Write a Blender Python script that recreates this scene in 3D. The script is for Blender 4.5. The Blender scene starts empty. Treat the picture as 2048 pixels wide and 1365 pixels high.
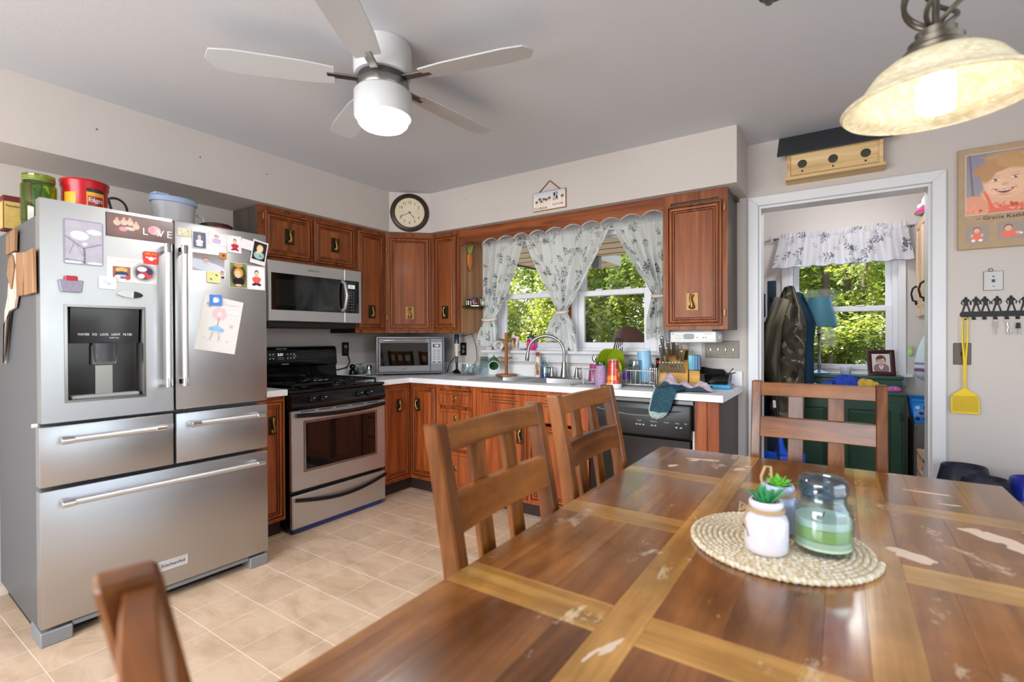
import bpy, bmesh, math, random
import numpy as np
from mathutils import Vector, Matrix
PI = math.pi
SC = bpy.context.scene
COL = SC.collection
random.seed(4)
RNG = np.random.default_rng(7)

def lin(c):
    if isinstance(c, str):
        c = c.lstrip('#'); c = c if len(c) == 6 else ''.join(k*2 for k in c); c = [int(c[i:i+2], 16)/255 for i in (0, 2, 4)]
    return tuple(x/12.92 if x <= .04045 else ((x+.055)/1.055)**2.4 for x in c[:3])

# ------------------------------------------------------------------ camera
cam_d = bpy.data.cameras.new('camera'); cam = bpy.data.objects.new('camera', cam_d); COL.objects.link(cam)
CAM = Vector((3.4838, -3.4305, 1.2277)); yaw, pit, rol = .5896, -.0063, -.0044
_f = Vector((-math.sin(yaw), math.cos(yaw), 0)); _r = Vector((math.cos(yaw), math.sin(yaw), 0)); _u = Vector((0, 0, 1))
_f2 = _f*math.cos(pit)+_u*math.sin(pit); _u2 = _u*math.cos(pit)-_f*math.sin(pit)
_r3 = _r*math.cos(rol)+_u2*math.sin(rol); _u3 = _u2*math.cos(rol)-_r*math.sin(rol)
cam.matrix_world = Matrix(((_r3.x, _u3.x, -_f2.x, CAM.x), (_r3.y, _u3.y, -_f2.y, CAM.y), (_r3.z, _u3.z, -_f2.z, CAM.z), (0, 0, 0, 1)))
cam_d.sensor_width = 36; cam_d.lens = 983.345/2048*36
cam_d.clip_start = .02; cam_d.clip_end = 200
cam_d.dof.use_dof = True; cam_d.dof.focus_distance = 4.0; cam_d.dof.aperture_fstop = 3.2
SC.camera = cam
# ------------------------------------------------------------------ view, world, lights
SC.view_settings.view_transform = 'Standard'; SC.view_settings.look = 'None'
SC.view_settings.gamma = 1; SC.view_settings.use_curve_mapping = False
SC.view_settings.exposure = 0.38
W = bpy.data.worlds.new('world'); SC.world = W; W.use_nodes = True
nt = W.node_tree; bg = nt.nodes['Background']
sky = nt.nodes.new('ShaderNodeTexSky'); sky.sky_type = 'NISHITA'; sky.sun_disc = False
sky.sun_elevation = math.radians(52); sky.sun_rotation = math.radians(280); sky.air_density = 1; sky.dust_density = 2
nt.links.new(sky.outputs[0], bg.inputs[0]); bg.inputs[1].default_value = .62
def light(name, kind, loc, energy, color=(1, 1, 1), target=None, **kw):
    d = bpy.data.lights.new(name, kind); d.energy = energy; d.color = color
    for k, v in kw.items(): setattr(d, k, v)
    o = bpy.data.objects.new(name, d); COL.objects.link(o); o.location = loc
    if target is not None: o.rotation_euler = (Vector(target)-Vector(loc)).to_track_quat('-Z', 'Y').to_euler()
    return o
light('sun', 'SUN', (0, 0, 8), 13.0, (1, .95, .86), (.62, .02, 7.2), angle=.01)
# daylight entering by the window and glass door of the dining side, behind the camera
light('window_daylight', 'AREA', (2.1, -5.45, 1.45), 126, (.95, .975, 1), (1.9, 0, 1.2), shape='RECTANGLE', size=2.6, size_y=1.5)
light('glass_door_daylight', 'AREA', (5.05, -2.45, 1.15), 19, (.93, .97, 1), (0, -2.2, 1.1), shape='RECTANGLE', size=2.0, size_y=1.9)

light('mudroom_fill_light', 'POINT', (3.5, .7, 2.3), 14, (.97, .98, 1), shadow_soft_size=.12)  # unseen point light added to brighten the mudroom, no fitting there

# ------------------------------------------------------------------ mesh builder
ORG = {}
class MB:
    def __init__(s): s.v = []; s.f = []; s.c = []; s.M = Matrix.Identity(4); s.col = (1, 1, 1)
    def frame(s, O, U, V, N):
        O, U, V, N = map(Vector, (O, U, V, N))
        s.M = Matrix(((U.x, V.x, N.x, O.x), (U.y, V.y, N.y, O.y), (U.z, V.z, N.z, O.z), (0, 0, 0, 1))); return s
    def mat(s, M): s.M = M; return s
    def add(s, pts, faces, cols=None):
        b = len(s.v); M = s.M
        for p in pts: s.v.append(M @ Vector(p))
        if cols is None: s.c.extend([s.col]*len(pts))
        else: s.c.extend(cols)
        s.f.extend([tuple(b+i for i in f) for f in faces]); return s
    def box(s, x0, y0, z0, x1, y1, z1):
        x0, x1 = sorted((x0, x1)); y0, y1 = sorted((y0, y1)); z0, z1 = sorted((z0, z1))
        return s.add([(x0, y0, z0), (x1, y0, z0), (x1, y1, z0), (x0, y1, z0), (x0, y0, z1), (x1, y0, z1), (x1, y1, z1), (x0, y1, z1)],
                     [(0, 3, 2, 1), (4, 5, 6, 7), (0, 1, 5, 4), (1, 2, 6, 5), (2, 3, 7, 6), (3, 0, 4, 7)])
    def bar(s, p0, p1, w, d, up=(0, 0, 1), w1=None, d1=None):
        p0, p1 = Vector(p0), Vector(p1); t = (p1-p0).normalized(); up = Vector(up)
        a = t.cross(up)
        if a.length < 1e-4: a = t.cross(Vector((1, 0, 0)))
        a.normalize(); b = a.cross(t).normalized()
        w1 = w if w1 is None else w1; d1 = d if d1 is None else d1
        P = []
        for p, ww, dd in ((p0, w, d), (p1, w1, d1)):
            for i, j in ((-1, -1), (1, -1), (1, 1), (-1, 1)): P.append(p+a*ww/2*i+b*dd/2*j)
        return s.add(P, [(3, 2, 1, 0), (4, 5, 6, 7), (0, 1, 5, 4), (1, 2, 6, 5), (2, 3, 7, 6), (3, 0, 4, 7)])
    def tube(s, pts, r, n=10, closed=False, caps=True):
        pts = [Vector(p) for p in pts]; m = len(pts); rs = r if isinstance(r, (list, tuple)) else [r]*m
        P = []; prev = None
        for i, p in enumerate(pts):
            if closed: t = (pts[(i+1) % m]-pts[i-1])
            else: t = pts[min(i+1, m-1)]-pts[max(i-1, 0)]
            t.normalize()
            if prev is None:
                a = t.cross(Vector((0, 0, 1)))
                if a.length < .05: a = t.cross(Vector((1, 0, 0)))
            else: a = prev-t*prev.dot(t)
            a.normalize(); prev = a; b = t.cross(a)
            for k in range(n):
                q = 2*PI*k/n; P.append(p+(a*math.cos(q)+b*math.sin(q))*rs[i])
        F = []
        for i in range(m if closed else m-1):
            j = (i+1) % m
            for k in range(n):
                l = (k+1) % n; F.append((i*n+k, i*n+l, j*n+l, j*n+k))
        if caps and not closed: F.append(tuple(range(n-1, -1, -1))); F.append(tuple((m-1)*n+k for k in range(n)))
        return s.add(P, F)
    def cyl(s, p0, p1, r0, r1=None, n=20): return s.tube([p0, p1], [r0, r0 if r1 is None else r1], n)
    def lathe(s, prof, c=(0, 0, 0), n=32, sx=1, sy=1, A=None):
        c = Vector(c); P = []; F = []; m = len(prof)
        for r, z in prof:
            for k in range(n):
                q = 2*PI*k/n; p = Vector((r*math.cos(q)*sx, r*math.sin(q)*sy, z))
                if A is not None: p = A @ p
                P.append(c+p)
        for i in range(m-1):
            for k in range(n):
                l = (k+1) % n; F.append((i*n+k, i*n+l, (i+1)*n+l, (i+1)*n+k))
        a0, a1 = prof[0][0] > .0025, prof[-1][0] > .0025
        if prof[0][0] > 1e-5 and not (a0 and a1): F.append(tuple(range(n-1, -1, -1)))
        if prof[-1][0] > 1e-5 and not (a0 and a1) and not (a1 and m < 3): F.append(tuple((m-1)*n+k for k in range(n)))
        return s.add(P, F)
    def ell(s, c, r, n=16, m=10, A=None):
        if not isinstance(r, (list, tuple)): r = (r, r, r)
        pr = [(max(math.sin(PI*i/m), 1e-6), -math.cos(PI*i/m)*r[2]/1) for i in range(m+1)]
        return s.lathe([(a, z) for a, z in pr], c, n, r[0], r[1], A)
    def prism(s, poly, d0, d1):          # polygon in the frame's u,v extruded along n
        n = len(poly); P = [(x, y, d0) for x, y in poly]+[(x, y, d1) for x, y in poly]
        return s.add(P, [tuple(range(n-1, -1, -1)), tuple(range(n, 2*n))]+[(i, (i+1) % n, n+(i+1) % n, n+i) for i in range(n)])
    def grid(s, X, cols=None):           # X: (a,b,3) array
        a, b = X.shape[:2]; P = X.reshape(-1, 3)
        F = [(i*b+j, i*b+j+1, (i+1)*b+j+1, (i+1)*b+j) for i in range(a-1) for j in range(b-1)]
        return s.add([tuple(p) for p in P], F, None if cols is None else [tuple(c) for c in cols.reshape(-1, 3)])
    def rings(s, w, h, prof, close=True):   # nested rectangles: prof = [(inset, height)], in frame u,v,n
        P = []; F = []
        for ins, z in prof: P += [(ins, ins, z), (w-ins, ins, z), (w-ins, h-ins, z), (ins, h-ins, z)]
        for i in range(len(prof)-1):
            for k in range(4):
                l = (k+1) % 4; F.append((i*4+k, i*4+l, i*4+4+l, i*4+4+k))
        if close: m = (len(prof)-1)*4; F.append((m, m+1, m+2, m+3))
        return s.add(P, F)
    def text(s, txt, size, depth=.0006, off=(0, 0, 0), align='CENTER', spacing=1.0, wid=None):
        cu = bpy.data.curves.new('t', 'FONT'); cu.body = txt; cu.size = size; cu.align_x = align; cu.align_y = 'CENTER'
        cu.extrude = depth/2; cu.space_character = spacing; cu.resolution_u = 2
        ob = bpy.data.objects.new('t', cu); me = bpy.data.meshes.new_from_object(ob)
        xs = [v.co.x for v in me.vertices] or [0]; k = 1
        if wid: k = wid/max(max(xs)-min(xs), 1e-6)
        s.add([(v.co.x*k+off[0], v.co.y+off[1], v.co.z+depth/2+off[2]) for v in me.vertices], [tuple(p.vertices) for p in me.polygons])
        bpy.data.objects.remove(ob); bpy.data.curves.remove(cu); bpy.data.meshes.remove(me); return s
    def build(s, name, mat, parent=None, bevel=0, smooth=None, label=None, seg=1, solid=0, kind=None):
        V = np.array([tuple(p) for p in s.v]); lo, hi = V.min(0), V.max(0); c = Vector(((lo+hi)/2).tolist())
        me = bpy.data.meshes.new(name); me.from_pydata([tuple(p-c) for p in s.v], [], s.f)
        if any(q != (1, 1, 1) for q in s.c):
            at = me.color_attributes.new('Col', 'FLOAT_COLOR', 'POINT')
            at.data.foreach_set('color', np.c_[np.array(s.c, dtype=np.float32), np.ones(len(s.c), np.float32)].ravel())
        bm = bmesh.new(); bm.from_mesh(me)
        bmesh.ops.recalc_face_normals(bm, faces=bm.faces)
        if bevel:
            es = [e for e in bm.edges if len(e.link_faces) == 2 and e.calc_face_angle(0) > .6]
            bmesh.ops.bevel(bm, geom=es, offset=bevel, segments=seg, affect='EDGES', clamp_overlap=True, profile=.5)
        bm.to_mesh(me); bm.free()
        if smooth is None: smooth = .55 if bevel else .85
        for p in me.polygons: p.use_smooth = True
        me.set_sharp_from_angle(angle=smooth)
        if mat is not None:
            for m_ in (mat if isinstance(mat, (list, tuple)) else [mat]): me.materials.append(m_)
        o = bpy.data.objects.new(name, me); COL.objects.link(o)
        if parent is not None: o.parent = parent; o.location = c-ORG[parent]
        else: o.location = c
        ORG[o] = c
        if solid:
            md = o.modifiers.new('solid', 'SOLIDIFY'); md.thickness = solid; md.offset = 0
        if label: o['label'] = label
        if kind: o['kind'] = kind
        return o
def thing(name, label, cat, loc=(0, 0, 0), rotz=0, group=None, local=False, kind=None):
    o = bpy.data.objects.new(name, None); COL.objects.link(o); o.empty_display_size = .05
    o.location = loc; o.rotation_euler = (0, 0, rotz); tag(o, label, cat, group, kind)
    ORG[o] = Vector((0, 0, 0)) if local else Vector(loc)
    return o
def tag(o, label, cat, group=None, kind=None):
    o['label'] = label
    if cat: o['category'] = cat
    if group: o['group'] = group
    if kind: o['kind'] = kind
    return o
def dup(o, loc=None, rotz=None, label=None, group=None, parent=None):
    c = o.copy(); COL.objects.link(c)
    if parent is not None: c.parent = parent
    if loc is not None: c.location = loc
    if rotz is not None: c.rotation_euler = (0, 0, rotz)
    if label: c['label'] = label
    if group: c['group'] = group
    for ch in list(o.children): dup(ch, parent=c)
    return c
def rot(axis, deg): return Matrix.Rotation(math.radians(deg), 4, axis)
def tr(x, y, z): return Matrix.Translation((x, y, z))
LW = lambda x, y, z: ((x, y, z), (0, 1, 0), (0, 0, 1), (1, 0, 0))      # frame on the left wall
BW = lambda x, y, z: ((x, y, z), (1, 0, 0), (0, 0, 1), (0, -1, 0))     # frame on the window wall
def struct(o, label=None):
    o['kind'] = 'structure'
    if label: o['label'] = label
    return o
# painter for flat prints: colours per vertex of a fine grid
class Paint:
    def __init__(s, w, h, step, base):
        s.w, s.h = w, h; s.nx = max(2, int(w/step)+1); s.ny = max(2, int(h/step)+1)
        s.u, s.v = np.meshgrid(np.linspace(0, w, s.nx), np.linspace(0, h, s.ny)); s.c = np.ones((s.ny, s.nx, 3))*np.array(lin(base))
    def put(s, a, col): s.c += a[..., None]*(np.array(lin(col))-s.c); return s
    def e(s, cx, cy, rx, ry, col, ang=0, soft=.15, op=1):      # fractions of w,h
        x = s.u-cx*s.w; y = s.v-cy*s.h; a = math.radians(ang)
        X = (x*math.cos(a)+y*math.sin(a))/(rx*s.w); Y = (-x*math.sin(a)+y*math.cos(a))/(ry*s.h)
        d = np.sqrt(X*X+Y*Y); return s.put(np.clip((1-d)/soft+.5, 0, 1)*op, col)
    def r(s, x0, y0, x1, y1, col, op=1):
        x = s.u/s.w; y = s.v/s.h; return s.put(((x >= x0) & (x <= x1) & (y >= y0) & (y <= y1))*op*1.0, col)
    def line(s, x0, y0, x1, y1, wd, col, op=1):
        ax, ay, bx, by = x0*s.w, y0*s.h, x1*s.w, y1*s.h; dx, dy = bx-ax, by-ay; L = dx*dx+dy*dy+1e-12
        t = np.clip(((s.u-ax)*dx+(s.v-ay)*dy)/L, 0, 1); d = np.hypot(s.u-ax-t*dx, s.v-ay-t*dy)
        return s.put(np.clip((wd-d)/(wd*.5)+.5, 0, 1)*op, col)
    def grad(s, c0, c1):
        t = (s.v/s.h)[..., None]; s.c = np.array(lin(c0))*(1-t)+np.array(lin(c1))*t; return s
    def noise(s, amp, k=6):
        n = np.zeros_like(s.u)
        for _ in range(10):
            a, b, p = RNG.normal(0, k, 3); n += np.sin(a*s.u/s.w*6.28/2+b*s.v/s.h*6.28/2+p*7)
        s.c *= (1+amp*n[..., None]/3); return s
    def to(s, mb, n=0.0005, ox=0, oy=0):
        X = np.stack([s.u+ox, s.v+oy, np.full_like(s.u, n)], -1); return mb.grid(X, np.clip(s.c, 0, 1))
def sprigs(P, density, scale, cols, seed):
    """printed flower sprigs on cloth"""
    g = np.random.default_rng(seed); N = int(P.w*P.h*density)
    for _ in range(N):
        cx, cy = g.uniform(0, P.w), g.uniform(0, P.h); a = g.uniform(0, 6.28); col = cols[g.integers(len(cols))]; sc = scale*g.uniform(.7, 1.2)
        m = (np.abs(P.u-cx) < sc*1.3) & (np.abs(P.v-cy) < sc*1.3)
        if not m.any(): continue
        x = (P.u[m]-cx)/sc; y = (P.v[m]-cy)/sc; X = x*math.cos(a)+y*math.sin(a); Y = -x*math.sin(a)+y*math.cos(a)
        A = np.zeros_like(X)
        A = np.maximum(A, (np.hypot(X, Y-.65) < .26)*.75)
        A = np.maximum(A, ((np.abs(X-.06*np.sin(4*Y)) < .045) & (Y < .5) & (Y > -.9))*.7)
        for k in range(5):
            yy = -.75+.27*k; sd = 1 if k % 2 else -1
            lx, ly = X-sd*.3, Y-yy-.14; ca, sa = math.cos(sd*.7), math.sin(sd*.7)
            A = np.maximum(A, (((lx*ca-ly*sa)/.27)**2+((lx*sa+ly*ca)/.1)**2 < 1)*.8)
        c = np.array(lin(col)); P.c[m] += A[:, None]*(c-P.c[m])
    return P
# ------------------------------------------------------------------ materials
MATS = {}
def nmat(name):
    m = bpy.data.materials.new(name); m.use_nodes = True; return m, m.node_tree, m.node_tree.nodes['Principled BSDF']
def mat(name, col, rough=.5, metal=0, spec=.5, noise=0, nscale=40, bump=0, bscale=200, emit=0, trans=0, ior=1.45, coat=0, alpha=1, sub=0, aniso=0):
    if name in MATS: return MATS[name]
    m, t, p = nmat(name); L = t.links.new
    p.inputs['Base Color'].default_value = (*lin(col), 1); p.inputs['Roughness'].default_value = rough; p.inputs['Metallic'].default_value = metal
    p.inputs['Specular IOR Level'].default_value = spec; p.inputs['Transmission Weight'].default_value = trans; p.inputs['IOR'].default_value = ior
    p.inputs['Coat Weight'].default_value = coat; p.inputs['Alpha'].default_value = alpha
    if sub: p.inputs['Subsurface Weight'].default_value = sub; p.inputs['Subsurface Radius'].default_value = (.02, .02, .02)
    if emit: p.inputs['Emission Color'].default_value = (*lin(col), 1); p.inputs['Emission Strength'].default_value = emit
    tc = t.nodes.new('ShaderNodeTexCoord')
    if noise:
        n = t.nodes.new('ShaderNodeTexNoise'); n.inputs['Scale'].default_value = nscale; n.inputs['Detail'].default_value = 5
        L(tc.outputs['Object'], n.inputs['Vector'])
        mx = t.nodes.new('ShaderNodeMix'); mx.data_type = 'RGBA'
        mx.inputs[6].default_value = (*[c*(1-noise) for c in lin(col)], 1); mx.inputs[7].default_value = (*[min(1, c*(1+noise)) for c in lin(col)], 1)
        L(n.outputs[0], mx.inputs[0]); L(mx.outputs[2], p.inputs['Base Color'])
    if bump:
        n = t.nodes.new('ShaderNodeTexNoise'); n.inputs['Scale'].default_value = bscale; n.inputs['Detail'].default_value = 3
        L(tc.outputs['Object'], n.inputs['Vector'])
        b = t.nodes.new('ShaderNodeBump'); b.inputs['Strength'].default_value = bump; b.inputs['Distance'].default_value = .01
        L(n.outputs[0], b.inputs['Height']); L(b.outputs[0], p.inputs['Normal'])
    MATS[name] = m; return m
def ramp(t, fac, stops):
    r = t.nodes.new('ShaderNodeValToRGB'); e = r.color_ramp.elements
    while len(e) < len(stops): e.new(.5)
    for k, (pos, c) in enumerate(stops): e[k].position = pos; e[k].color = (*lin(c), 1)
    t.links.new(fac, r.inputs[0]); return r
def wood(name, dark, mid, lite, axis='z', scale=1, rough=.35, coat=.2, var=.25, wear=None, wearamt=.62):
    m, t, p = nmat(name); p.inputs['Specular IOR Level'].default_value = (.3 if 'chair' in name else .5) if wear else .3; L = t.links.new
    tc = t.nodes.new('ShaderNodeTexCoord'); oi = t.nodes.new('ShaderNodeObjectInfo')
    ad = t.nodes.new('ShaderNodeVectorMath'); ad.operation = 'ADD'
    mu = t.nodes.new('ShaderNodeMath'); mu.operation = 'MULTIPLY'; mu.inputs[1].default_value = 13.7; L(oi.outputs['Random'], mu.inputs[0])
    L(tc.outputs['Object'], ad.inputs[0]); L(mu.outputs[0], ad.inputs[1])
    mp = t.nodes.new('ShaderNodeMapping'); s = [15*scale]*3; s['xyz'.index(axis)] = 1.1*scale; mp.inputs['Scale'].default_value = s
    L(ad.outputs[0], mp.inputs[0])
    n = t.nodes.new('ShaderNodeTexNoise'); n.inputs['Scale'].default_value = 1; n.inputs['Detail'].default_value = 7; n.inputs['Roughness'].default_value = .62; n.inputs['Distortion'].default_value = 1.1
    L(mp.outputs[0], n.inputs['Vector'])
    r = ramp(t, n.outputs[0], [(.28, dark), (.47, mid), (.62, lite), (.8, mid)])
    mp2 = t.nodes.new('ShaderNodeMapping'); s2 = [120*scale]*3; s2['xyz'.index(axis)] = 4*scale; mp2.inputs['Scale'].default_value = s2; L(ad.outputs[0], mp2.inputs[0])
    n2 = t.nodes.new('ShaderNodeTexNoise'); n2.inputs['Scale'].default_value = 1; n2.inputs['Detail'].default_value = 4; L(mp2.outputs[0], n2.inputs['Vector'])
    hv = t.nodes.new('ShaderNodeHueSaturation'); L(r.outputs[0], hv.inputs['Color'])
    mr = t.nodes.new('ShaderNodeMapRange'); mr.inputs[3].default_value = 1-var; mr.inputs[4].default_value = 1+var; L(oi.outputs['Random'], mr.inputs[0])
    m2 = t.nodes.new('ShaderNodeMapRange'); m2.inputs[1].default_value = .35; m2.inputs[2].default_value = .65; m2.inputs[3].default_value = .86; m2.inputs[4].default_value = 1.08; L(n2.outputs[0], m2.inputs[0])
    mm = t.nodes.new('ShaderNodeMath'); mm.operation = 'MULTIPLY'; L(mr.outputs[0], mm.inputs[0]); L(m2.outputs[0], mm.inputs[1]); L(mm.outputs[0], hv.inputs['Value'])
    out = hv.outputs[0]; p.inputs['Roughness'].default_value = rough
    if wear:
        bl = t.nodes.new('ShaderNodeTexNoise'); bl.inputs['Scale'].default_value = 4.5; bl.inputs['Detail'].default_value = 6; bl.inputs['Roughness'].default_value = .6; gb = t.nodes.new('ShaderNodeNewGeometry'); L(gb.outputs['Position'], bl.inputs['Vector'])
        br = t.nodes.new('ShaderNodeMapRange'); br.inputs[1].default_value = .35; br.inputs[2].default_value = .7; br.inputs[3].default_value = .72; br.inputs[4].default_value = 1.3; L(bl.outputs[0], br.inputs[0])
        h2 = t.nodes.new('ShaderNodeHueSaturation'); L(out, h2.inputs['Color']); L(br.outputs[0], h2.inputs['Value']); out = h2.outputs[0]
        w = t.nodes.new('ShaderNodeTexNoise'); w.inputs['Scale'].default_value = 5; w.inputs['Detail'].default_value = 9; w.inputs['Roughness'].default_value = .72; w.inputs['Distortion'].default_value = .4
        gp = t.nodes.new('ShaderNodeNewGeometry'); mw = t.nodes.new('ShaderNodeMapping'); mw.inputs['Scale'].default_value = (1.5, .8, 1); L(gp.outputs['Position'], mw.inputs[0]); L(mw.outputs[0], w.inputs['Vector'])
        wr = t.nodes.new('ShaderNodeMapRange'); wr.inputs[1].default_value = wearamt; wr.inputs[2].default_value = wearamt+.07; wr.inputs[4].default_value = .75; L(w.outputs[0], wr.inputs[0])
        mx = t.nodes.new('ShaderNodeMix'); mx.data_type = 'RGBA'; L(wr.outputs[0], mx.inputs[0]); L(out, mx.inputs[6]); mx.inputs[7].default_value = (*lin(wear), 1); out = mx.outputs[2]
        rr = t.nodes.new('ShaderNodeMapRange'); rr.inputs[3].default_value = rough; rr.inputs[4].default_value = .6; L(wr.outputs[0], rr.inputs[0]); L(rr.outputs[0], p.inputs['Roughness'])
    L(out, p.inputs['Base Color'])
    p.inputs['Coat Weight'].default_value = coat; p.inputs['Coat Roughness'].default_value = .15
    b = t.nodes.new('ShaderNodeBump'); b.inputs['Strength'].default_value = .12; b.inputs['Distance'].default_value = .004; L(n2.outputs[0], b.inputs['Height']); L(b.outputs[0], p.inputs['Normal'])
    MATS[name] = m; return m
def painted(name, rough=.5, transl=0, gloss=.5, coat=0):
    m, t, p = nmat(name); L = t.links.new
    a = t.nodes.new('ShaderNodeVertexColor'); a.layer_name = 'Col'; L(a.outputs[0], p.inputs['Base Color']); p.inputs['Roughness'].default_value = rough
    p.inputs['Specular IOR Level'].default_value = gloss; p.inputs['Coat Weight'].default_value = coat
    if transl:
        tr_ = t.nodes.new('ShaderNodeBsdfTranslucent'); L(a.outputs[0], tr_.inputs[0]); mx = t.nodes.new('ShaderNodeMixShader'); mx.inputs[0].default_value = transl
        L(p.outputs[0], mx.inputs[1]); L(tr_.outputs[0], mx.inputs[2]); L(mx.outputs[0], t.nodes['Material Output'].inputs[0])
    MATS[name] = m; return m
def clear(name, col='#ffffff', fac=.08, tint=1, rough=.02):
    """thin clear sheet: mostly see-through with a fresnel sheen"""
    m, t, p = nmat(name); L = t.links.new
    a = t.nodes.new('ShaderNodeBsdfTransparent'); a.inputs[0].default_value = (*lin(col), 1)
    g = t.nodes.new('ShaderNodeBsdfGlossy'); g.inputs['Roughness'].default_value = rough
    f = t.nodes.new('ShaderNodeLayerWeight'); f.inputs[0].default_value = .5
    pw = t.nodes.new('ShaderNodeMath'); pw.operation = 'POWER'; pw.inputs[1].default_value = 4; L(f.outputs['Facing'], pw.inputs[0])
    ad = t.nodes.new('ShaderNodeMath'); ad.operation = 'MULTIPLY_ADD'; ad.inputs[1].default_value = .55; ad.inputs[2].default_value = fac*.6; L(pw.outputs[0], ad.inputs[0])
    mx = t.nodes.new('ShaderNodeMixShader'); L(ad.outputs[0], mx.inputs[0]); L(a.outputs[0], mx.inputs[1]); L(g.outputs[0], mx.inputs[2]); L(mx.outputs[0], t.nodes['Material Output'].inputs[0])
    MATS[name] = m; return m
def steel(name, col='#c9c9c9', rough=.3, axis='z'):
    m, t, p = nmat(name); L = t.links.new
    tc = t.nodes.new('ShaderNodeTexCoord'); mp = t.nodes.new('ShaderNodeMapping'); s = [400]*3; s['xyz'.index(axis)] = 6; mp.inputs['Scale'].default_value = s; L(tc.outputs['Object'], mp.inputs[0])
    n = t.nodes.new('ShaderNodeTexNoise'); n.inputs['Scale'].default_value = 1; n.inputs['Detail'].default_value = 3; L(mp.outputs[0], n.inputs['Vector'])
    n2 = t.nodes.new('ShaderNodeTexNoise'); n2.inputs['Scale'].default_value = 5; n2.inputs['Detail'].default_value = 5; L(tc.outputs['Object'], n2.inputs['Vector'])
    p.inputs['Metallic'].default_value = 1; p.inputs['Base Color'].default_value = (*lin(col), 1)
    ad = t.nodes.new('ShaderNodeMath'); ad.operation = 'ADD'; L(n.outputs[0], ad.inputs[0]); L(n2.outputs[0], ad.inputs[1])
    mr = t.nodes.new('ShaderNodeMapRange'); mr.inputs[2].default_value = 2; mr.inputs[3].default_value = rough-.1; mr.inputs[4].default_value = rough+.14; L(ad.outputs[0], mr.inputs[0]); L(mr.outputs[0], p.inputs['Roughness'])
    b = t.nodes.new('ShaderNodeBump'); b.inputs['Strength'].default_value = .03; b.inputs['Distance'].default_value = .002; L(n.outputs[0], b.inputs['Height']); L(b.outputs[0], p.inputs['Normal'])
    MATS[name] = m; return m
M_wall = mat('wall_paint', '#c3bbb5', .75, noise=.02, nscale=2, bump=.04, bscale=300)
M_ceil = mat('ceiling_paint', '#c6c9ce', .8, noise=.02, nscale=1.5, bump=.05, bscale=160)
M_trimw = mat('white_trim_paint', '#d6d7da', .35, noise=.02, nscale=8)
M_vinyl = mat('white_vinyl', '#dadbe0', .3)
M_tile = None
m, t, p = nmat('floor_tile'); L = t.links.new
gp = t.nodes.new('ShaderNodeNewGeometry'); oi = t.nodes.new('ShaderNodeObjectInfo')
n = t.nodes.new('ShaderNodeTexNoise'); n.inputs['Scale'].default_value = 5; n.inputs['Detail'].default_value = 8; n.inputs['Roughness'].default_value = .65; n.inputs['Distortion'].default_value = .8
mpt = t.nodes.new('ShaderNodeMapping'); mpt.inputs['Scale'].default_value = (.8, 1.6, 1); mpt.inputs['Rotation'].default_value = (0, 0, .5); L(gp.outputs['Position'], mpt.inputs[0]); L(mpt.outputs[0], n.inputs['Vector'])
r = ramp(t, n.outputs[0], [(.3, '#b59a7d'), (.45, '#c8ab8f'), (.58, '#d3b89d'), (.72, '#c9ab8a')])
hv = t.nodes.new('ShaderNodeHueSaturation'); L(r.outputs[0], hv.inputs['Color']); mr = t.nodes.new('ShaderNodeMapRange'); mr.inputs[3].default_value = .93; mr.inputs[4].default_value = 1.05; L(oi.outputs['Random'], mr.inputs[0]); L(mr.outputs[0], hv.inputs['Value'])
L(hv.outputs[0], p.inputs['Base Color']); p.inputs['Roughness'].default_value = .32; p.inputs['Specular IOR Level'].default_value = .4
M_tile = m
M_grout = mat('tile_joint', '#e8d8c4', .5)
M_oak = wood('oak_stained', '#4f250d', '#814420', '#97562c', 'z', 1, .48, .04, .06)
M_oakh = wood('oak_stained_across', '#4f250d', '#80431e', '#935128', 'x', 1, .48, .04, .06)
M_oakp = wood('oak_panel', '#5d2f14', '#854722', '#95552c', 'z', .6, .48, .04, .07)
M_oakd = wood('oak_dark_molding', '#2e1208', '#5b2a13', '#7c4020', 'z', 1.3, .35, .25, .06)
M_oakb = wood('oak_base_red', '#54220b', '#8e441c', '#a65627', 'z', 1, .4, .1, .08)
M_sidew = wood('cabinet_side_pale', '#8a6244', '#a67c58', '#b58c68', 'z', .6, .5, .05, .03)
M_sidedk = wood('cabinet_side_grey', '#423a35', '#524842', '#5c524b', 'z', .8, .5, .05, .03)
M_kick = mat('toe_kick', '#33211a', .6)
M_brass = mat('aged_brass', '#8a6a35', .35, .9, noise=.4, nscale=60)
M_plate = mat('dark_bronze_plate', '#3d3426', .45, .7, noise=.3, nscale=50)
M_plateb = mat('worn_brass_plate', '#8c6c42', .45, .6, noise=.3, nscale=50)
M_lam = mat('white_laminate', '#e6e6e8', .3, noise=.02, nscale=20)
M_steel = steel('brushed_steel', '#b9b9ba', .35)
M_steelh = steel('brushed_steel_across', '#d2d2d2', .44, 'y')
M_steeld = steel('dark_steel', '#77777a', .4, 'y')
M_nickel = mat('brushed_nickel', '#96938e', .3, 1)
M_chrome = mat('chrome', '#d5d5d8', .08, 1)
M_fridge_side = mat('fridge_grey_side', '#58595b', .45, .1, bump=.05, bscale=500)
M_black = mat('gloss_black', '#0b0b0c', .14)
M_blackm = mat('matt_black', '#131313', .5)
M_iron = mat('cast_iron', '#17171a', .55, .3)
M_dglass = mat('dark_glass', '#0a0b0c', .05, spec=.8)
M_glassdoor = mat('microwave_glass', '#1c1d1e', .06, spec=.9)
M_white = mat('white_plastic', '#dcdcda', .35)
M_ceramic = mat('white_ceramic', '#e9e6e6', .18, coat=.4)
M_greyp = mat('grey_plastic', '#8f9092', .4)
M_print = painted('printed_paper', .4)
M_glossprint = painted('photo_print', .25)
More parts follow.
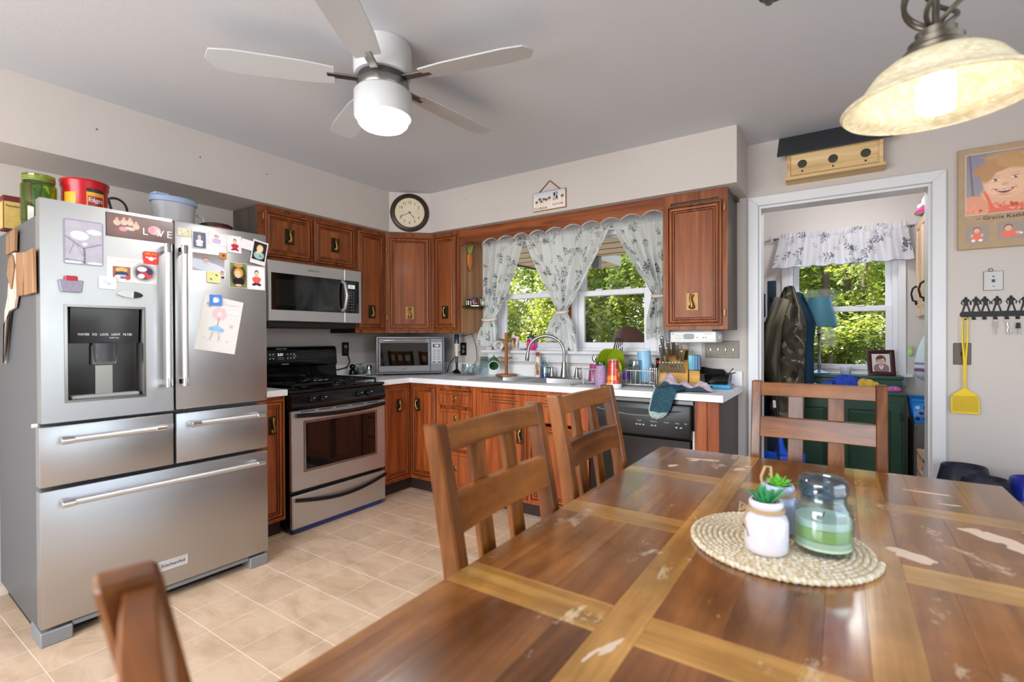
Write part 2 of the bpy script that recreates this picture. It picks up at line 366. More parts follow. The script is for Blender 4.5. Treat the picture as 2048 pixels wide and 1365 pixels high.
M_cloth = painted('printed_curtain', .85, .62, .1)
M_fabric = painted('fabric_print', .9, 0, .1)
M_pane = clear('window_pane', '#fbfdff', .008)
M_clearg = clear('clear_glass', '#e8f0f0', .12)
M_chair = wood('chair_wood', '#2e1507', '#683812', '#875022', 'z', .6, .3, .12, .05, wear='#c09060', wearamt=.69)
M_chairx = wood('chair_wood_rail', '#3c1c08', '#794316', '#985c27', 'x', .5, .3, .12, .05, wear='#c79a68', wearamt=.68)
M_tdark = wood('table_dark', '#46250e', '#7e4c23', '#9a6534', 'y', .4, .2, .45, .09, wear='#d9bfa2', wearamt=.6)
M_tgold = wood('table_gold', '#7e5522', '#aa7838', '#c4934e', 'x', .6, .22, .45, .06, wear='#e0c9a4', wearamt=.59)
M_tgoldy = wood('table_gold_long', '#7e5522', '#a87638', '#c2904c', 'y', .6, .22, .45, .06, wear='#e0c9a4', wearamt=.59)
M_bare = mat('bare_wood', '#d8bfa6', .7, noise=.12, nscale=60)
def emitter(name, col, s):
    m, t, p = nmat(name); p.inputs['Emission Color'].default_value = (*lin(col), 1); p.inputs['Emission Strength'].default_value = s; p.inputs['Base Color'].default_value = (*lin(col), 1); MATS[name] = m; return m
# ------------------------------------------------------------------ structure
CZ = 2.44
struct(MB().box(-.12, -5.6, CZ, 5.25, .12, CZ+.14).build('ceiling', M_ceil), 'pale grey painted kitchen ceiling')
wl = MB().box(-.12, -5.6, 0, 0, .12, CZ).build('wall_left', M_wall); struct(wl, 'beige grey wall behind the fridge and stove')
# back wall with window opening (x .997-2.41, z 1.13-2.05) and doorway (x 3.055-3.885, z <2.04)
wb = MB()
for a in [(0, 0, .997, CZ), (.997, 0, 2.41, 1.13), (.997, 2.05, 2.41, CZ), (2.41, 0, 3.055, CZ), (3.055, 2.045, 3.885, CZ), (3.885, 0, 5.25, CZ)]:
    wb.box(a[0], 0, a[1], a[2], .12, a[3])
struct(wb.build('wall_back', M_wall), 'beige grey wall with the sink window and doorway')
wr = MB()
for a in [(-5.6, 0, -3.5, CZ), (-3.5, 2.15, -1.4, CZ), (-1.4, 0, .12, CZ)]: wr.box(5.13, a[0], a[1], 5.25, a[2], a[3])
struct(wr.build('wall_right', M_wall), 'beige grey wall with the glass door')
wf = MB()
for a in [(-.12, 0, .75, CZ), (.75, 0, 3.45, .68), (.75, 2.22, 3.45, CZ), (3.45, 0, 5.25, CZ)]: wf.box(a[0], -5.72, a[1], a[2], -5.6, a[3])
struct(wf.build('wall_front', M_wall), 'beige grey wall behind the camera')
# soffit round the two walls, its corner cut at 45 degrees
poly = [(0, -5.6), (.378, -5.6), (.378, -.608), (.62, -.378), (2.99, -.378), (2.99, 0), (0, 0)]
sf = MB(); sf.prism(poly, 2.112, CZ); struct(sf.build('wall_soffit', M_wall, smooth=.3), 'boxed soffit above the wall cabinets')
nh = MB()
for y, z in [(-2.53, 2.285), (-2.05, 2.29), (-1.65, 2.30)]: nh.cyl((.377, y, z), (.3795, y, z), .004, n=8)
nh.cyl((.99, -.377, 2.33), (.99, -.3795, 2.33), .004, n=8)
nh.build('nail_hole', mat('hole_dark', '#55504c', .8), bpy.data.objects['wall_soffit'])
# floor: base slab with joints, tiles set on it as pieces
fl = MB().box(-.12, -5.6, -.1, 5.25, .12, -.0012).build('floor', M_grout); struct(fl, 'beige vinyl tile floor with pale joints')
TS = .2295; tb = MB().box(0, 0, -.0012, TS-.004, TS-.004, .0); tile0 = None; far = MB()
for i in range(-5, 19):
    for j in range(-19, 7):
        x = 1.047+TS*i; y = -1.511+TS*j
        if x < -.1 or x > 5.1 or y < -5.5 or y > -.02: continue
        if .38 < x < 2.9 and -3.5 < y < -.55 or (x <= .9 and -3.9 < y < -2.6):
            if tile0 is None:
                tile0 = tb.build('tile', M_tile, fl, bevel=.0005); tile0.location = Vector((x+TS/2, y+TS/2, -.0006))-ORG[fl]
            else:
                c = tile0.copy(); COL.objects.link(c); c.location = Vector((x+TS/2, y+TS/2, -.0006))-ORG[fl]
        else: far.box(x, y, -.0012, x+TS-.004, y+TS-.004, 0)
far.build('tile_field', M_tile, fl, kind='stuff')
# ------------------------------------------------------------------ kitchen window
win = thing('window_1', 'white double sash window over the sink', None, (1.70, .03, 1.13), kind='structure')
cas = MB().frame(*BW(0, 0, 0))
cas.box(.93, 1.125, .0, .988, 2.09, .018); cas.box(2.418, 1.125, 0, 2.478, 2.09, .018); cas.box(.93, 1.985, 0, 2.478, 2.11, .017)
cas.build('window_casing', M_trimw, win, bevel=.003)
MB().frame(*BW(0, 0, 0)).box(.985, 1.128, .0, .997, 2.05, .012).build('jamb_strip', M_oakp, win)
MB().frame(*BW(0, 0, 0)).box(1.716, 1.128, -.03, 1.738, 2.05, .0).build('jamb_strip', M_oakp, win)
MB().box(.905, -.06, 1.100, 2.53, .05, 1.126).build('window_stool', M_trimw, win, bevel=.005)
MB().box(.945, -.02, 1.03, 2.49, 0, 1.10).build('window_apron', M_trimw, win, bevel=.004)
def sash(mbx, x0, x1, z0, z1, y, s=.042, b=.045, t=.04, d=.03):
    mbx.box(x0, y, z0, x0+s, y+d, z1); mbx.box(x1-s, y, z0, x1, y+d, z1); mbx.box(x0+s, y, z0, x1-s, y+d, z0+b); mbx.box(x0+s, y, z1-t, x1-s, y+d, z1)
def dh(win, x0, x1, z0, zm, z1, y, fr=.03, s=.042):
    f = MB(); f.box(x0, y-.02, z0, x0+fr, y+.09, z1); f.box(x1-fr, y-.02, z0, x1, y+.09, z1); f.box(x0+fr, y-.02, z0, x1-fr, y+.09, z0+.02); f.box(x0+fr, y-.02, z1-.03, x1-fr, y+.09, z1)
    f.build('window_frame', M_vinyl, win, bevel=.002)
    a, b = x0+fr, x1-fr
    q = MB(); sash(q, a, b, z0+.02, zm+.02, y, s); lo = q.build('lower_sash', M_vinyl, win, bevel=.003)
    MB().box(a+s, y+.012, z0+.06, b-s, y+.016, zm-.02).build('pane', M_pane, lo)
    q = MB(); sash(q, a, b, zm-.02, z1-.03, y+.035, s); up = q.build('upper_sash', M_vinyl, win, bevel=.003)
    MB().box(a+s, y+.047, zm+.02, b-s, y+.051, z1-.07).build('pane', M_pane, up)
    for xx in (.3, .7): MB().box(a+(b-a)*xx-.025, y-.004, zm+.02, a+(b-a)*xx+.025, y+.02, zm+.032).build('sash_lock', M_vinyl, lo, bevel=.003)
dh(win, .997, 1.716, 1.126, 1.575, 2.05, .03, .055, .055)
dh(win, 1.738, 2.41, 1.126, 1.565, 2.05, .03, .05, .05)
# ------------------------------------------------------------------ doorway
dr = thing('door_1', 'white cased doorway to the mudroom', None, (3.47, 0, 0), kind='structure')
def casing(parent, x0, x1, zt, w, name, y0, y1):
    c = MB().frame(*BW(0, 0, 0))
    for poly in ([(x0-w, 0), (x0, 0), (x0, zt), (x0-w, zt+w)], [(x1, 0), (x1+w, 0), (x1+w, zt+w), (x1, zt)], [(x0-w, zt+w), (x0, zt), (x1, zt), (x1+w, zt+w)]):
        k = MB().frame(*BW(0, 0, 0)); k.prism(poly, y0, y1); k.build(name, M_trimw, parent, bevel=.004)
casing(dr, 3.055, 3.885, 2.045, .06, 'door_casing', 0, .02)
jb = MB(); jb.box(3.040, 0, 0, 3.068, .135, 2.045); jb.box(3.872, 0, 0, 3.90, .135, 2.045); jb.box(3.068, 0, 2.03, 3.872, .135, 2.06); jb.build('door_jamb', M_trimw, dr)
bb = MB().box(3.946, -.015, 0, 5.13, 0, .09).build('baseboard_back', M_trimw); struct(bb, 'white baseboard right of the doorway')
# ------------------------------------------------------------------ mudroom
MX0, MX1, MY1 = 2.62, 4.27, 1.5
mw = MB()
for a in [(MX0-.1, 0, 3.10, CZ), (3.10, 0, 3.86, .95), (3.10, 2.02, 3.86, CZ), (3.86, 0, MX1+.1, CZ)]: mw.box(a[0], MY1, a[1], a[2], MY1+.12, a[3])
struct(mw.build('wall_mudroom_back', M_wall), 'beige grey mudroom wall with a window')
struct(MB().box(MX0-.12, .12, 0, MX0, MY1, CZ).build('wall_mudroom_left', M_wall), 'mudroom wall behind the coats')
struct(MB().box(MX1, .12, 0, MX1+.12, MY1, CZ).build('wall_mudroom_right', M_wall), 'mudroom wall behind the pale wall cupboard')
struct(MB().box(MX0-.12, .12, CZ, MX1+.12, MY1+.12, CZ+.1).build('ceiling_mudroom', M_ceil), 'mudroom ceiling')
struct(MB().box(MX0-.12, .12, -.1, MX1+.12, MY1+.12, 0).build('floor_mudroom', M_tile), 'mudroom floor')
w2 = thing('window_2', 'white double-hung mudroom window', None, (3.48, MY1, .95), kind='structure')
q = MB(); q.box(3.05, MY1-.02, .93, 3.10, MY1, 2.07); q.box(3.86, MY1-.02, .93, 3.91, MY1, 2.07); q.box(3.05, MY1-.02, 2.02, 3.91, MY1, 2.09); q.build('window_casing', M_trimw, w2, bevel=.004)
MB().box(3.03, MY1-.05, .905, 3.95, MY1+.03, .93).build('window_stool', M_trimw, w2, bevel=.004)
MB().box(3.05, MY1-.018, .84, 3.91, MY1, .905).build('window_apron', M_trimw, w2, bevel=.004)
dh(w2, 3.10, 3.86, .93, 1.455, 2.02, MY1+.03, .035, .042)
# ceiling fan with light (blades at rest)
fan = thing('ceiling_fan', 'white ceiling fan with a short drum body and lit round lamp', 'fan', (1.90, -2.02, CZ))
fx, fy = 1.90, -2.02
M_fanw = mat('fan_white', '#c6c7c8', .35); M_fanb = mat('fan_blade_grey', '#b9bbbd', .45)
MB().lathe([(.05, CZ-.001), (.116, CZ-.001), (.118, CZ-.012), (.118, 2.3300), (.112, 2.3150), (.05, 2.3130)], (fx, fy, 0), 48).build('canopy', M_fanw, fan)
MB().lathe([(.05, 2.3130), (.10, 2.3110), (.10, 2.2890), (.05, 2.2870)], (fx, fy, 0), 48).build('motor_hub', mat('dark_grey_metal', '#4c4c4e', .4, .6), fan)
MB().lathe([(.05, 2.2870), (.104, 2.2860), (.106, 2.2800), (.106, 2.2580), (.104, 2.2540), (.05, 2.2540)], (fx, fy, 0), 48).build('metal_band', M_nickel, fan)
MB().lathe([(.05, 2.2540), (.108, 2.2530), (.117, 2.2430), (.117, 2.1500), (.115, 2.1450), (.108, 2.1450), (.108, 2.2450), (.05, 2.2500)], (fx, fy, 0), 48).build('lamp_housing', M_fanw, fan)
MB().lathe([(.0001, 2.1030), (.06, 2.1035), (.088, 2.1080), (.1, 2.1200), (.107, 2.1490), (.05, 2.1510)], (fx, fy, 0), 48).build('diffuser', emitter('lamp_diffuser', '#fffdf8', 5), fan)
for k in range(5):
    A = tr(fx, fy, 2.2970) @ rot('Z', 14+72*k)
    b = MB().mat(A @ rot('X', 9)); pl = [(.19, -.05), (.3, -.062), (.55, -.066), (.63, -.055), (.655, 0), (.63, .055), (.55, .066), (.3, .062), (.19, .05)]
    b.prism(pl, -.003, .003); b.build('blade', M_fanb, fan, bevel=.001)
    MB().mat(A).box(.09, -.018, -.004, .22, .018, .004).build('blade_bracket', M_nickel, fan, bevel=.002)
light('fan_lamp', 'AREA', (fx, fy, 2.095), 11, (1, .97, .92), (fx, fy, 0), shape='DISK', size=.2)
# ------------------------------------------------------------------ cabinets
HANDLE = {}
def handle(door, fr, u, v, w=.072, h=.107, plate=None, kind='bail'):
    O, U, V, N = [Vector(q) for q in fr]; P = O+U*u+V*v
    pb = MB().frame(P, U, V, N)
    pb.box(-w/2, -h/2, -.0, w/2, h/2, .004)
    pb.build('handle_plate', plate or M_plate, door, bevel=.0015)
    hb = MB().frame(P, U, V, N)
    hb.tube([(0, h*.33, .004), (0, h*.36, .016), (-.006, h*.22, .022), (-.002, h*.0, .024), (.004, -h*.14, .022), (.002, -h*.26, .02), (0, -h*.3, .008)], [.009, .012, .008, .007, .009, .012, .011], 10)
    hb.ell((0, -h*.3, .014), (.019, .014, .012), 12, 8)
    hb.build('handle', M_brass, door)
def door(parent, fr, w, h, name='door', hd=None, plate=None, wood=None, t=.02, fw=.034, hs=(.072, .107)):
    f = MB().frame(*fr); wood = wood or M_oak
    f.rings(w, h, [(.0, .0), (.0, t-.006), (.004, t-.001), (.012, t-.001)], close=False)
    d = f.build(name, wood, parent, smooth=.2)
    p = MB().frame(*fr); p.rings(w, h, [(.012, t-.001), (.014, t-.008), (.018, t-.006)], close=False); p.rings(w, h, [(.034, t-.003), (.037, t-.010), (.040, t-.0075)], close=False); p.rings(w, h, [(.046, t-.0075), (.048, t-.012), (.052, t-.010)], close=False)
    p.build('molding_groove', M_oakd, d, smooth=.2)
    p = MB().frame(*fr); p.rings(w, h, [(.018, t-.006), (.024, t-.001), (.034, t-.003)], close=False); p.rings(w, h, [(.040, t-.0075), (.046, t-.0075)], close=False); p.build('molding', wood, d, smooth=.2)
    p = MB().frame(*fr); p.rings(w, h, [(.052, t-.010), (.054, t-.010)]); p.build('door_panel', M_oakp if wood is M_oak else M_oakb, d, smooth=.2)
    if hd: handle(d, fr, hd[0], hd[1], hs[0], hs[1], plate=plate) if plate is None else handle(d, (Vector(fr[0])+Vector(fr[3])*(t-.007), *fr[1:]), hd[0], hd[1], hs[0], hs[1], plate=plate)
    return d
def doorH(parent, fr, w, h, u, v, **k):
    d = door(parent, fr, w, h, **k); O = Vector(fr[0])+Vector(fr[3])*.010
    handle(d, (O, *fr[1:]), u, v, plate=k.get('plate')); return d
def hinge(parent, fr, u, v):
    MB().frame(*fr).box(u-.006, v-.022, 0, u+.006, v+.022, .012).build('hinge', M_plateb, parent, bevel=.002)
ZT, ZB, CD = 2.110, 1.273, .32
# over the microwave
cb = thing('wall_cabinet', 'short stained oak wall cabinet with two doors above the microwave', 'cabinet', (.16, -1.29, 1.75), group='wall cabinets')
MB().box(.0, -1.675, 1.752, CD-.019, -.905, ZT).build('cabinet_box', M_sidedk, cb)
f = MB().frame(*LW(CD-.019, -1.675, 1.752)); f.rings(.77, ZT-1.752, [(0, 0), (0, .019), (.05, .019), (.05, .01)], close=False); f.box(.37, .0, 0, .41, .35, .0185); f.build('face_frame', M_oakh, cb)
for y, w in ((-1.638, .346), (-1.273, .346)): doorH(cb, LW(CD, y, 1.778), w, .302, .172 if y < -1.5 else .175, .15)
hinge(cb, LW(CD, -1.675, 1.752), .03, .285); hinge(cb, LW(CD, -1.675, 1.752), .03, .06)
# narrow one beside it
cb = thing('wall_cabinet', 'narrow tall stained oak wall cabinet between the microwave and the corner cabinet', 'cabinet', (.16, -.75, ZB), group='wall cabinets')
MB().box(0, -.905, ZB, CD-.019, -.60, ZT).build('cabinet_box', M_blackm, cb)
f = MB().frame(*LW(CD-.019, -.905, ZB)); f.rings(.307, ZT-ZB, [(0, 0), (0, .019), (.045, .019), (.045, .01)], close=False); f.build('face_frame', M_oak, cb)
doorH(cb, LW(CD, -.885, 1.297), .262, .785, .13, .147)
# diagonal corner
cb = thing('wall_cabinet', 'diagonal stained oak corner wall cabinet under the round clock', 'cabinet', (.2, -.2, ZB), group='wall cabinets')
MB().prism([(0, 0), (0, -.597), (CD-.02, -.597), (.597, -CD+.02), (.597, 0)], ZB, ZT-.001).build('cabinet_box', M_sidedk, cb)
du = Vector((.6-CD, .6-CD, 0)); dl = du.length; du.normalize(); dn = Vector((du.y, -du.x, 0)); O = Vector((CD, -.6, 0))-dn*.019
fr = lambda u, z, n=0: (O+du*u+Vector((0, 0, z))+dn*n, du, (0, 0, 1), dn)
f = MB().frame(*fr(0, ZB)); f.rings(dl, ZT-ZB, [(0, 0), (0, .019), (.05, .019), (.05, .01)], close=False); f.build('face_frame', M_oak, cb)
doorH(cb, fr(.022, 1.297, .019), dl-.044, .785, (dl-.044)/2, .145, plate=M_plateb)
for z in (.13, .70): hinge(cb, fr(.012, ZB, .019), 0, z)
# window left
cb = thing('wall_cabinet', 'stained oak wall cabinet left of the sink window with a pale tan side', 'cabinet', (.74, -.16, ZB), group='wall cabinets')
MB().box(.60, -CD+.019, ZB, .885, 0, ZT).build('cabinet_box', M_sidew, cb, bevel=.001)
f = MB().frame(*BW(.60, -CD+.019, ZB)); f.rings(.287, ZT-ZB, [(0, 0), (0, .019), (.045, .019), (.045, .01)], close=False); f.build('face_frame', M_oak, cb)
doorH(cb, BW(.618, -CD, 1.297), .245, .785, .124, .147)
# window right
cb = thing('wall_cabinet', 'stained oak wall cabinet right of the sink window above the white radio', 'cabinet', (2.74, -.16, ZB), group='wall cabinets')
MB().box(2.551, -CD+.019, ZB, 2.930, 0, ZT).build('cabinet_box', M_sidedk, cb, bevel=.001)
f = MB().frame(*BW(2.551, -CD+.019, ZB)); f.rings(.379, ZT-ZB, [(0, 0), (0, .019), (.05, .019), (.05, .01)], close=False); f.build('face_frame', M_oak, cb)
doorH(cb, BW(2.576, -CD, 1.297), .325, .745, .155, .147, plate=M_plateb)
for z in (.10, .72): hinge(cb, BW(2.551, -CD, ZB), .364, z)
MB().box(2.931, -.1, 2.085, 2.945, -.02, 2.105).build('cabinet_crown', M_sidedk, cb)
# valance board with scalloped lower edge
va = thing('valance_board', 'stained oak valance board with a scalloped lower edge over the sink window', 'valance', (1.72, -.31, 2.0))
pts = [(.887, 2.1105), (.887, 1.985), (.94, 2.0), (1.02, 2.005), (1.09, 1.992), (1.126, 1.984)]
for k in range(10):
    for i in range(1, 9): pts.append((1.126+.1424*(k+i/8), 1.984+.03*(k+i/8)/10+.027*math.sin(PI*i/8)**.8))
pts.append((2.5505, 2.1105)); pts = [p for i, p in enumerate(pts) if i == 0 or p != pts[i-1]]
MB().frame((0, -.3, 0), (1, 0, 0), (0, 0, 1), (0, -1, 0)).prism(pts, 0, .019).build('board', M_oakh, va, smooth=.3)
ed = MB().frame((0, -.301, 0), (1, 0, 0), (0, 0, 1), (0, -1, 0)); ep = pts[5:-1]
for (a, b), (c, d) in zip(ep[:-1], ep[1:]): ed.add([(a, b-.0015, .001), (c, d-.0015, .001), (c, d-.0015, .018), (a, b-.0015, .018), (a, b, .001), (c, d, .001), (c, d, .018), (a, b, .018)], [(0, 1, 2, 3), (3, 2, 6, 7), (0, 4, 5, 1)])
ed.build('scallop_edging', M_trimw, va, smooth=.8)
# ---------------- base cabinets
CT, CH = .914, .876
FB = .60
cb = thing('base_cabinet', 'stained oak corner base cabinet with a folding pair of doors', 'cabinet', (.3, -.3, 0), group='base cabinets')
MB().prism([(.024, -.024), (.024, -.902), (FB-.02, -.902), (FB-.02, -FB+.02), (.885, -FB+.02), (.885, -.024)], .10, CH).build('cabinet_box', M_oakb, cb)
MB().prism([(.024, -.024), (.024, -.902), (.535, -.902), (.535, -.535), (.885, -.535), (.885, -.024)], 0, .10).build('toe_kick', M_kick, cb)
door(cb, LW(FB-.018, -.865, .125), .262, .73, wood=M_oakb, t=.018); door(cb, BW(FB+.004, -FB+.018, .125), .262, .73, wood=M_oakb, t=.018)
d1, d2 = [c for c in cb.children if c.name.startswith('door')]
handle(d1, LW(FB-.006, -.865, .125), .15, .575, .055, .10); handle(d2, BW(FB+.004, -FB+.006, .125), .075, .575, .055, .10)
cb = thing('base_cabinet', 'stained oak base cabinet of stacked drawers right of the corner', 'cabinet', (1.08, -.3, 0), group='base cabinets')
MB().box(.887, -FB+.02, .10, 1.275, -.02, CH-.0005).build('cabinet_box', M_oakb, cb)
MB().box(.887, -.535, 0, 1.275, -.02, .10).build('toe_kick', M_kick, cb)
f = MB().frame(*BW(.887, -FB+.02, .10)); f.rings(.388, CH-.10, [(0, 0), (0, .018), (.035, .018), (.035, .008)], close=False); f.build('face_frame', M_oakb, cb)
def drawer(parent, fr, w, h):
    g = MB().frame(*fr); g.rings(w, h, [(0, 0), (0, .012), (.006, .018), (.022, .018), (.03, .012), (.036, .014)]); d = g.build('drawer', M_oakb, parent, smooth=.2)
    k = MB().frame(*fr); k.ell((w/2, h/2, .017), (.016, .022, .004), 14, 8); k.ell((w/2, h/2+.002, .026), (.008, .012, .012), 12, 8); k.build('knob', M_brass, d)
for z0, h in ((.715, .115), (.56, .135), (.395, .145), (.125, .25)): drawer(cb, BW(.922, -FB+.002, z0), .318, h)
MB().box(1.02, -.625, .842, 1.22, -.60, .852).build('pull_out_board', M_oakp, cb)
cb = thing('base_cabinet', 'stained oak sink base cabinet with slotted false front and two doors', 'cabinet', (1.72, -.3, 0), group='base cabinets')
q = MB(); q.box(1.277, -FB+.02, .10, 1.295, -.02, CH-.001); q.box(2.147, -FB+.02, .10, 2.165, -.02, CH-.001); q.box(1.277, -.04, .10, 2.165, -.02, CH-.001); q.box(1.277, -FB+.02, .10, 2.165, -.02, .118); q.build('cabinet_box', M_oakb, cb)
MB().box(1.277, -.535, 0, 2.165, -.02, .10).build('toe_kick', M_kick, cb)
f = MB().frame(*BW(1.277, -FB+.02, .10)); f.rings(.888, CH-.10, [(0, 0), (0, .018), (.04, .018), (.04, .006)], close=False); f.box(.04, .56, .0, .848, .74, .018); f.box(.42, 0, 0, .47, .57, .0175); f.build('face_frame', M_oakb, cb)
sl = MB().frame(*BW(1.277, -FB+.002, .10))
for x0 in (.115, .55):
    for k, (dx, dz) in enumerate(((.02, .712), (0, .692), (.02, .672))): sl.box(x0+dx, dz-.004, .0, x0+.245-dx, dz, .0012)
sl.build('vent_slot', M_blackm, cb)
for x in (1.305, 1.735): doorH(cb, BW(x, -FB+.002, .125), .405, .515, .36 if x < 1.5 else .045, .43, wood=M_oakb, t=.018)
cb = thing('base_cabinet', 'narrow stained oak end cabinet right of the dishwasher with a grey side', 'cabinet', (2.87, -.3, 0), group='base cabinets')
MB().box(2.808, -FB+.018, .0, 2.935, -.0, CH).build('cabinet_box', M_sidedk, cb, bevel=.001)
MB().box(2.808, -FB, .0, 2.874, -FB+.0175, CH-.005).build('end_stile', M_oakb, cb, bevel=.002); MB().box(2.8755, -FB, .0, 2.935, -FB+.0175, CH-.005).build('end_stile', M_oakb, cb, bevel=.002)
cb = thing('base_cabinet', 'narrow stained oak base cabinet between the fridge and the stove', 'cabinet', (.3, -1.8, 0), group='base cabinets')
MB().box(.0, -1.916, .10, FB-.02, -1.672, CH).build('cabinet_box', M_oakb, cb); MB().box(0, -1.916, 0, .535, -1.672, .10).build('toe_kick', M_kick, cb)
f = MB().frame(*LW(FB-.02, -1.916, .10)); f.rings(.244, CH-.10, [(0, 0), (0, .018), (.02, .018), (.02, .008)], close=False); f.build('face_frame', M_oakb, cb)
d = door(cb, LW(FB-.002, -1.912, .115), .231, .74, wood=M_oakb, t=.018); handle(d, LW(FB+.009, -1.912, .115), .152, .585, .045, .11)
# ---------------- counters
ct = thing('countertop', 'white laminate L-shaped countertop with backsplash', 'countertop', (1.5, -.3, CH))
hx0, hx1, hy0, hy1 = 1.175, 2.00, -.535, -.075      # sink cut-out
q = MB(); q.prism([(0, 0), (0, -.908), (.632, -.908), (.632, -.632), (hx0, -.632), (hx0, 0)], CH+.0005, CT)
q.box(hx0, -.632, CH+.0005, hx1, hy0, CT); q.box(hx0, hy1, CH+.0005, hx1, 0, CT); q.box(hx1, -.632, CH+.0005, 2.962, 0, CT)
q.build('worktop', M_lam, ct, smooth=.3)
MB().box(0, -.02, CT, 2.962, 0, 1.008).build('backsplash', M_lam, ct, bevel=.002); MB().box(0, -.908, CT, .02, -.02, 1.008).build('backsplash', M_lam, ct, bevel=.002)
c2 = thing('countertop', 'short white laminate countertop between the fridge and the stove', 'countertop', (.3, -1.8, CH))
MB().box(0, -1.917, CH, .632, -1.67, CT).build('worktop', M_lam, c2, bevel=.003)
BEFORE = {o.name for o in COL.objects}
# ------------------------------------------------------------------ fridge
fg = thing('refrigerator', 'stainless steel french door refrigerator covered with photos and magnets', 'refrigerator', (.45, -2.40, 0))
MB().box(.042, -2.850, .03, .795, -1.962, 1.735).build('cabinet_body', M_fridge_side, fg, bevel=.006)
FX0, FX1 = .802, .862
dp = (-2.775, .975, -2.507, 1.368)        # dispenser opening y0,z0,y1,z1
q = MB(); y0, y1, z0, z1 = -2.851, -2.392, .893, 1.793
q.box(FX0, y0, z0, FX1, dp[0], z1); q.box(FX0, dp[2], z0, FX1, y1, z1); q.box(FX0, dp[0], z0, FX1, dp[2], dp[1]); q.box(FX0, dp[0], dp[3], FX1, dp[2], z1); q.box(FX0, dp[0], dp[1], FX0+.004, dp[2], dp[3])
dl_ = q.build('door', M_steel, fg)
MB().box(FX0, -2.383, z0, FX1, -1.943, z1).build('door', M_steel, fg, bevel=.006, seg=2)
dri = fg.children[-1]
# dispenser
q = MB().frame(*LW(FX1+.001, dp[0], dp[1])); w, h = dp[2]-dp[0], dp[3]-dp[1]
q.rings(w, h, [(-.006, -.001), (-.006, .003), (.004, .004), (.006, 0), (.012, -.055)], close=False); q.build('dispenser_frame', M_nickel, dl_)
q = MB().frame(*LW(FX1, dp[0], dp[1])); q.box(.014, .0, -.056, w-.014, h, -.05); q.build('dispenser_cavity', M_black, dl_)
q = MB().frame(*LW(FX1, dp[0], dp[1])); q.add([(.016, h-.005, -.006), (w-.016, h-.005, -.006), (w-.016, h-.155, -.02), (.016, h-.155, -.02), (.016, h-.005, -.05), (w-.016, h-.005, -.05), (w-.016, h-.155, -.05), (.016, h-.155, -.05)], [(0, 1, 2, 3), (4, 7, 6, 5), (3, 2, 6, 7), (0, 4, 5, 1), (0, 3, 7, 4), (1, 5, 6, 2)]); cp = q.build('control_panel', mat('smoked_panel', '#3b3c3d', .12, .5), dl_)
q = MB().frame(*LW(FX1-.017, dp[0], dp[1])); q.text('WATER   ICE   LOCK   LIGHT   FILTER', .013, .0008, (w/2, h-.118, .0005), wid=w-.08); q.text('hold 3 sec', .008, .0008, (w/2+.03, h-.132, .001)); q.build('control_lettering', M_white, cp)
q = MB().frame(*LW(FX1, dp[0], dp[1])); q.lathe([(.035, 0), (.04, .02), (.042, .075), (.045, .08)], (w/2, h-.235, -.03), 24, 1, .6, rot('X', -90).to_3x3()); q.box(w/2-.045, h-.25, -.05, w/2+.045, h-.16, -.028); q.build('dispenser_spout', mat('dark_plastic_shiny', '#55565a', .2, .4), dl_, bevel=.004)
MB().frame(*LW(FX1, dp[0], dp[1])).box(.018, .006, -.05, w-.018, .02, -.004).build('drip_tray', M_greyp, dl_, bevel=.003)
q = MB().frame(*LW(FX1, dp[0], dp[1])); q.box(w/2-.03, .02, -.05, w/2+.03, h-.25, -.044); q.build('dispenser_paddle', M_nickel, dl_)
def fhandle(parent, p0, p1, r=.0125):
    p0, p1 = Vector(p0), Vector(p1); t = (p1-p0).normalized()
    q = MB(); q.cyl(p0-t*.0, p1, r, n=18); h = q.build('handle', M_steelh, parent)
    for p, s in ((p0, 1), (p1, -1)):
        q = MB(); q.cyl(p-t*s*.02, p+t*s*.02, r*1.18, n=18); q.bar(p+Vector((-.062, 0, 0)), p, .02, .024, up=tuple(t)); q.build('handle_bracket', M_chrome, h, bevel=.001)
fhandle(dl_, (.925, -2.432, 1.03), (.925, -2.432, 1.645)); fhandle(dri, (.925, -2.364, 1.03), (.925, -2.364, 1.648))
for nm, yy0, yy1, zz0, zz1, hy0_, hy1_, hz in (('drawer', -2.859, -2.392, .637, .880, -2.785, -2.465, .826), ('drawer', -2.383, -1.943, .637, .875, -2.32, -2.01, .826), ('freezer_drawer', -2.859, -1.943, .072, .622, -2.785, -2.012, .573)):
    d = MB().box(FX0, yy0, zz0, FX1, yy1, zz1).build(nm, M_steel, fg, bevel=.006, seg=2); fhandle(d, (.922, hy0_, hz), (.922, hy1_, hz))
    if nm[0] == 'f':
        q = MB().frame(*LW(FX1, -2.46, .150)); q.rings(.121, .045, [(0, 0), (0, .003), (.003, .004), (.004, .002)]); b = q.build('badge', mat('badge_silver', '#c4c5c6', .4, .3), d)
        q = MB().frame(*LW(FX1+.002, -2.46, .150)); q.text('KitchenAid', .02, .001, (.0605, .0225, 0), wid=.095); q.build('badge_lettering', M_blackm, b)
q = MB(); q.box(.70, -2.86, .0, .858, -2.76, .058); q.box(.70, -2.04, .0, .858, -1.945, .058); q.box(.78, -2.76, .045, .85, -2.04, .066); q.build('base_grille', mat('grille_grey', '#85878a', .4, .2), fg, bevel=.004)
MB().box(.15, -2.84, .0, .77, -1.98, .03).build('base_plinth', M_blackm, fg)
MB().cyl((.82, -2.856, .885), (.82, -2.872, .885), .008, n=12).build('hinge_pin', M_white, fg)
FR = (FX1+.0008)
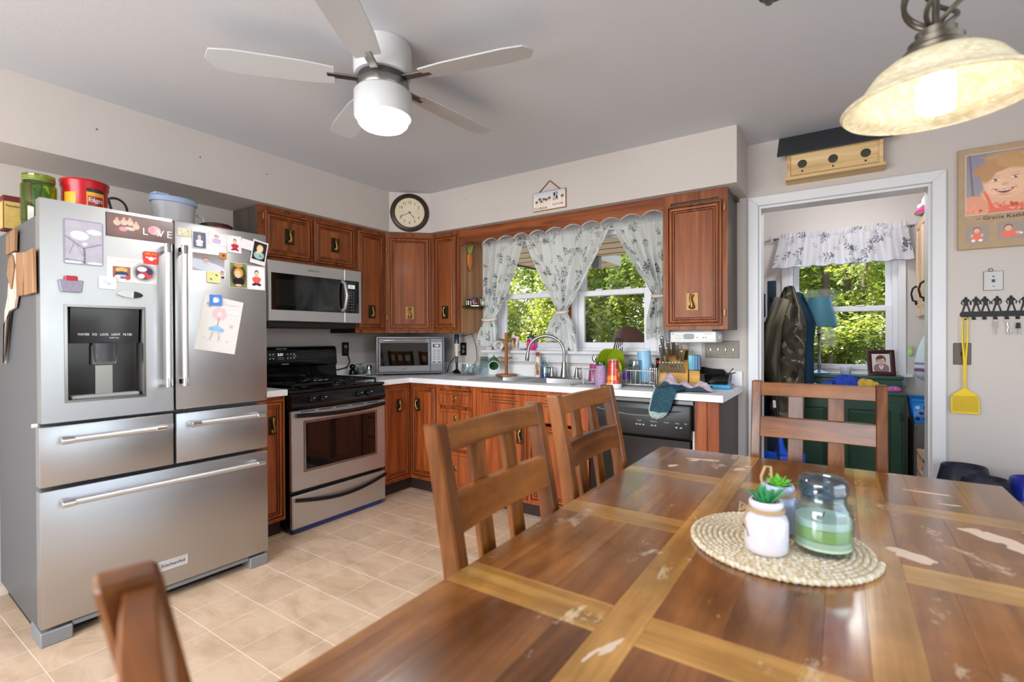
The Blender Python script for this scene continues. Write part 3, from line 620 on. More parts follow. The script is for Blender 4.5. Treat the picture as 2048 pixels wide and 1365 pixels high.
def flat(name, label, cat, y0, z0, w, h, painter, group=None, t=.0012, ang=0, n0=0, back='#d6d2d2', gloss=True, rnd=0):
    """flat thing stuck on the fridge front: card with a printed face"""
    O = Vector((FR+n0, y0+w/2, z0+h/2)); a = math.radians(ang)
    U = Vector((0, math.cos(a), math.sin(a))); V = Vector((0, -math.sin(a), math.cos(a))); N = Vector((1, 0, 0))
    O = O-U*w/2-V*h/2
    th = thing(name, label, cat, tuple(O), group=group)
    q = MB().frame(O, U, V, N)
    if rnd:
        pl = []
        for cx, cy, a0 in ((w-rnd, rnd, -90), (w-rnd, h-rnd, 0), (rnd, h-rnd, 90), (rnd, rnd, 180)):
            for k in range(5): pl.append((cx+rnd*math.cos(math.radians(a0+22.5*k)), cy+rnd*math.sin(math.radians(a0+22.5*k))))
        q.prism(pl, 0, t)
    else: q.box(0, 0, 0, w, h, t)
    q.build('card', mat('card_'+back, back, .4), th)
    P = Paint(w-2*rnd*.6 if rnd else w*.97, h-2*rnd*.6 if rnd else h*.97, max(.0012, min(w, h)/44), back); painter(P)
    q = MB().frame(O+N*t+U*(w-P.w)/2+V*(h-P.h)/2, U, V, N); P.to(q, .0003); q.build('print', M_glossprint if gloss else M_print, th)
    return th
def baby(bg, bg2, hair, body, cx=.5, cy=.62, s=1, skin='#e8bfa8', legs=None, border=True):
    def f(P):
        m = .06 if border else 0
        P.r(m, m, 1-m, 1-m, bg); P.e(.5, .45, .46, .5, bg2, soft=.8, op=.8)
        P.e(cx, cy-.3*s, .24*s, .22*s, body); P.e(cx-.17*s, cy-.3*s, .08*s, .16*s, body, 25); P.e(cx+.17*s, cy-.3*s, .08*s, .16*s, body, -25)
        if legs: P.e(cx-.14*s, cy-.48*s, .16*s, .07*s, legs, 15); P.e(cx+.14*s, cy-.48*s, .16*s, .07*s, legs, -15)
        else: P.e(cx, cy-.46*s, .28*s, .08*s, body)
        P.e(cx, cy+.05*s, .135*s, .155*s, hair); P.e(cx, cy, .115*s, .135*s, skin)
        for dx in (-.045, .045): P.e(cx+dx*s, cy+.02*s, .013*s, .016*s, '#3a2a22')
        P.e(cx, cy-.06*s, .035*s, .016*s, '#b0584e'); P.e(cx-.2*s, cy-.4*s, .04*s, .05*s, skin); P.e(cx+.2*s, cy-.4*s, .04*s, .05*s, skin)
        P.noise(.05)
    return f
def f_grey(P):
    P.grad('#a9a5b2', '#b5b0bd'); P.e(.38, .66, .24, .10, '#eef4fb', -8); P.e(.78, .77, .2, .06, '#e4edf7', -4); P.e(.52, .47, .06, .035, '#e6eef5')
    P.line(0, .62, .48, .36, .002, '#77727f'); P.line(.48, .36, .98, .5, .002, '#77727f'); P.line(.5, .36, .52, 0, .003, '#5d5966'); P.line(.25, .5, .1, .2, .0015, '#8a8592'); P.line(.3, .44, .5, .15, .0015, '#8a8592'); P.line(0, .08, .5, .04, .002, '#6d6876'); P.e(.2, .02, .25, .03, '#dfeaf8'); P.e(.8, .02, .2, .03, '#dfeaf8'); P.noise(.04)
th = flat('magnet_sheet', 'tall grey and white marbled magnetic sheet at upper left of the fridge', 'magnet', -2.780, 1.540, .129, .185, f_grey, t=.003, back='#8f8ea6', rnd=.008)
def f_love(P):
    P.grad('#5a4444', '#6d5a58'); P.e(.25, .55, .35, .6, '#8b6c66', soft=1.2, op=.7)
    for x, y in ((.14, .62), (.24, .66), (.33, .68), (.42, .55)): P.e(x, y, .05, .13, '#e0b8a8', 20); P.e(x, y+.14, .022, .09, '#d8a893')
    P.e(.23, .37, .06, .1, '#e596a8'); P.e(.33, .42, .07, .07, '#e9c4b8', -10); P.e(.7, .5, .1, .2, '#e7a3ad'); P.e(.66, .5, .04, .15, '#ee8ea4'); P.e(.76, .42, .04, .16, '#e7b2b0'); P.noise(.05, 3)
th = flat('photo_strip', 'dark brown photo strip with the word LOVE along the top of the left fridge door', 'photo', -2.642, 1.676, .257, .103, f_love, t=.001, back='#4c3a3a')
ly = MB().frame(*LW(FR+.0018, -2.642, 1.676))
for ch, x in (('L', .142), ('V', .203), ('E', .237)): ly.text(ch, .045, .0006, (x, .04, 0))
ly.build('lettering', mat('love_white', '#f2ece8', .5), th)
def f_xmas(P):
    P.r(.1, .12, .46, .62, '#8a5636'); P.e(.28, .5, .12, .1, '#d8a45c'); P.e(.28, .3, .14, .14, '#2a2440'); P.e(.28, .25, .12, .05, '#8ea8ff'); P.e(.4, .18, .05, .1, '#c03030'); P.e(.2, .2, .06, .07, '#e8d0b8')
    P.e(.74, .46, .22, .36, '#4a3a4a', soft=.5); P.e(.7, .6, .1, .1, '#e9dfe6'); P.e(.78, .4, .12, .1, '#b8383c'); P.e(.68, .3, .07, .1, '#efe8ec'); P.e(.84, .3, .08, .07, '#c43434'); P.e(.86, .52, .07, .14, '#2c2c50'); P.noise(.06)
flat('photo_card', 'white card with two holiday photos on the left fridge door', 'photo', -2.641, 1.480, .185, .108, f_xmas)
th = flat('magnet', 'red square magnet with the word RELAX on the corner of the holiday card', 'magnet', -2.508, 1.571, .058, .057, lambda P: (P.r(0, 0, 1, 1, '#d8352f'), P.e(.5, .42, .2, .17, '#f3efee'), P.e(.25, .5, .2, .07, '#cfc8c8', -15), P.e(.75, .5, .2, .07, '#cfc8c8', 15)), group='fridge magnets', t=.004, back='#d8352f', rnd=.007, n0=.002)
q = MB().frame(*LW(FR+.0068, -2.508, 1.571)); q.text('RELAX', .013, .001, (.029, .046, 0), wid=.044); q.build('lettering', mat('yellow_ink', '#f0b52c', .5), th)
cl = thing('magnet_pocket', 'grey speckled magnetic clip with a dark red top at left of the fridge door', 'magnet', (FR, -2.758, 1.45))
q = MB().frame(*LW(FR, -2.797, 1.423)); q.prism([(.006, 0), (.072, 0), (.078, .05), (-.002, .05)], 0, .014); q.build('pocket', mat('speckled_grey', '#8b8798', .6, noise=.45, nscale=220), cl, bevel=.003)
MB().frame(*LW(FR, -2.779, 1.473)).box(0, -.004, .002, .04, .017, .016).build('clip_top', mat('dark_red_plastic', '#a81e33', .4), cl, bevel=.003)
flat('magnet', 'pale blue and white square magnet at the lower corner of the holiday card', 'magnet', -2.669, 1.446, .060, .053, lambda P: (P.e(.5, .5, .4, .36, '#c4d2ea', soft=.6), P.e(.6, .42, .14, .12, '#a7b4d6'), P.e(.35, .6, .16, .14, '#b7c6e4')), group='fridge magnets', t=.004, back='#dde4e6', rnd=.008, n0=.002)
op = thing('bottle_opener', 'oval white and black magnetic opener under the holiday card', 'opener', (FR, -2.56, 1.43))
A = tr(FR, -2.559, 1.428) @ Matrix(((0, 0, 1, 0), (1, 0, 0, 0), (0, 1, 0, 0), (0, 0, 0, 1))) @ rot('Z', -4)
el = lambda x0, x1: [(.046*math.cos(t_), .015*math.sin(t_)) for t_ in np.linspace(0, 2*PI, 40)[:-1] if x0 <= .046*math.cos(t_) <= x1]
q = MB().mat(A); q.prism([(.047*math.cos(t_), .0165*math.sin(t_)) for t_ in np.linspace(0, 2*PI, 36)[:-1]], .002, .008); q.build('rim', M_chrome, op, bevel=.001)
q = MB().mat(A); q.prism(el(-.05, .008), .008, .012); q.build('white_half', mat('opener_white', '#bfbfbd', .4), op, bevel=.001)
q = MB().mat(A); q.prism(el(.01, .05), .008, .013); q.build('black_half', M_blackm, op, bevel=.001)
# right door
G = 'snapshots on the fridge'
flat('magnet', 'green and cream patterned magnet at the top inner corner of the right door', 'magnet', -2.369, 1.722, .058, .036, lambda P: [P.e(x, y, .12, .2, c) for x, y, c in ((.2, .7, '#b9b585'), (.5, .4, '#d8b9a0'), (.75, .7, '#a8ae78'), (.3, .25, '#c7a892'), (.82, .25, '#bdb98c'))], group='fridge magnets', t=.003, back='#ccc8a6')
flat('snapshot', 'snapshot of a small child in a pale dress on dark blue', 'photo', -2.309, 1.671, .065, .087, baby('#3d4a66', '#54607d', '#c9a67c', '#e4d9e8', .5, .62, .9), G, n0=.0015)
flat('snapshot', 'wide snapshot of a seated child in lilac on a pink ground', 'photo', -2.238, 1.699, .089, .062, baby('#e8d3dc', '#f0e2e6', '#6d4a3a', '#b9b4d8', .45, .66, .95), G)
flat('snapshot', 'snapshot of a child in a red dress on pale pink', 'photo', -2.149, 1.674, .072, .088, baby('#e9d5da', '#efe0e2', '#4a3028', '#b02c40', .55, .64, .95, legs='#8a2034'), G, n0=.0016)
flat('snapshot', 'tilted blank white photo back between two snapshots', 'photo', -2.078, 1.700, .062, .052, lambda P: P.r(.4, .4, .8, .55, '#d6d4e0'), G, ang=-8, n0=.003, back='#dcdadc')
flat('snapshot', 'tilted snapshot of a baby in teal stripes on black with a white border', 'photo', -2.026, 1.628, .082, .128, lambda P: (P.r(.06, .16, .94, .95, '#241a20'), baby('#241a20', '#2c2026', '#c59c66', '#7fa9b0', .5, .62, 1.25, border=True)(P) if False else (P.e(.5, .38, .34, .17, '#8fb4a8'), P.e(.5, .68, .22, .17, '#caa070'), P.e(.5, .65, .19, .15, '#ecc3a8'), P.e(.4, .5, .1, .06, '#ecc3a8', 30), P.e(.62, .36, .12, .04, '#5e86a8'), P.e(.43, .67, .02, .012, '#33241c'), P.e(.57, .67, .02, .012, '#33241c'))), G, ang=-10, n0=.0045)
flat('snapshot', 'large snapshot of a baby lying on a pale blanket', 'photo', -2.308, 1.565, .150, .088, lambda P: (P.grad('#b9b6c4', '#8d8280'), P.e(.3, .3, .5, .3, '#cfd9ea', -14), P.e(.75, .2, .4, .2, '#d4d6e6', -20), P.e(.42, .45, .14, .16, '#c8d6e4'), P.e(.4, .62, .10, .17, '#8a6a58'), P.e(.4, .58, .09, .15, '#dcb6a8'), P.e(.37, .6, .012, .02, '#3a2a22'), P.e(.43, .6, .012, .02, '#3a2a22')), G)
flat('magnet', 'small wooden tile magnet on the lying baby snapshot', 'magnet', -2.185, 1.636, .034, .031, lambda P: P.e(.5, .5, .25, .25, '#8a3020'), 'fridge magnets', t=.006, n0=.002, back='#b98a4e')
flat('magnet', 'cream square magnet with green shamrocks on the right door', 'magnet', -2.245, 1.510, .062, .057, lambda P: [P.e(x, y, r_, r_, c) for x, y, r_, c in ((.72, .75, .09, '#4d9a4a'), (.8, .68, .08, '#4d9a4a'), (.22, .3, .09, '#4d9a4a'), (.3, .24, .08, '#4d9a4a'), (.4, .85, .04, '#c04030'), (.6, .35, .04, '#d8a060'))], 'fridge magnets', t=.004, n0=.002, back='#eadb9e', rnd=.008)
flat('snapshot', 'tiny portrait photo tucked behind the shamrock magnet', 'photo', -2.183, 1.530, .026, .05, lambda P: (P.e(.4, .65, .3, .22, '#6a3a30'), P.e(.4, .62, .2, .16, '#e2b49c'), P.r(.2, .1, .8, .3, '#303848')), G, n0=.0015)
flat('snapshot', 'snapshot of a blond child in black on a green garden ground', 'photo', -2.136, 1.495, .088, .130, lambda P: (P.grad('#7d7c50', '#6f8a4c'), P.e(.5, .5, .46, .48, '#3a3a28', soft=.3), P.e(.5, .92, .26, .1, '#b98e58'), P.e(.5, .24, .34, .17, '#17151a'), P.e(.5, .6, .27, .2, '#c98f48'), P.e(.46, .54, .17, .15, '#ecc09c'), P.e(.4, .56, .022, .014, '#33241c'), P.e(.53, .56, .022, .014, '#33241c'), P.e(.46, .46, .05, .014, '#a84a40'), P.e(.5, .09, .2, .05, '#dcae88')), G)
flat('snapshot', 'snapshot of a child in a coral top and dark trousers on pink', 'photo', -2.047, 1.492, .094, .126, baby('#ecdbe0', '#f1e4e6', '#3d2620', '#de5a50', .52, .66, .92, legs='#26283e'), G)
def f_draw(P):
    P.e(.14, .86, .055, .03, '#a9a4a4'); P.e(.2, .86, .055, .03, '#a9a4a4'); P.e(.17, .83, .05, .035, '#a9a4a4')
    # generic coloured pencil picture: a pink flower with blue cup of petals on two stems
    for k in range(7): P.e(.45+.11*math.cos(k*.9), .70+.075*math.sin(k*.9), .085, .06, '#dcbcc8', k*51)
    P.e(.45, .70, .06, .042, '#ecd9c2'); P.line(.45, .62, .44, .44, .0025, '#8d8a86'); P.e(.44, .4, .2, .055, '#7fb6da'); P.e(.44, .44, .11, .04, '#8ec2e2'); P.e(.44, .355, .17, .022, '#c9c6cc')
    P.line(.36, .34, .32, .2, .004, '#b5b2b2'); P.line(.52, .34, .54, .2, .004, '#b5b2b2'); P.e(.3, .19, .07, .025, '#d3d0d0'); P.e(.56, .19, .07, .025, '#d3d0d0')
    P.e(.82, .78, .15, .055, '#b7b2b2'); P.e(.82, .78, .14, .047, '#f0ecea')
    for k in range(5): P.line(.8, .5, .8+.055*math.cos(k*1.257+.3), .5+.04*math.sin(k*1.257+.3), .0022, '#b2adad')
    P.line(.5, .93, .93, .915, .0016, '#c6c2c2'); P.line(.5, .905, .9, .89, .0016, '#c6c2c2'); P.line(.2, .24, .14, .2, .002, '#cbb'); P.e(.76, .2, .05, .025, '#d0cccc')
th = flat('drawing', 'white sheet with a coloured pencil drawing on the right fridge door', 'drawing', -2.282, 1.163, .192, .274, f_draw, ang=-10, back='#dcd8d6', gloss=False)
flat('magnet', 'blue square magnet with a white bird holding the drawing', 'magnet', -2.233, 1.396, .058, .055, lambda P: (P.r(0, 0, 1, 1, '#4f86d0'), P.e(.5, .45, .3, .2, '#f5f5f5', 20), P.e(.36, .62, .12, .2, '#f5f5f5', -30), P.e(.62, .7, .06, .1, '#f5f5f5'), P.e(.68, .55, .06, .06, '#d8842c'), P.e(.85, .8, .07, .05, '#b83050')), 'fridge magnets', t=.004, n0=.003, back='#4f86d0', rnd=.006)
# wooden letters hanging on the fridge side
WB = lambda x, z: ((x, -2.8565, z), (1, 0, 0), (0, 0, 1), (0, -1, 0))
M_wl1 = wood('letter_wood', '#6e4a2c', '#946a44', '#a98058', 'z', 1, .5, .1, .1); M_wl2 = wood('letter_pale', '#b79f8c', '#cbb6a6', '#d8c6b8', 'z', 1, .6, 0, .05)
for poly, lab, mm in (([(.36, 1.612), (.52, 1.615), (.535, 1.71), (.37, 1.70)], 'small square brown wooden block high on the fridge side', M_wl1), ([(.555, 1.415), (.665, 1.415), (.70, 1.59), (.555, 1.60)], 'orange brown wooden plaque on the fridge side left of the widest one', M_wl1), ([(.69, 1.412), (.845, 1.415), (.84, 1.592), (.70, 1.588)], 'widest brown wooden plaque near the front edge of the fridge side', M_wl1)):
    q = MB().frame(*WB(0, 0)); q.prism(poly, .001, .012); tag(q.build('wooden_plaque', mm, None, bevel=.001), lab, 'plaque', 'wooden plaques on the fridge side')
q = MB().frame(*WB(0, 0)); q.prism([(.27, 1.30), (.40, 1.36), (.50, 1.37), (.545, 1.43), (.53, 1.5), (.54, 1.605), (.47, 1.61), (.44, 1.5), (.38, 1.48), (.36, 1.42), (.30, 1.36), (.27, 1.12), (.25, 1.12)], .001, .009)
tag(q.build('paper_cutout', M_wl2), 'pale curled paper cut-out hanging down the fridge side', 'cutout')
q = MB().frame(*WB(0, 0)); q.prism([(.43, 1.585), (.5, 1.6), (.535, 1.55), (.47, 1.45), (.40, 1.52)], .010, .016); tag(q.build('wooden_plaque', M_wl1, None, bevel=.001), 'pointed brown wooden piece over the pale cut-out', 'plaque', 'wooden plaques on the fridge side')
# the fridge stands slightly askew: turn it and everything stuck to it about its middle
PV = Vector((.45, -2.40, 0)); RT = Matrix.Rotation(-.03, 3, 'Z')
for o in [o for o in COL.objects if o.name not in BEFORE and o.parent is None]:
    o.location = PV+RT @ (o.location-PV)+Vector((.004, .0125, 0)); o.rotation_euler.z += -.03
# ---------------- things on top of the fridge
TZ = 1.736
bx = thing('food_box', 'maroon and yellow cardboard box at the back of the fridge top', 'box', (.27, -2.82, TZ))
MB().box(.22, -2.853, TZ, .31, -2.79, 1.892).build('carton', mat('maroon_card', '#6a2427', .6), bx, bevel=.001)
q = MB(); q.box(.224, -2.8542, 1.742, .306, -2.853, 1.865); q.box(.31, -2.85, 1.742, .3112, -2.793, 1.865); q.build('box_label', mat('box_cream', '#c9ad62', .6, noise=.25, nscale=40), bx)
q = MB().frame((.3115, -2.822, 1.845), (0, 1, 0), (0, 0, 1), (1, 0, 0)); q.text('Pancake', .014, .0006); q.build('lettering', mat('maroon_ink', '#5a1a1a', .6), bx)
jr = thing('glass_jar', 'green glass jar of lime and copper utensils on the fridge top', 'jar', (.55, -2.79, TZ))
M_gglass = clear('green_glass', '#cfdd86', .12); cy = -2.785
MB().lathe([(.002, TZ), (.056, TZ), (.06, TZ+.01), (.06, TZ+.165), (.052, TZ+.18), (.052, TZ+.2), (.055, TZ+.205), (.055, TZ+.212), (.05, TZ+.212), (.048, TZ+.18), (.056, TZ+.163), (.056, TZ+.012), (.002, TZ+.008)], (.55, cy, 0), 32).build('jar_body', M_gglass, jr)
for k in range(3): MB().tube([(.55+.053*math.cos(t_), cy+.053*math.sin(t_), TZ+.186+.007*k) for t_ in np.linspace(0, 2*PI, 25)[:-1]], .003, 6, True).build('screw_ring', mat('green_rim', '#7f8f3c', .2), jr)
for p0, p1, c, r_ in (((.53, cy-.02, TZ+.02), (.57, cy+.0, TZ+.17), '#5fae1c', .010), ((.41, cy+.03, TZ+.02), (.55, cy-.02, TZ+.16), '#7cc62e', .009), ((.57, cy-.03, TZ+.02), (.575, cy-.035, TZ+.17), '#b06a3c', .008), ((.55, cy+.02, TZ+.02), (.42, cy+.035, TZ+.15), '#a8663e', .008)): MB().cyl(p0, p1, r_, n=10).build('utensil', mat('ut_'+c, c, .4), jr)
cn = thing('coffee_canister', 'large open red plastic coffee canister on the fridge top', 'canister', (.55, -2.626, TZ))
M_red = mat('red_plastic', '#b5121f', .3); ccy = -2.626
MB().lathe([(.002, TZ), (.085, TZ), (.088, TZ+.01), (.083, TZ+.02), (.083, TZ+.185), (.088, TZ+.195), (.088, TZ+.212), (.091, TZ+.218), (.088, TZ+.224), (.082, TZ+.224), (.079, TZ+.19), (.079, TZ+.02), (.002, TZ+.012)], (.55, ccy, 0), 48).build('body', M_red, cn)
def curved(mb, c, r, a0, a1, z0, z1, n=10): 
    P = [(c[0]+r*math.cos(a), c[1]+r*math.sin(a), z) for a in np.linspace(a0, a1, n) for z in (z0, z1)]
    return mb.add(P, [(2*i, 2*i+2, 2*i+3, 2*i+1) for i in range(n-1)])
curved(MB(), (.55, ccy), .0838, -.2, .65, TZ+.06, TZ+.185).build('label', mat('canister_yellow', '#e0a52a', .4), cn)
curved(MB(), (.55, ccy), .0842, -.15, .58, TZ+.105, TZ+.150).build('label_band', mat('canister_red', '#a0202a', .4), cn)
curved(MB(), (.55, ccy), .0838, -1.25, -.65, TZ+.04, TZ+.16).build('label', mat('canister_yellow', '#e0a52a', .4), cn)
curved(MB(), (.55, ccy), .0842, -.2, .65, TZ+.168, TZ+.185).build('label_band', mat('canister_dark', '#33222a', .4), cn)
q = MB()
for i, ch in enumerate('Folgers'):
    a = -.06+.092*i; q.frame((.55+.0846*math.cos(a), ccy+.0846*math.sin(a), TZ+.132), (-math.sin(a), math.cos(a), 0), (0, 0, 1), (math.cos(a), math.sin(a), 0)); q.text(ch, .03, .0006)
q.build('lettering', M_white, cn)
bk = thing('lidded_pot', 'small dark pot with a tall arched handle between the red canister and the pitcher', 'pot', (.42, -2.4750, TZ))
MB().lathe([(.002, TZ), (.05, TZ), (.062, TZ+.05), (.064, TZ+.10), (.058, TZ+.132), (.002, TZ+.124)], (.42, -2.4750, 0), 28).build('body', mat('dark_red_brown', '#4a2320', .4), bk)
MB().tube([(.42, -2.4800, TZ+.12)]+[(.42, -2.4700+.05*math.sin(a), TZ+.155+.055*math.cos(a)) for a in np.linspace(-.6, 1.7, 12)]+[(.42, -2.4200, TZ+.12)], .006, 8).build('handle', mat('dark_handle', '#35221c', .4), bk)
pt = thing('pitcher', 'frosted plastic pitcher with a pale blue lid on the fridge top', 'pitcher', (.42, -2.205, TZ))
M_frost = mat('frosted_plastic', '#f0f0f4', .35, trans=.55); A = rot('Z', 90).to_3x3()
MB().lathe([(.002, TZ), (.085, TZ), (.095, TZ+.02), (.112, TZ+.24), (.108, TZ+.24), (.09, TZ+.02), (.002, TZ+.006)], (.42, -2.205, 0), 32, .62, .95).build('body', M_frost, pt)
MB().lathe([(.1, TZ+.236), (.12, TZ+.238), (.121, TZ+.262), (.112, TZ+.268), (.06, TZ+.272), (.002, TZ+.272)], (.42, -2.205, 0), 32, .64, .96).build('lid', mat('lid_blue', '#a3b4d4', .4), pt)
MB().box(.39, -2.31, TZ+.268, .45, -2.235, TZ+.285).build('lid_spout', mat('lid_blue', '#a3b4d4', .4), pt, bevel=.006)
MB().tube([(.42, -2.09, TZ+.2), (.42, -2.055, TZ+.19), (.42, -2.055, TZ+.1), (.42, -2.10, TZ+.06)], .008, 8).build('handle', M_frost, pt)
tn = thing('round_tin', 'low round red tin with a black lid at the fridge top near the cabinet', 'tin', (.46, -1.985, TZ))
MB().lathe([(.002, TZ), (.084, TZ), (.084, TZ+.15), (.002, TZ+.15)], (.44, -1.995, 0), 36).build('body', M_red, tn)
MB().lathe([(.086, TZ+.138), (.086, TZ+.154), (.076, TZ+.16), (.074, TZ+.154), (.002, TZ+.154)], (.44, -1.995, 0), 36).build('lid', M_blackm, tn)
# ------------------------------------------------------------------ stove
sv = thing('stove', 'stainless and black gas stove with four burners', 'stove', (.35, -1.29, 0))
SY0, SY1 = -1.663, -.913
MB().box(.02, SY0+.004, .035, .625, SY1-.004, .885).build('stove_body', M_black, sv, bevel=.003)
for x in (.08, .56):
    for y in (SY0+.05, SY1-.05): MB().cyl((x, y, 0), (x, y, .036), .018, n=12).build('foot', M_blackm, sv)
MB().box(.56, SY0+.02, .004, .64, SY1-.02, .034).build('kick_strip', mat('blue_film', '#2c3a72', .3), sv)
def curved_bar(mb, y0, y1, z, x0, bow, r=.011, drop=0):
    return mb.tube([(x0+bow*math.sin(PI*t_), y0+(y1-y0)*t_, z-drop*math.sin(PI*t_)) for t_ in np.linspace(0, 1, 15)], r, 10)
d = MB().box(.627, SY0, .036, .660, SY1, .245).build('storage_drawer', M_steelh, sv, bevel=.006)
curved_bar(MB(), SY0+.02, SY1-.0, .218, .662, .02, .012, .045).build('handle', M_black, d)
d = MB().box(.627, SY0, .272, .660, SY1, .775).build('oven_door', M_steelh, sv, bevel=.006)
MB().box(.655, -1.572, .395, .6625, -1.005, .695).build('oven_window', M_dglass, d, bevel=.003)
q = MB(); q.box(.654, -1.585, .383, .6615, -.993, .393); q.box(.654, -1.585, .697, .6615, -.993, .707); q.box(.654, -1.585, .393, .6615, -1.575, .697); q.box(.654, -1.003, .393, .6615, -.993, .697); q.build('window_frame', M_nickel, d)
curved_bar(MB(), SY0+.02, SY1-.02, .748, .672, .03, .014, .012).build('handle', M_black, d)
q = MB()
for k in range(5): q.box(.66, SY0+.06+.13*k, .764, .6615, SY0+.16+.13*k, .769)
q.build('vent_slot', M_blackm, d)
q = MB(); q.prism([(.60, .775), (.668, .79), (.668, .82), (.64, .885), (.60, .885)], 0, SY1-SY0)
q.v = [Vector((p.x, SY0+p.z, p.y)) for p in q.v]; pn = q.build('control_panel', M_black, sv, bevel=.004)
for y in (-1.535, -1.45, -1.16, -1.075):
    A = tr(.661, y, .838) @ rot('Y', 69); q = MB().mat(A); q.lathe([(.021, 0), (.023, .004), (.02, .018), (.016, .022), (.0001, .022)], (0, 0, 0), 20); q.box(-.004, -.019, .018, .004, .019, .03)
    kn = q.build('knob', M_black, pn); MB().mat(A).box(-.0012, .004, .03, .0012, .018, .0306).build('knob_mark', M_white, kn)
q = MB()
for y, s in ((-1.60, 'OFF  HI'), (-1.40, 'LO  HI'), (-1.225, 'LO  HI'), (-1.02, 'OFF')): q.frame((.6695-.0235*.6, y, .838), (0, 1, 0), (-.4, 0, .917), (.917, 0, .4)); q.text(s, .011, .0005)
q.build('panel_lettering', M_white, pn)
q = MB(); q.box(.02, SY0-.002, .886, .655, SY1+.002, .906); q.build('cooktop', M_black, sv, bevel=.008, seg=2)
for y0, y1 in ((-1.62, -1.32), (-1.26, -.955)):
    q = MB(); zz = .932
    for x in (.12, .36, .60): q.bar((x, y0, zz), (x, y1, zz), .014, .012)
    for y in (y0, (y0+y1)/2, y1): q.bar((.12, y, zz), (.60, y, zz), .014, .012)
    for x in (.12, .36, .6):
        for y in (y0, y1): q.bar((x, y, .905), (x, y, zz), .012, .012)
    for cx in (.24, .48):
        for a in range(4): q.bar((cx+.1*math.cos(a*PI/2+.785), (y0+y1)/2+.1*math.sin(a*PI/2+.785), zz), (cx+.04*math.cos(a*PI/2+.785), (y0+y1)/2+.04*math.sin(a*PI/2+.785), zz), .012, .012)
    q.build('grate', M_iron, sv, bevel=.002)
    for cx in (.24, .48):
        MB().lathe([(.05, .906), (.048, .914), (.03, .918), (.03, .925), (.002, .926)], (cx, (y0+y1)/2, 0), 24).build('burner', M_iron, sv)
q = MB(); q.prism([(.022, .886), (.1, .886), (.085, 1.02), (.10, 1.03), (.092, 1.14), (.08, 1.165), (.05, 1.172), (.022, 1.165)], 0, SY1-SY0); q.v = [Vector((p.x, SY0+p.z, p.y)) for p in q.v]; bgd = q.build('backguard', M_black, sv, bevel=.004)
fr_ = lambda y, z: ((.1005-.073*(z-1.03), y, z), (0, 1, 0), (-.073, 0, .997), (.997, 0, .073))
q = MB().frame(*fr_(-1.50, 1.055)); q.rings(.235, .09, [(0, 0), (0, .003), (.006, .003), (.008, .001)]); k = q.build('clock_panel', mat('panel_black', '#101114', .2), bgd)
q = MB().frame(*fr_(-1.50, 1.055)); q.text('2:21', .026, .0006, (.105, .058, .0015)); q.build('clock_display', emitter('display_white', '#dfe8ea', 1.2), bgd)
q = MB().frame(*fr_(-1.50, 1.055))
for x in (.025, .05, .16, .185, .21):
    for z in (.03, .06): q.ell((x, z, .0015), (.007, .007, .0006), 10, 4)
for z in (.02, .028, .036): q.box(.085, z, .001, .13, z+.002, .002)
q.build('panel_buttons', mat('grey_mark', '#8d9092', .5), bgd)
q = MB().frame(*fr_(-1.385, 1.155)); q.text('Precision Touch', .012, .0005); q.frame(*fr_(-1.36, 1.042)); q.text('FRIGIDAIRE', .011, .0005); q.build('backguard_lettering', M_white, bgd)
sp = thing('frying_pan', 'black frying pan on the left rear burner of the stove', 'pan', (.25, -1.47, .939))
MB().lathe([(.002, .9385), (.10, .9385), (.13, .975), (.127, .977), (.098, .942), (.002, .942)], (.25, -1.47, 0), 32).build('pan', M_iron, sp)
MB().bar((.38, -1.47, .972), (.54, -1.50, .985), .024, .012).build('handle', M_blackm, sp, bevel=.004)
wr_ = thing('foil_liner', 'crumpled piece of foil on the stove grates', 'foil', (.5, -1.45, .939))
X = np.zeros((10, 14, 3)); 
for i in range(10):
    for j in range(14): X[i, j] = (.44+.012*i+random.uniform(-.004, .004), -1.50+.014*j, .942+random.uniform(0, .012))
MB().grid(X).build('foil', M_chrome, wr_, smooth=.2, solid=.0006)
# ------------------------------------------------------------------ microwave
mv = thing('microwave', 'stainless over-the-range microwave with a dark glass door', 'microwave', (.2, -1.29, 1.31))
my0, my1, ys = -1.66, -.912, -1.07
MB().box(0, my0+.003, 1.345, .36, my1-.003, 1.744).build('microwave_body', M_blackm, mv)
MB().box(.0, my0+.01, 1.305, .375, my1-.03, 1.345).build('vent_grille', M_blackm, mv, bevel=.003)
d = MB().box(.362, my0, 1.346, .40, ys-.001, 1.746).build('door', M_steelh, mv, bevel=.004)
MB().box(.398, my0+.022, 1.42, .4025, ys+.0, 1.665).build('door_glass', M_dglass, d, bevel=.004)
q = MB(); q.box(.4027, my0+.05, 1.45, .4030, ys-.06, 1.625); q.build('viewing_window', M_glassdoor, d)
q = MB().frame(*LW(.4005, -1.33, 1.705)); q.text('whirlpool', .022, .0006); q.build('badge_lettering', M_nickel, d)
q = MB(); q.tube([(.402, -1.092, 1.435), (.428, -1.087, 1.455), (.445, -1.082, 1.545), (.428, -1.087, 1.635), (.402, -1.092, 1.652)], .013, 12); q.build('handle', M_steelh, d)
d = MB().box(.362, ys+.001, 1.346, .40, my1, 1.746).build('control_column', M_steelh, mv, bevel=.004)
MB().box(.398, ys+.004, 1.42, .4025, my1-.025, 1.665).build('keypad', M_dglass, d, bevel=.003)
q = MB().frame(*LW(.4026, ys+.03, 1.605)); q.box(0, 0, 0, .062, .028, .0008); q.build('display', emitter('display_pale', '#c9d2d2', .5), d)
q = MB().frame(*LW(.4036, ys+.061, 1.619)); q.text('2:21', .02, .0005); q.build('display_digits', M_blackm, d)
q = MB().frame(*LW(.4026, ys+.03, 1.43))
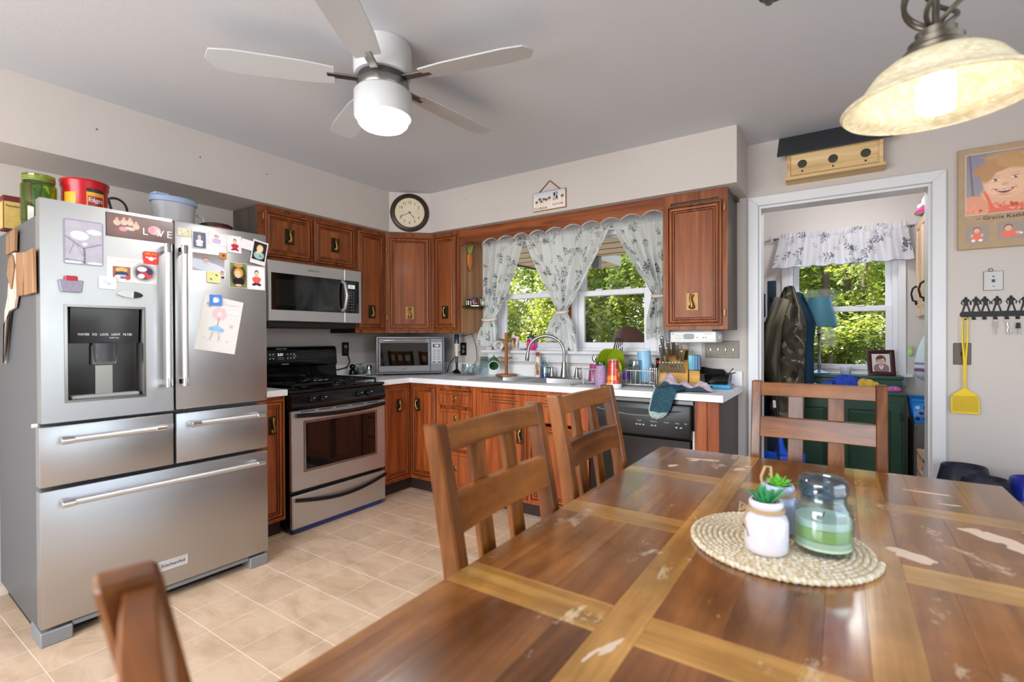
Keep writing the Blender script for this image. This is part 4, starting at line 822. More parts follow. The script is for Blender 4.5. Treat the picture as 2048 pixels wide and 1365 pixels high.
for i in range(3):
    for j in range(7): q.box(.006+.02*i, .01+.022*j, 0, .016+.02*i, .016+.022*j, .0006)
q.build('keypad_marks', mat('grey_mark2', '#77797b', .5), d)
# ------------------------------------------------------------------ dishwasher
dw = thing('dishwasher', 'black dishwasher under the counter beside the sink', 'dishwasher', (2.49, -.3, 0))
MB().box(2.167, -.575, .10, 2.806, -.02, .868).build('dishwasher_tub', M_blackm, dw)
MB().box(2.20, -.53, 0, 2.78, -.02, .10).build('toe_kick', M_blackm, dw)
MB().box(2.185, -.612, .11, 2.790, -.576, .648).build('door', M_black, dw, bevel=.006)
cpn = MB().box(2.180, -.622, .655, 2.795, -.576, .845).build('control_panel', mat('black_panel', '#18181a', .35), dw, bevel=.012, seg=2)
MB().box(2.17, -.60, .848, 2.80, -.577, .868).build('top_strip', mat('grey_strip', '#6a6a6c', .3, .6), dw)
q = MB(); n = 20
q.add([p for i in range(n+1) for t_ in [i/n] for p in ((2.24+.50*t_, -.6235, .812), (2.24+.50*t_, -.6235, .806-.028*math.sin(PI*t_)))], [(2*i, 2*i+2, 2*i+3, 2*i+1) for i in range(n)]); q.build('handle_recess', M_blackm, cpn)
q = MB().tube([(2.22+.54*t_, -.624, .80-.03*math.sin(PI*t_)) for t_ in np.linspace(0, 1, 20)], .0025, 6); q.build('handle_lip', mat('grey_lip', '#5e5e62', .3, .3), cpn)
q = MB()
for k in range(6): q.box(2.205, -.6232, .788+.009*k, 2.245, -.622, .792+.009*k)
q.build('vent_slot', mat('slot_black', '#050505', .6), cpn)
q = MB().frame(*BW(0, -.6225, 0))
for x, s in ((2.50, 'Cycle'), (2.585, 'Options'), (2.66, 'Status'), (2.72, 'Start'), (2.765, 'Off')): q.text(s, .012, .0005, (x, .742, 0))
for x in (2.485, 2.505, 2.525, 2.575, 2.595, 2.715, 2.74): q.box(x-.006, .715, 0, x+.006, .722, .0006)
q.build('panel_lettering', mat('panel_ink', '#a9abad', .5), cpn)
MB().box(2.796, -.592, .12, 2.806, -.578, .70).build('side_seal', M_white, dw)
# ------------------------------------------------------------------ sink and faucet
sk = thing('sink', 'double bowl stainless steel sink set into the countertop', 'sink', (1.59, -.3, CT))
q = MB(); zr = CT+.0015
ox0, ox1, oy0, oy1 = 1.155, 2.02, -.555, -.055
bowls = [(1.20, -.515, 1.565, -.155), (1.605, -.515, 1.975, -.155)]
xs = sorted({ox0, ox1, 1.20, 1.565, 1.605, 1.975}); ys_ = [oy0, -.515, -.155, oy1]
for i in range(len(xs)-1):
    for j in range(3):
        if j == 1 and i in (1, 3): continue
        q.box(xs[i], ys_[j], zr-.001, xs[i+1], ys_[j+1], zr+.003)
q.build('rim', M_steel, sk)
for b in bowls:
    q = MB(); a = .02; z = zr+.002
    P = [(b[0], b[1], z), (b[2], b[1], z), (b[2], b[3], z), (b[0], b[3], z)]; P2 = [(b[0]+a, b[1]+a, z-.17), (b[2]-a, b[1]+a, z-.17), (b[2]-a, b[3]-a, z-.17), (b[0]+a, b[3]-a, z-.17)]
    q.add(P+P2, [(0, 1, 5, 4), (1, 2, 6, 5), (2, 3, 7, 6), (3, 0, 4, 7), (4, 5, 6, 7)]); o = q.build('bowl', M_steel, sk, bevel=.012, seg=3, smooth=1.2)
    MB().lathe([(.04, 0), (.038, .004), (.02, .003), (.002, .001)], ((b[0]+b[2])/2, (b[1]+b[3])/2, z-.1695), 20).build('drain', M_chrome, sk)
fc = thing('faucet', 'high-arc brushed nickel faucet with two lever handles behind the sink', 'faucet', (1.735, -.10, CT+.005))
z0 = CT+.0045
MB().box(1.60, -.135, z0, 1.87, -.075, z0+.012).build('base_plate', M_nickel, fc, bevel=.006, seg=2)
MB().lathe([(.002, z0+.011), (.03, z0+.011), (.026, z0+.04), (.018, z0+.10), (.0165, z0+.125), (.002, z0+.126)], (1.735, -.105, 0), 28).build('stem', M_nickel, fc)
pts = [(1.735, -.105, z0+.12), (1.735, -.105, 1.10)]
for a in np.linspace(0, PI, 18): pts.append((1.605+.13*math.cos(a), -.105-.10*(1-math.cos(a))/2, 1.115+.128*math.sin(a)))
pts += [(1.472, -.207, 1.09)]
MB().tube(pts, .0115, 14).build('spout', M_nickel, fc)
MB().tube([(1.4725, -.206, 1.10), (1.469, -.208, 1.068), (1.468, -.208, 1.05)], [.0145, .016, .0135], 14).build('spray_head', M_nickel, fc)
for x, s in ((1.628, -1), (1.842, 1)):
    MB().lathe([(.002, z0+.011), (.024, z0+.011), (.02, z0+.03), (.012, z0+.062), (.013, z0+.075), (.009, z0+.085), (.002, z0+.087)], (x, -.105, 0), 20).build('handle_post', M_nickel, fc)
    MB().tube([(x, -.105, z0+.075), (x-.045, -.105, z0+.078)] if s < 0 else [(x, -.105, z0+.075), (x+.04, -.105, z0+.08)], [.006, .005], 10).build('lever', M_nickel, fc)
# ------------------------------------------------------------------ things on the counter
Z = CT+.0006
# toaster oven, turned across the corner
u = Vector((.66, .751, 0)); n_ = Vector((.751, -.66, 0)); O0 = Vector((.435, -.425, Z+.012))
to = thing('toaster_oven', 'stainless countertop toaster oven across the corner', 'toaster oven', (.33, -.32, Z))
def tf(du=0, dz=0, dn=0): return (O0+u*du+Vector((0, 0, dz))+n_*dn, u, (0, 0, 1), n_)
W_, H_, D_ = .570, .315, .268
q = MB().frame(*tf()); pr = [(-W_/2, 0), (W_/2, 0), (W_/2, H_-.02), (W_/2-.02, H_), (-W_/2+.02, H_), (-W_/2, H_-.02)]
q.prism(pr, -D_, -.004); q.build('case', M_steeld, to, bevel=.006)
q = MB().frame(*tf(-W_/2, 0, -.004)); q.rings(W_, H_, [(0, 0), (.002, .006), (.012, .008), (.016, .004)], close=False); q.build('front_bezel', M_steeld, to)
xs_ = W_*.2
d = MB().frame(*tf(-W_/2, 0, 0)); d.box(.018, .02, -.008, W_-.125, .07, .006); d.box(.018, .262, -.008, W_-.125, .30, .006); d.box(.018, .07, -.008, .035, .262, .006); d.box(W_-.142, .07, -.008, W_-.125, .262, .006); dr_ = d.build('door', M_steeld, to, bevel=.002)
MB().frame(*tf(-W_/2, 0, 0)).box(.035, .07, -.002, W_-.142, .262, .002).build('door_glass', clear('oven_glass', '#8a8d90', .1), dr_)
q = MB().frame(*tf(-W_/2, 0, 0)); q.tube([(.06, .283, .03), (W_-.165, .283, .03)], .009, 12); q.cyl((.07, .283, 0), (.07, .283, .03), .006, n=8); q.cyl((W_-.175, .283, 0), (W_-.175, .283, .03), .006, n=8); q.build('handle', M_chrome, dr_)
q = MB().frame(*tf(-W_/2, 0, 0)); q.text('Oster', .026, .0008, (.22, .045, .0065)); q.build('badge_lettering', M_chrome, dr_)
MB().frame(*tf(-W_/2, 0, 0)).box(.03, .06, -.2, W_-.135, .27, -.195).build('oven_back', M_blackm, to)
for z in (.085, .145):
    q = MB().frame(*tf(-W_/2, 0, 0)); q.tube([(.04, z, -.012), (W_-.15, z, -.012)], .004, 8); q.tube([(.04, z, -.15), (W_-.15, z, -.15)], .003, 8)
    for k in range(14): q.tube([(.06+.026*k, z, -.012), (.06+.026*k, z, -.15)], .0015, 5)
    q.build('rack', M_chrome, to)
MB().frame(*tf(-W_/2, 0, 0)).box(W_-.118, .02, -.008, W_-.016, .30, .006).build('control_column', M_steeld, to, bevel=.002)
MB().frame(*tf(-W_/2, 0, 0)).box(W_-.11, .085, .006, W_-.024, .265, .0075).build('control_panel', mat('silver_panel', '#b4b4b6', .4, .2), to)
MB().frame(*tf(-W_/2, 0, 0)).box(W_-.10, .222, .007, W_-.036, .252, .009).build('display', M_dglass, to)
q = MB().frame(*tf(-W_/2, 0, 0)); q.text('2:20', .018, .0004, (W_-.068, .237, .009)); q.build('display_digits', emitter('display_white', '#dfe8ea', 1.2), to)
q = MB().frame(*tf(-W_/2, 0, 0))
for j in range(7):
    for i in range(2): q.box(W_-.1+.036*i, .115+.014*j, .0075, W_-.074+.036*i, .118+.014*j, .0082)
for i in range(2): q.box(W_-.105+.045*i, .091, .0075, W_-.075+.045*i, .099, .009)
q.build('buttons', M_blackm, to)
for a in (-.24, .24):
    for b in (-.03, -.24): q = MB().frame(*tf(a, -.012, b)); q.box(-.012, 0, -.012, .012, .013, .012); q.build('foot', M_blackm, to)
# shakers and sugar jar
sa = thing('salt_shaker', 'dark ribbed glass shaker on the white dish by the stove', 'shaker', (.12, -.815, Z+.008))
zz = Z+.0075
ds = thing('dish', 'low white oval dish under the shakers beside the stove', 'dish', (.14, -.74, Z))
MB().lathe([(.002, 0), (.05, 0), (.075, .014), (.073, .016), (.05, .006), (.002, .006)], (.14, -.745, Z), 36, 1, 1.35).build('body', M_ceramic, ds)
MB().lathe([(.002, 0), (.028, 0), (.03, .02), (.024, .045), (.016, .055), (.024, .066), (.026, .078), (.016, .092), (.002, .094)], (.125, -.785, zz), 24).build('body', M_black, sa)
sg = thing('sugar_jar', 'small clear lidded glass jar between the two shakers', 'jar', (.10, -.705, Z))
MB().lathe([(.002, 0), (.035, 0), (.048, .02), (.046, .04), (.034, .062), (.030, .062), (.042, .04), (.044, .02), (.002, .006)], (.125, -.705, zz), 28).build('body', M_clearg, sg)
MB().lathe([(.002, .004), (.04, .004), (.042, .02), (.041, .03), (.002, .032)], (.125, -.705, zz), 24).build('contents', mat('dark_contents', '#4a4542', .8, noise=.4), sg)
MB().lathe([(.036, .062), (.034, .07), (.012, .08), (.008, .086), (.012, .094), (.002, .097)], (.125, -.705, zz), 24).build('lid', M_clearg, sg)
MB().box(.11, -.75, zz+.085, .125, -.665, zz+.092).build('handle', mat('tan_handle', '#8f7a66', .5), sg, bevel=.003)
pe = thing('pepper_shaker', 'clear glass shaker with a metal cap nearest the toaster oven', 'shaker', (.10, -.60, Z))
MB().lathe([(.002, 0), (.03, 0), (.026, .02), (.025, .058), (.022, .058), (.023, .02), (.002, .006)], (.125, -.615, Z), 12).build('body', M_clearg, pe)
MB().lathe([(.002, .005), (.022, .005), (.021, .04), (.002, .04)], (.125, -.615, Z), 12).build('contents', M_ceramic, pe)
MB().lathe([(.026, .056), (.026, .07), (.018, .086), (.002, .09)], (.125, -.615, Z), 18).build('cap', M_chrome, pe)
# outlets
def outlet(name, lab, fr, plate, body, w=.07, h=.115):
    o = thing(name, lab, 'outlet', tuple(Vector(fr[0])))
    MB().frame(*fr).box(-w/2, -h/2, 0, w/2, h/2, .005).build('cover_plate', plate, o, bevel=.002)
    for z in (-.02, .02):
        q = MB().frame(*fr); q.lathe([(.0001, .0), (.016, 0), (.016, .0068), (.0001, .0068)], (0, z, .0), 18); s = q.build('socket', body, o)
        q = MB().frame(*fr); q.box(-.007, z-.002, .0069, -.005, z+.006, .0073); q.box(.005, z-.002, .0069, .007, z+.006, .0073); q.build('slots', M_blackm, s)
    return o
M_bronze = mat('dark_bronze', '#2c2722', .4, .5)
o = outlet('wall_outlet', 'dark bronze outlet plate above the stove side counter', LW(.0005, -.76, 1.14), M_bronze, M_greyp)
pl = thing('plug_cord', 'black plug and cord from the outlet behind the stove', 'cord', (.02, -.76, 1.12))
MB().box(.0085, -.775, 1.10, .03, -.745, 1.132).build('plug', M_blackm, pl, bevel=.004)
MB().tube([(.028, -.755, 1.10), (.03, -.735, 1.03), (.03, -.77, .985), (.03, -.90, .965)], .005, 8).build('cord', M_blackm, pl)
outlet('wall_outlet', 'dark bronze outlet plate behind the black immersion blender', BW(.665, -.0005, 1.13), M_bronze, M_greyp)
ib = thing('immersion_blender', 'black and white stick blender standing under the wall cabinet', 'blender', (.70, -.13, Z))
MB().lathe([(.002, 0), (.034, 0), (.035, .012), (.02, .025), (.011, .04), (.011, .15), (.002, .151)], (.695, -.13, Z), 24).build('shaft', M_black, ib)
MB().tube([(.695, -.13, Z+.15), (.695, -.13, Z+.26)], [.016, .021], 20).build('grip', mat('cream_plastic', '#c9c3b6', .35), ib)
MB().tube([(.695, -.13, Z+.26), (.695, -.13, Z+.335), (.695, -.13, Z+.345)], [.0215, .02, .014], 20).build('motor_head', mat('dark_teal_metal', '#3a4a50', .25, .5), ib)
cd = thing('power_cord', 'thin black cord looping over the counter behind the blender', 'cord', (.68, -.1, Z))
MB().tube([(.70, -.10, Z+.33), (.79, -.035, 1.265), (.83, -.03, 1.15), (.845, -.035, 1.04), (.83, -.05, 1.0)], .003, 6).build('cord', M_blackm, cd)
MB().tube([(.66, -.02, 1.12), (.62, -.06, 1.07), (.58, -.10, .99), (.55, -.09, Z+.006)], .0045, 6).build('cord', M_blackm, cd)
MB().tube([(.655, -.16+0*k, Z+.006) if k == 0 else (.70+.055*math.cos(PI+k*.45), -.16+.02*math.sin(k*.45), Z+.006+.03*math.sin(k*.45/1.0)**2) for k in range(9)], .0035, 6).build('cord', M_blackm, cd)
bw = thing('glass_bowl', 'clear glass bowl of garlic bulbs beside the stick blender', 'bowl', (.835, -.13, Z))
MB().lathe([(.002, 0), (.035, 0), (.055, .02), (.062, .05), (.058, .085), (.054, .085), (.058, .05), (.051, .023), (.002, .006)], (.845, -.15, Z+.008), 28).build('bowl', M_clearg, bw)
for k, (dx, dy, dz) in enumerate(((-.02, -.01, .03), (.02, 0, .03), (0, .02, .032), (0, -.02, .055), (.02, .015, .06), (-.018, .01, .062))):
    g = thing('garlic_bulb', ('lower left','lower right','rear lower','front upper','upper right','upper left')[k]+' white garlic bulb in the clear glass bowl', 'garlic', (.845+dx, -.15+dy, Z+dz+.008), group='garlic bulbs in the bowl', local=True)
    MB().lathe([(.0005, -.018), (.014, -.016), (.021, -.002), (.015, .011), (.005, .018), (.003, .024), (.0005, .024)], (0, 0, 0), 14).build('bulb', M_ceramic, g)
tr_ = thing('tray', 'flat grey scalloped tray under the glass bowl and blender', 'tray', (.78, -.13, Z))
MB().lathe([(.002, 0), (.06, 0), (.085, .008), (.083, .01), (.06, .004), (.002, .004)], (.80, -.16, Z), 30, 1.45, .8).build('tray', M_greyp, tr_)
ib.location.z += .005; 
sn = thing('text_sign', 'clear sign with black lettering leaning on the backsplash', 'sign', (.925, -.04, Z))
fr_s = ((.915, -.045, Z), (1, 0, 0), (0, .18, .984), (0, -.984, .18))
MB().frame(*fr_s).box(-.05, 0, 0, .055, .155, .003).build('sheet', M_clearg, sn)
q = MB().frame(*fr_s); q.text('I AM THEIR', .019, .0005, (.0, .145, .0035), wid=.085); q.text('FATHER', .03, .0005, (.0, .122, .0035), wid=.09)
for k in range(6): q.box(-.043, .095-.016*k, .0035, -.043+(.085 if k < 3 else .08-.012*k), .098-.016*k, .004)
q.build('lettering', M_blackm, sn)
# mug tree
M_mt = wood('mug_tree_wood', '#6a3a1c', '#945a30', '#a86a3a', 'z', 1, .45, .1, .05)
mt = thing('mug_tree', 'brown wooden mug tree left of the sink', 'mug tree', (1.21, -.11, Z))
MB().lathe([(.002, 0), (.088, 0), (.09, .01), (.085, .018), (.002, .019)], (1.21, -.115, Z), 36).build('base', M_mt, mt)
MB().box(1.199, -.126, Z+.018, 1.221, -.104, Z+.355).build('post', M_mt, mt, bevel=.002)
for k, (dx, dy, z) in enumerate(((.075, -.01, .305), (-.05, -.04, .305), (.04, .03, .235), (-.055, -.03, .225), (.065, -.02, .155), (-.06, -.03, .155))):
    MB().cyl((1.21, -.115, Z+z-.012), (1.21+dx, -.115+dy, Z+z), .007, n=10).build('peg', M_mt, mt)
def mug(name, lab, c, r, h, A, mout, min_, group=None):
    m_ = thing(name, lab, 'mug', c, local=True); M4 = A.to_4x4()
    MB().mat(M4).lathe([(.002, 0), (r*.9, 0), (r, .006), (r, h), (r-.004, h), (r-.004, .008), (.002, .006)], (0, 0, -h/2), 32).build('body', mout, m_)
    q = MB().mat(M4); q.lathe([(.001, .0085), (r-.005, .0085)], (0, 0, -h/2), 32); q.build('inside', min_, m_)
    q = MB().mat(M4); q.tube([(r-.002+.028*math.sin(t_), 0, .03*math.cos(t_)) for t_ in np.linspace(.1, PI-.1, 9)], .005, 8); q.build('handle', mout, m_)
    q = MB().mat(M4); q.tube([((r-.002)*math.cos(t_), (r-.002)*math.sin(t_), h/2) for t_ in np.linspace(0, 2*PI, 33)[:-1]], .0028, 6, True); q.build('rim', M_ceramic, m_)
    return m_
M_gmug = mat('green_glaze', '#2e6b35', .3, noise=.25, nscale=90)
A = rot('Z', 35) @ rot('X', 112) @ rot('Z', 90)
mug('mug', 'green mug hanging upside down on the mug tree', (1.128, -.175, Z+.105), .043, .09, A, M_gmug, M_gmug)
A = rot('Z', 55) @ rot('X', 98) @ rot('Z', -60)
mug('mug', 'white mug with faint lettering on the upper peg of the mug tree', (1.145, -.15, Z+.255), .037, .075, A, M_ceramic, M_ceramic)
# bottles
lo = thing('bottle', 'cream lotion bottle with a red cap behind the sink', 'bottle', (1.50, -.155, zr))
bz = zr+.0035
MB().lathe([(.002, 0), (.024, 0), (.026, .01), (.024, .05), (.023, .10), (.024, .135), (.018, .155), (.010, .165), (.002, .166)], (1.50, -.105, bz), 24, 1, .7).build('body', mat('cream_bottle', '#d9cbb8', .35), lo)
MB().lathe([(.002, .164), (.014, .164), (.014, .188), (.011, .194), (.002, .195)], (1.50, -.105, bz), 18).build('cap', mat('cap_red', '#9c1f24', .3), lo)
q = MB().frame(*BW(1.50, -.124, bz)); q.ell((.006, .085, .0), (.013, .035, .004), 14, 8); q.build('label', mat('label_brown', '#9a7f68', .5), lo); q = MB().frame(*BW(1.50, -.123, bz)); q.box(.0, .02, -.002, .02, .055, .003); q.build('label', mat('label_red', '#b2423c', .5), lo)
so = thing('soap_bottle', 'clear dish soap bottle with a little blue soap left', 'bottle', (1.56, -.15, zr))
MB().lathe([(.002, 0), (.034, 0), (.036, .01), (.034, .06), (.028, .10), (.014, .125), (.011, .14), (.009, .14), (.011, .124), (.026, .098), (.032, .06), (.034, .01), (.002, .003)], (1.562, -.105, bz), 24, 1, .65).build('body', M_clearg, so)
MB().lathe([(.002, .003), (.032, .004), (.033, .012), (.033, .032), (.002, .033)], (1.562, -.105, bz), 24, 1, .6).build('liquid', mat('blue_soap', '#1f5fae', .15), so)
MB().lathe([(.013, .136), (.013, .15), (.006, .16), (.002, .161)], (1.562, -.105, bz), 18).build('cap', M_clearg, so)
q = MB().frame(*BW(1.562, -.13, bz)); q.ell((0, .095, .002), (.016, .009, .002), 14, 6); q.build('label', mat('label_blue', '#5468a8', .5), so)
# window sill things
SZ = 1.1265
hp = thing('soap_pump', 'bright pink pump soap bottle with a dark green pump on the window sill', 'bottle', (1.388, -.03, SZ))
MB().lathe([(.002, 0), (.036, 0), (.04, .012), (.04, .075), (.034, .092), (.002, .093)], (1.388, -.018, SZ), 24, 1, .75).build('soap', mat('pink_soap', '#d1187e', .1, coat=.5), hp)
MB().lathe([(.0385, .076), (.04, .078), (.036, .096), (.02, .108), (.016, .108)], (1.388, -.018, SZ), 24, 1, .75).build('neck', M_clearg, hp)
MB().lathe([(.034, .096), (.034, .11), (.02, .118), (.008, .12), (.007, .148), (.012, .15), (.012, .158), (.002, .16)], (1.388, -.018, SZ), 20).build('pump', mat('dark_green_plastic', '#17352c', .35), hp)
MB().cyl((1.388, -.018, SZ+.155), (1.37, -.05, SZ+.152), .005, n=8).build('nozzle', mat('dark_green_plastic', '#17352c', .35), hp)
MB().frame(*BW(1.377, -.047, SZ+.045)).ell((0, 0, 0), (.018, .022, .002), 16, 6).build('label', mat('label_orange', '#b86a4a', .4), hp)
bn = thing('grey_stone', 'long grey green stone lying at the left end of the window sill', 'stone', (1.09, -.03, SZ))
MB().ell((1.095, -.04, SZ+.014), (.055, .02, .014), 16, 8).build('stone', mat('stone_grey', '#878a80', .7, noise=.2), bn)
sl_ = thing('plant_sprout', 'pale green sprig behind the mug tree on the window sill', 'plant', (1.10, -.01, SZ))
for k in range(6):
    a = k*1.05; MB().add([(1.10, -.012, SZ+.03), (1.10+.025*math.cos(a), -.012+.012*math.sin(a), SZ+.08), (1.10+.05*math.cos(a), -.012+.02*math.sin(a), SZ+.095), (1.10+.03*math.cos(a+.4), -.012+.012*math.sin(a), SZ+.07)], [(0, 1, 2, 3)]).build('leaf', mat('sprig_green', '#9fb83f', .5), sl_)
MB().lathe([(.002, 0), (.018, 0), (.021, .035), (.002, .036)], (1.10, -.012, SZ), 16).build('pot', M_ceramic, sl_)
fp = thing('fruit_card', 'small picture of red and yellow fruit propped on the window sill', 'card', (1.215, .0, SZ))
MB().frame((1.19, -.005, SZ), (1, 0, 0), (0, .1, .995), (0, -.995, .1)).box(0, 0, 0, .055, .115, .003).build('card', M_ceramic, fp)
P = Paint(.05, .11, .002, '#d8d2da'); P.e(.45, .7, .3, .22, '#b8384a'); P.e(.55, .3, .32, .2, '#c9a030'); P.e(.4, .5, .2, .1, '#5f7f4a'); q = MB().frame((1.1925, -.005, SZ+.0025), (1, 0, 0), (0, .1, .995), (0, -.995, .1)); P.to(q, .0034); q.build('print', M_print, fp)
sb = thing('sponge_dish', 'low grey soap dish on the window sill', 'dish', (1.30, -.02, SZ)); MB().box(1.28, -.035, SZ, 1.335, .0, SZ+.014).build('dish', M_greyp, sb, bevel=.004)
# ---------------- dish rack with its load
rk = thing('dish_rack', 'wire dish rack on a grey drip tray right of the sink', 'dish rack', (2.27, -.28, Z))
RX0, RX1, RY0, RY1 = 2.06, 2.535, -.45, -.13
q = MB(); q.box(RX0-.01, RY0-.03, Z, RX1+.012, RY1+.01, Z+.006); q.build('drip_tray', M_greyp, rk, bevel=.003)
M_wire = mat('rack_wire', '#cfd0d2', .3, .7); q = MB(); zb, ztp = Z+.018, Z+.105
for z in (zb, ztp): q.tube([(RX0, RY0, z), (RX1, RY0, z), (RX1, RY1, z), (RX0, RY1, z)], .0028, 6, True)
for k in range(17): x = RX0+(RX1-RX0)*k/16; q.tube([(x, RY0, ztp), (x, RY0, zb), (x, RY1, zb), (x, RY1, ztp)], .0016, 5)
for k in range(1, 8): y = RY0+(RY1-RY0)*k/8; q.tube([(RX0, y, ztp), (RX0, y, zb)], .0016, 5); q.tube([(RX1, y, ztp), (RX1, y, zb)], .0016, 5)
for x in (RX0, RX1):
    for y in (RY0, RY1): q.cyl((x, y, Z+.006), (x, y, zb), .004, n=8)
q.build('wire_basket', M_wire, rk)
q = MB()
for k in range(16): q.ell((RX0-.004, RY0-.0, Z+.02+.0058*k), .003, 8, 5)
q.build('white_end_tips', M_white, rk)
zr2 = zb+.004
def tumbler(name, lab, c, r0, r1, h, mm, A=None, group=None, tk=.003, cat='cup'):
    t = thing(name, lab, cat, c, local=True, group=group); M4 = (A or Matrix.Identity(4))
    MB().mat(M4).lathe([(.001, 0), (r0*.94, 0), (r0, .005), (r1, h), (r1-tk, h), (r0-tk, .008), (.001, .007)], (0, 0, 0), 32).build('body', mm, t); return t
M_pinkg = mat('pink_glass', '#c05a92', .12, trans=.55); M_lilac = mat('lilac_crackle_glass', '#c6a6ca', .15, trans=.45, noise=.55, nscale=110, bump=.6, bscale=120)
t = tumbler('pink_glass', 'upturned pink stemless glass at the left end of the dish rack', (2.115, -.40, zr2), .028, .041, .115, M_pinkg); t.rotation_euler = (PI, 0, 0); t.location.z += .116
t = tumbler('clear_jar', 'upturned clear glass behind the pink glass in the dish rack', (2.125, -.315, zr2), .03, .037, .13, M_clearg); t.rotation_euler = (PI, 0, 0); t.location.z += .131
pg = thing('lilac_glass', 'rounded lilac crackled glass at the front of the dish rack', 'glass', (2.213, -.49, Z), local=True)
MB().lathe([(.001, 0), (.032, 0), (.037, .01), (.043, .06), (.042, .09), (.034, .118), (.03, .134), (.027, .134), (.031, .117), (.039, .09), (.04, .06), (.034, .012), (.001, .008)], (0, 0, 0), 36).build('body', M_lilac, pg); pg.location = (2.213, -.512, Z)
og = thing('orange_cup', 'upturned orange and black printed plastic cup on a white lid in front of the rack', 'cup', (2.30, -.525, Z), local=True)
og.location = (2.303, -.525, Z)
MB().lathe([(.002, 0), (.049, 0), (.05, .02), (.046, .026), (.002, .026)], (0, 0, 0), 36).build('lid', M_white, og)
P = Paint(.30, .15, .0018, '#b8331c')
for k in range(34): P.e(RNG.uniform(0, 1), RNG.uniform(0, 1), RNG.uniform(.02, .06), RNG.uniform(.05, .13), ('#d9481c', '#2a1418', '#e87a24', '#581a2a', '#8e2416', '#3a2030')[k % 6], RNG.uniform(0, 90), soft=.3)
for x in (.42, .5, .58): P.e(x, .25, .045, .1, '#ee8a2c'); P.e(x-.012, .28, .008, .02, '#3a1810'); P.e(x+.012, .28, .008, .02, '#3a1810')
th_ = P.u/P.w*2*PI; rr_ = .045-.014*(P.v/P.h); X = np.stack([rr_*np.cos(th_-PI/2-PI), rr_*np.sin(th_-PI/2-PI), .026+P.v], -1); MB().grid(X, np.clip(P.c, 0, 1)).build('printed_wall', painted('cup_print', .25, 0, .5, .3), og)
MB().lathe([(.001, .1755), (.03, .1755), (.0315, .173), (.0315, .17)], (0, 0, 0), 30).build('cup_base', M_ceramic, og)
gp_ = [(2.08, -.22, -8), (2.105, -.22, -8), (2.13, -.22, -8), (2.155, -.225, -8)]
M_lime = mat('lime_plastic', '#93a81c', .3)
for k, (x, y, a) in enumerate(gp_):
    pt_ = thing('lime_plate', ('leftmost','second','third','rightmost')[k]+' lime green plastic plate standing on edge in the dish rack', 'plate', (x+.03, y, zr2+.10), group='lime green plates in the rack', local=True)
    MB().mat(rot('Z', -38) @ rot('Y', 90-a)).lathe([(.001, 0), (.06, 0), (.095, .012), (.097, .014), (.06, .003), (.001, .003)], (0, 0, 0), 40, 1.2, .78).build('plate', M_lime, pt_, solid=0)
lb = thing('lime_cup', 'smaller lime green bowl on edge in front of the lime plates', 'bowl', (2.20, -.27, zr2+.075), local=True)
MB().mat(rot('Z', -50) @ rot('Y', 78)).lathe([(.001, 0), (.03, 0), (.055, .028), (.056, .030), (.053, .028), (.029, .004), (.001, .004)], (0, 0, 0), 36, 1.25, .85).build('bowl', mat('lime_light', '#a3bb22', .3), lb)
sp_ = thing('spatula', 'black slotted spatula leaning upright at the back of the dish rack', 'spatula', (2.20, -.17, zr2))
A = tr(2.195, -.175, 1.16) @ rot('Y', 14) @ rot('X', 12); q = MB().mat(A)
q.prism([(-.03, -.055), (.03, -.055), (.042, .0), (.034, .012), (-.034, .012), (-.042, 0)], 0, .002) if False else None
for x0, x1 in ((-.036, -.026), (-.018, -.010), (-.002, .006), (.014, .022), (.030, .036)): q.add([(x0, 0, -.04), (x1, 0, -.04), (x1*.75, 0, .06), (x0*.75, 0, .06), (x0, .003, -.04), (x1, .003, -.04), (x1*.75, .003, .06), (x0*.75, .003, .06)], [(0, 1, 2, 3), (7, 6, 5, 4), (0, 4, 5, 1), (1, 5, 6, 2), (2, 6, 7, 3), (3, 7, 4, 0)])
q.box(-.036, 0, -.062, .036, .003, -.04); q.box(-.027, 0, .058, .027, .003, .066); q.build('blade', M_blackm, sp_)
MB().mat(A).tube([(0, .002, -.06), (.0, .004, -.12), (0, .006, -.225)], .005, 8).build('handle', M_blackm, sp_)
wk = thing('whisk', 'white-handled kitchen tool lying across the black spatula', 'utensil', (2.22, -.17, 1.15)); MB().tube([(2.17, -.185, 1.125), (2.25, -.19, 1.182)], [.003, .005], 8).build('handle', M_white, wk)
ub = thing('cutlery_caddy', 'wire cutlery holder at the back left of the dish rack', 'caddy', (2.0, -.13, Z)); ux, uy = 2.035, -.10
MB().lathe([(.002, 0), (.036, 0), (.04, .12), (.038, .12), (.034, .004), (.002, .004)], (ux, uy, Z), 20).build('holder', M_chrome, ub)
for k, (dx, dy, h, tx) in enumerate(((-.02, 0, .19, -.03), (.0, .01, .215, .0), (.018, 0, .22, .02), (-.006, -.015, .18, -.045), (.012, -.015, .2, .012))):
    s_ = thing('spoon', ('left rear','middle','right tallest','far left leaning','right front')[k]+' metal spoon standing in the cutlery holder by the sink', 'spoon', (ux+dx, uy+dy, Z+.006), group='spoons in the cutlery holder', local=True)
    MB().tube([(0, 0, 0), (tx*.7, 0, h-.05)], .0028, 6).build('handle', M_chrome, s_); MB().mat(tr(tx, 0, h-.03) @ rot('Y', math.degrees(math.atan2(tx, h)))).ell((0, 0, 0), (.014, .005, .026), 12, 8).build('bowl', M_chrome, s_)
ms = thing('mason_jar', 'upturned clear glass jar tilted in the dish rack', 'jar', (2.375, -.36, zr2+.001), local=True)
A = rot('Y', 6) @ rot('X', 4)
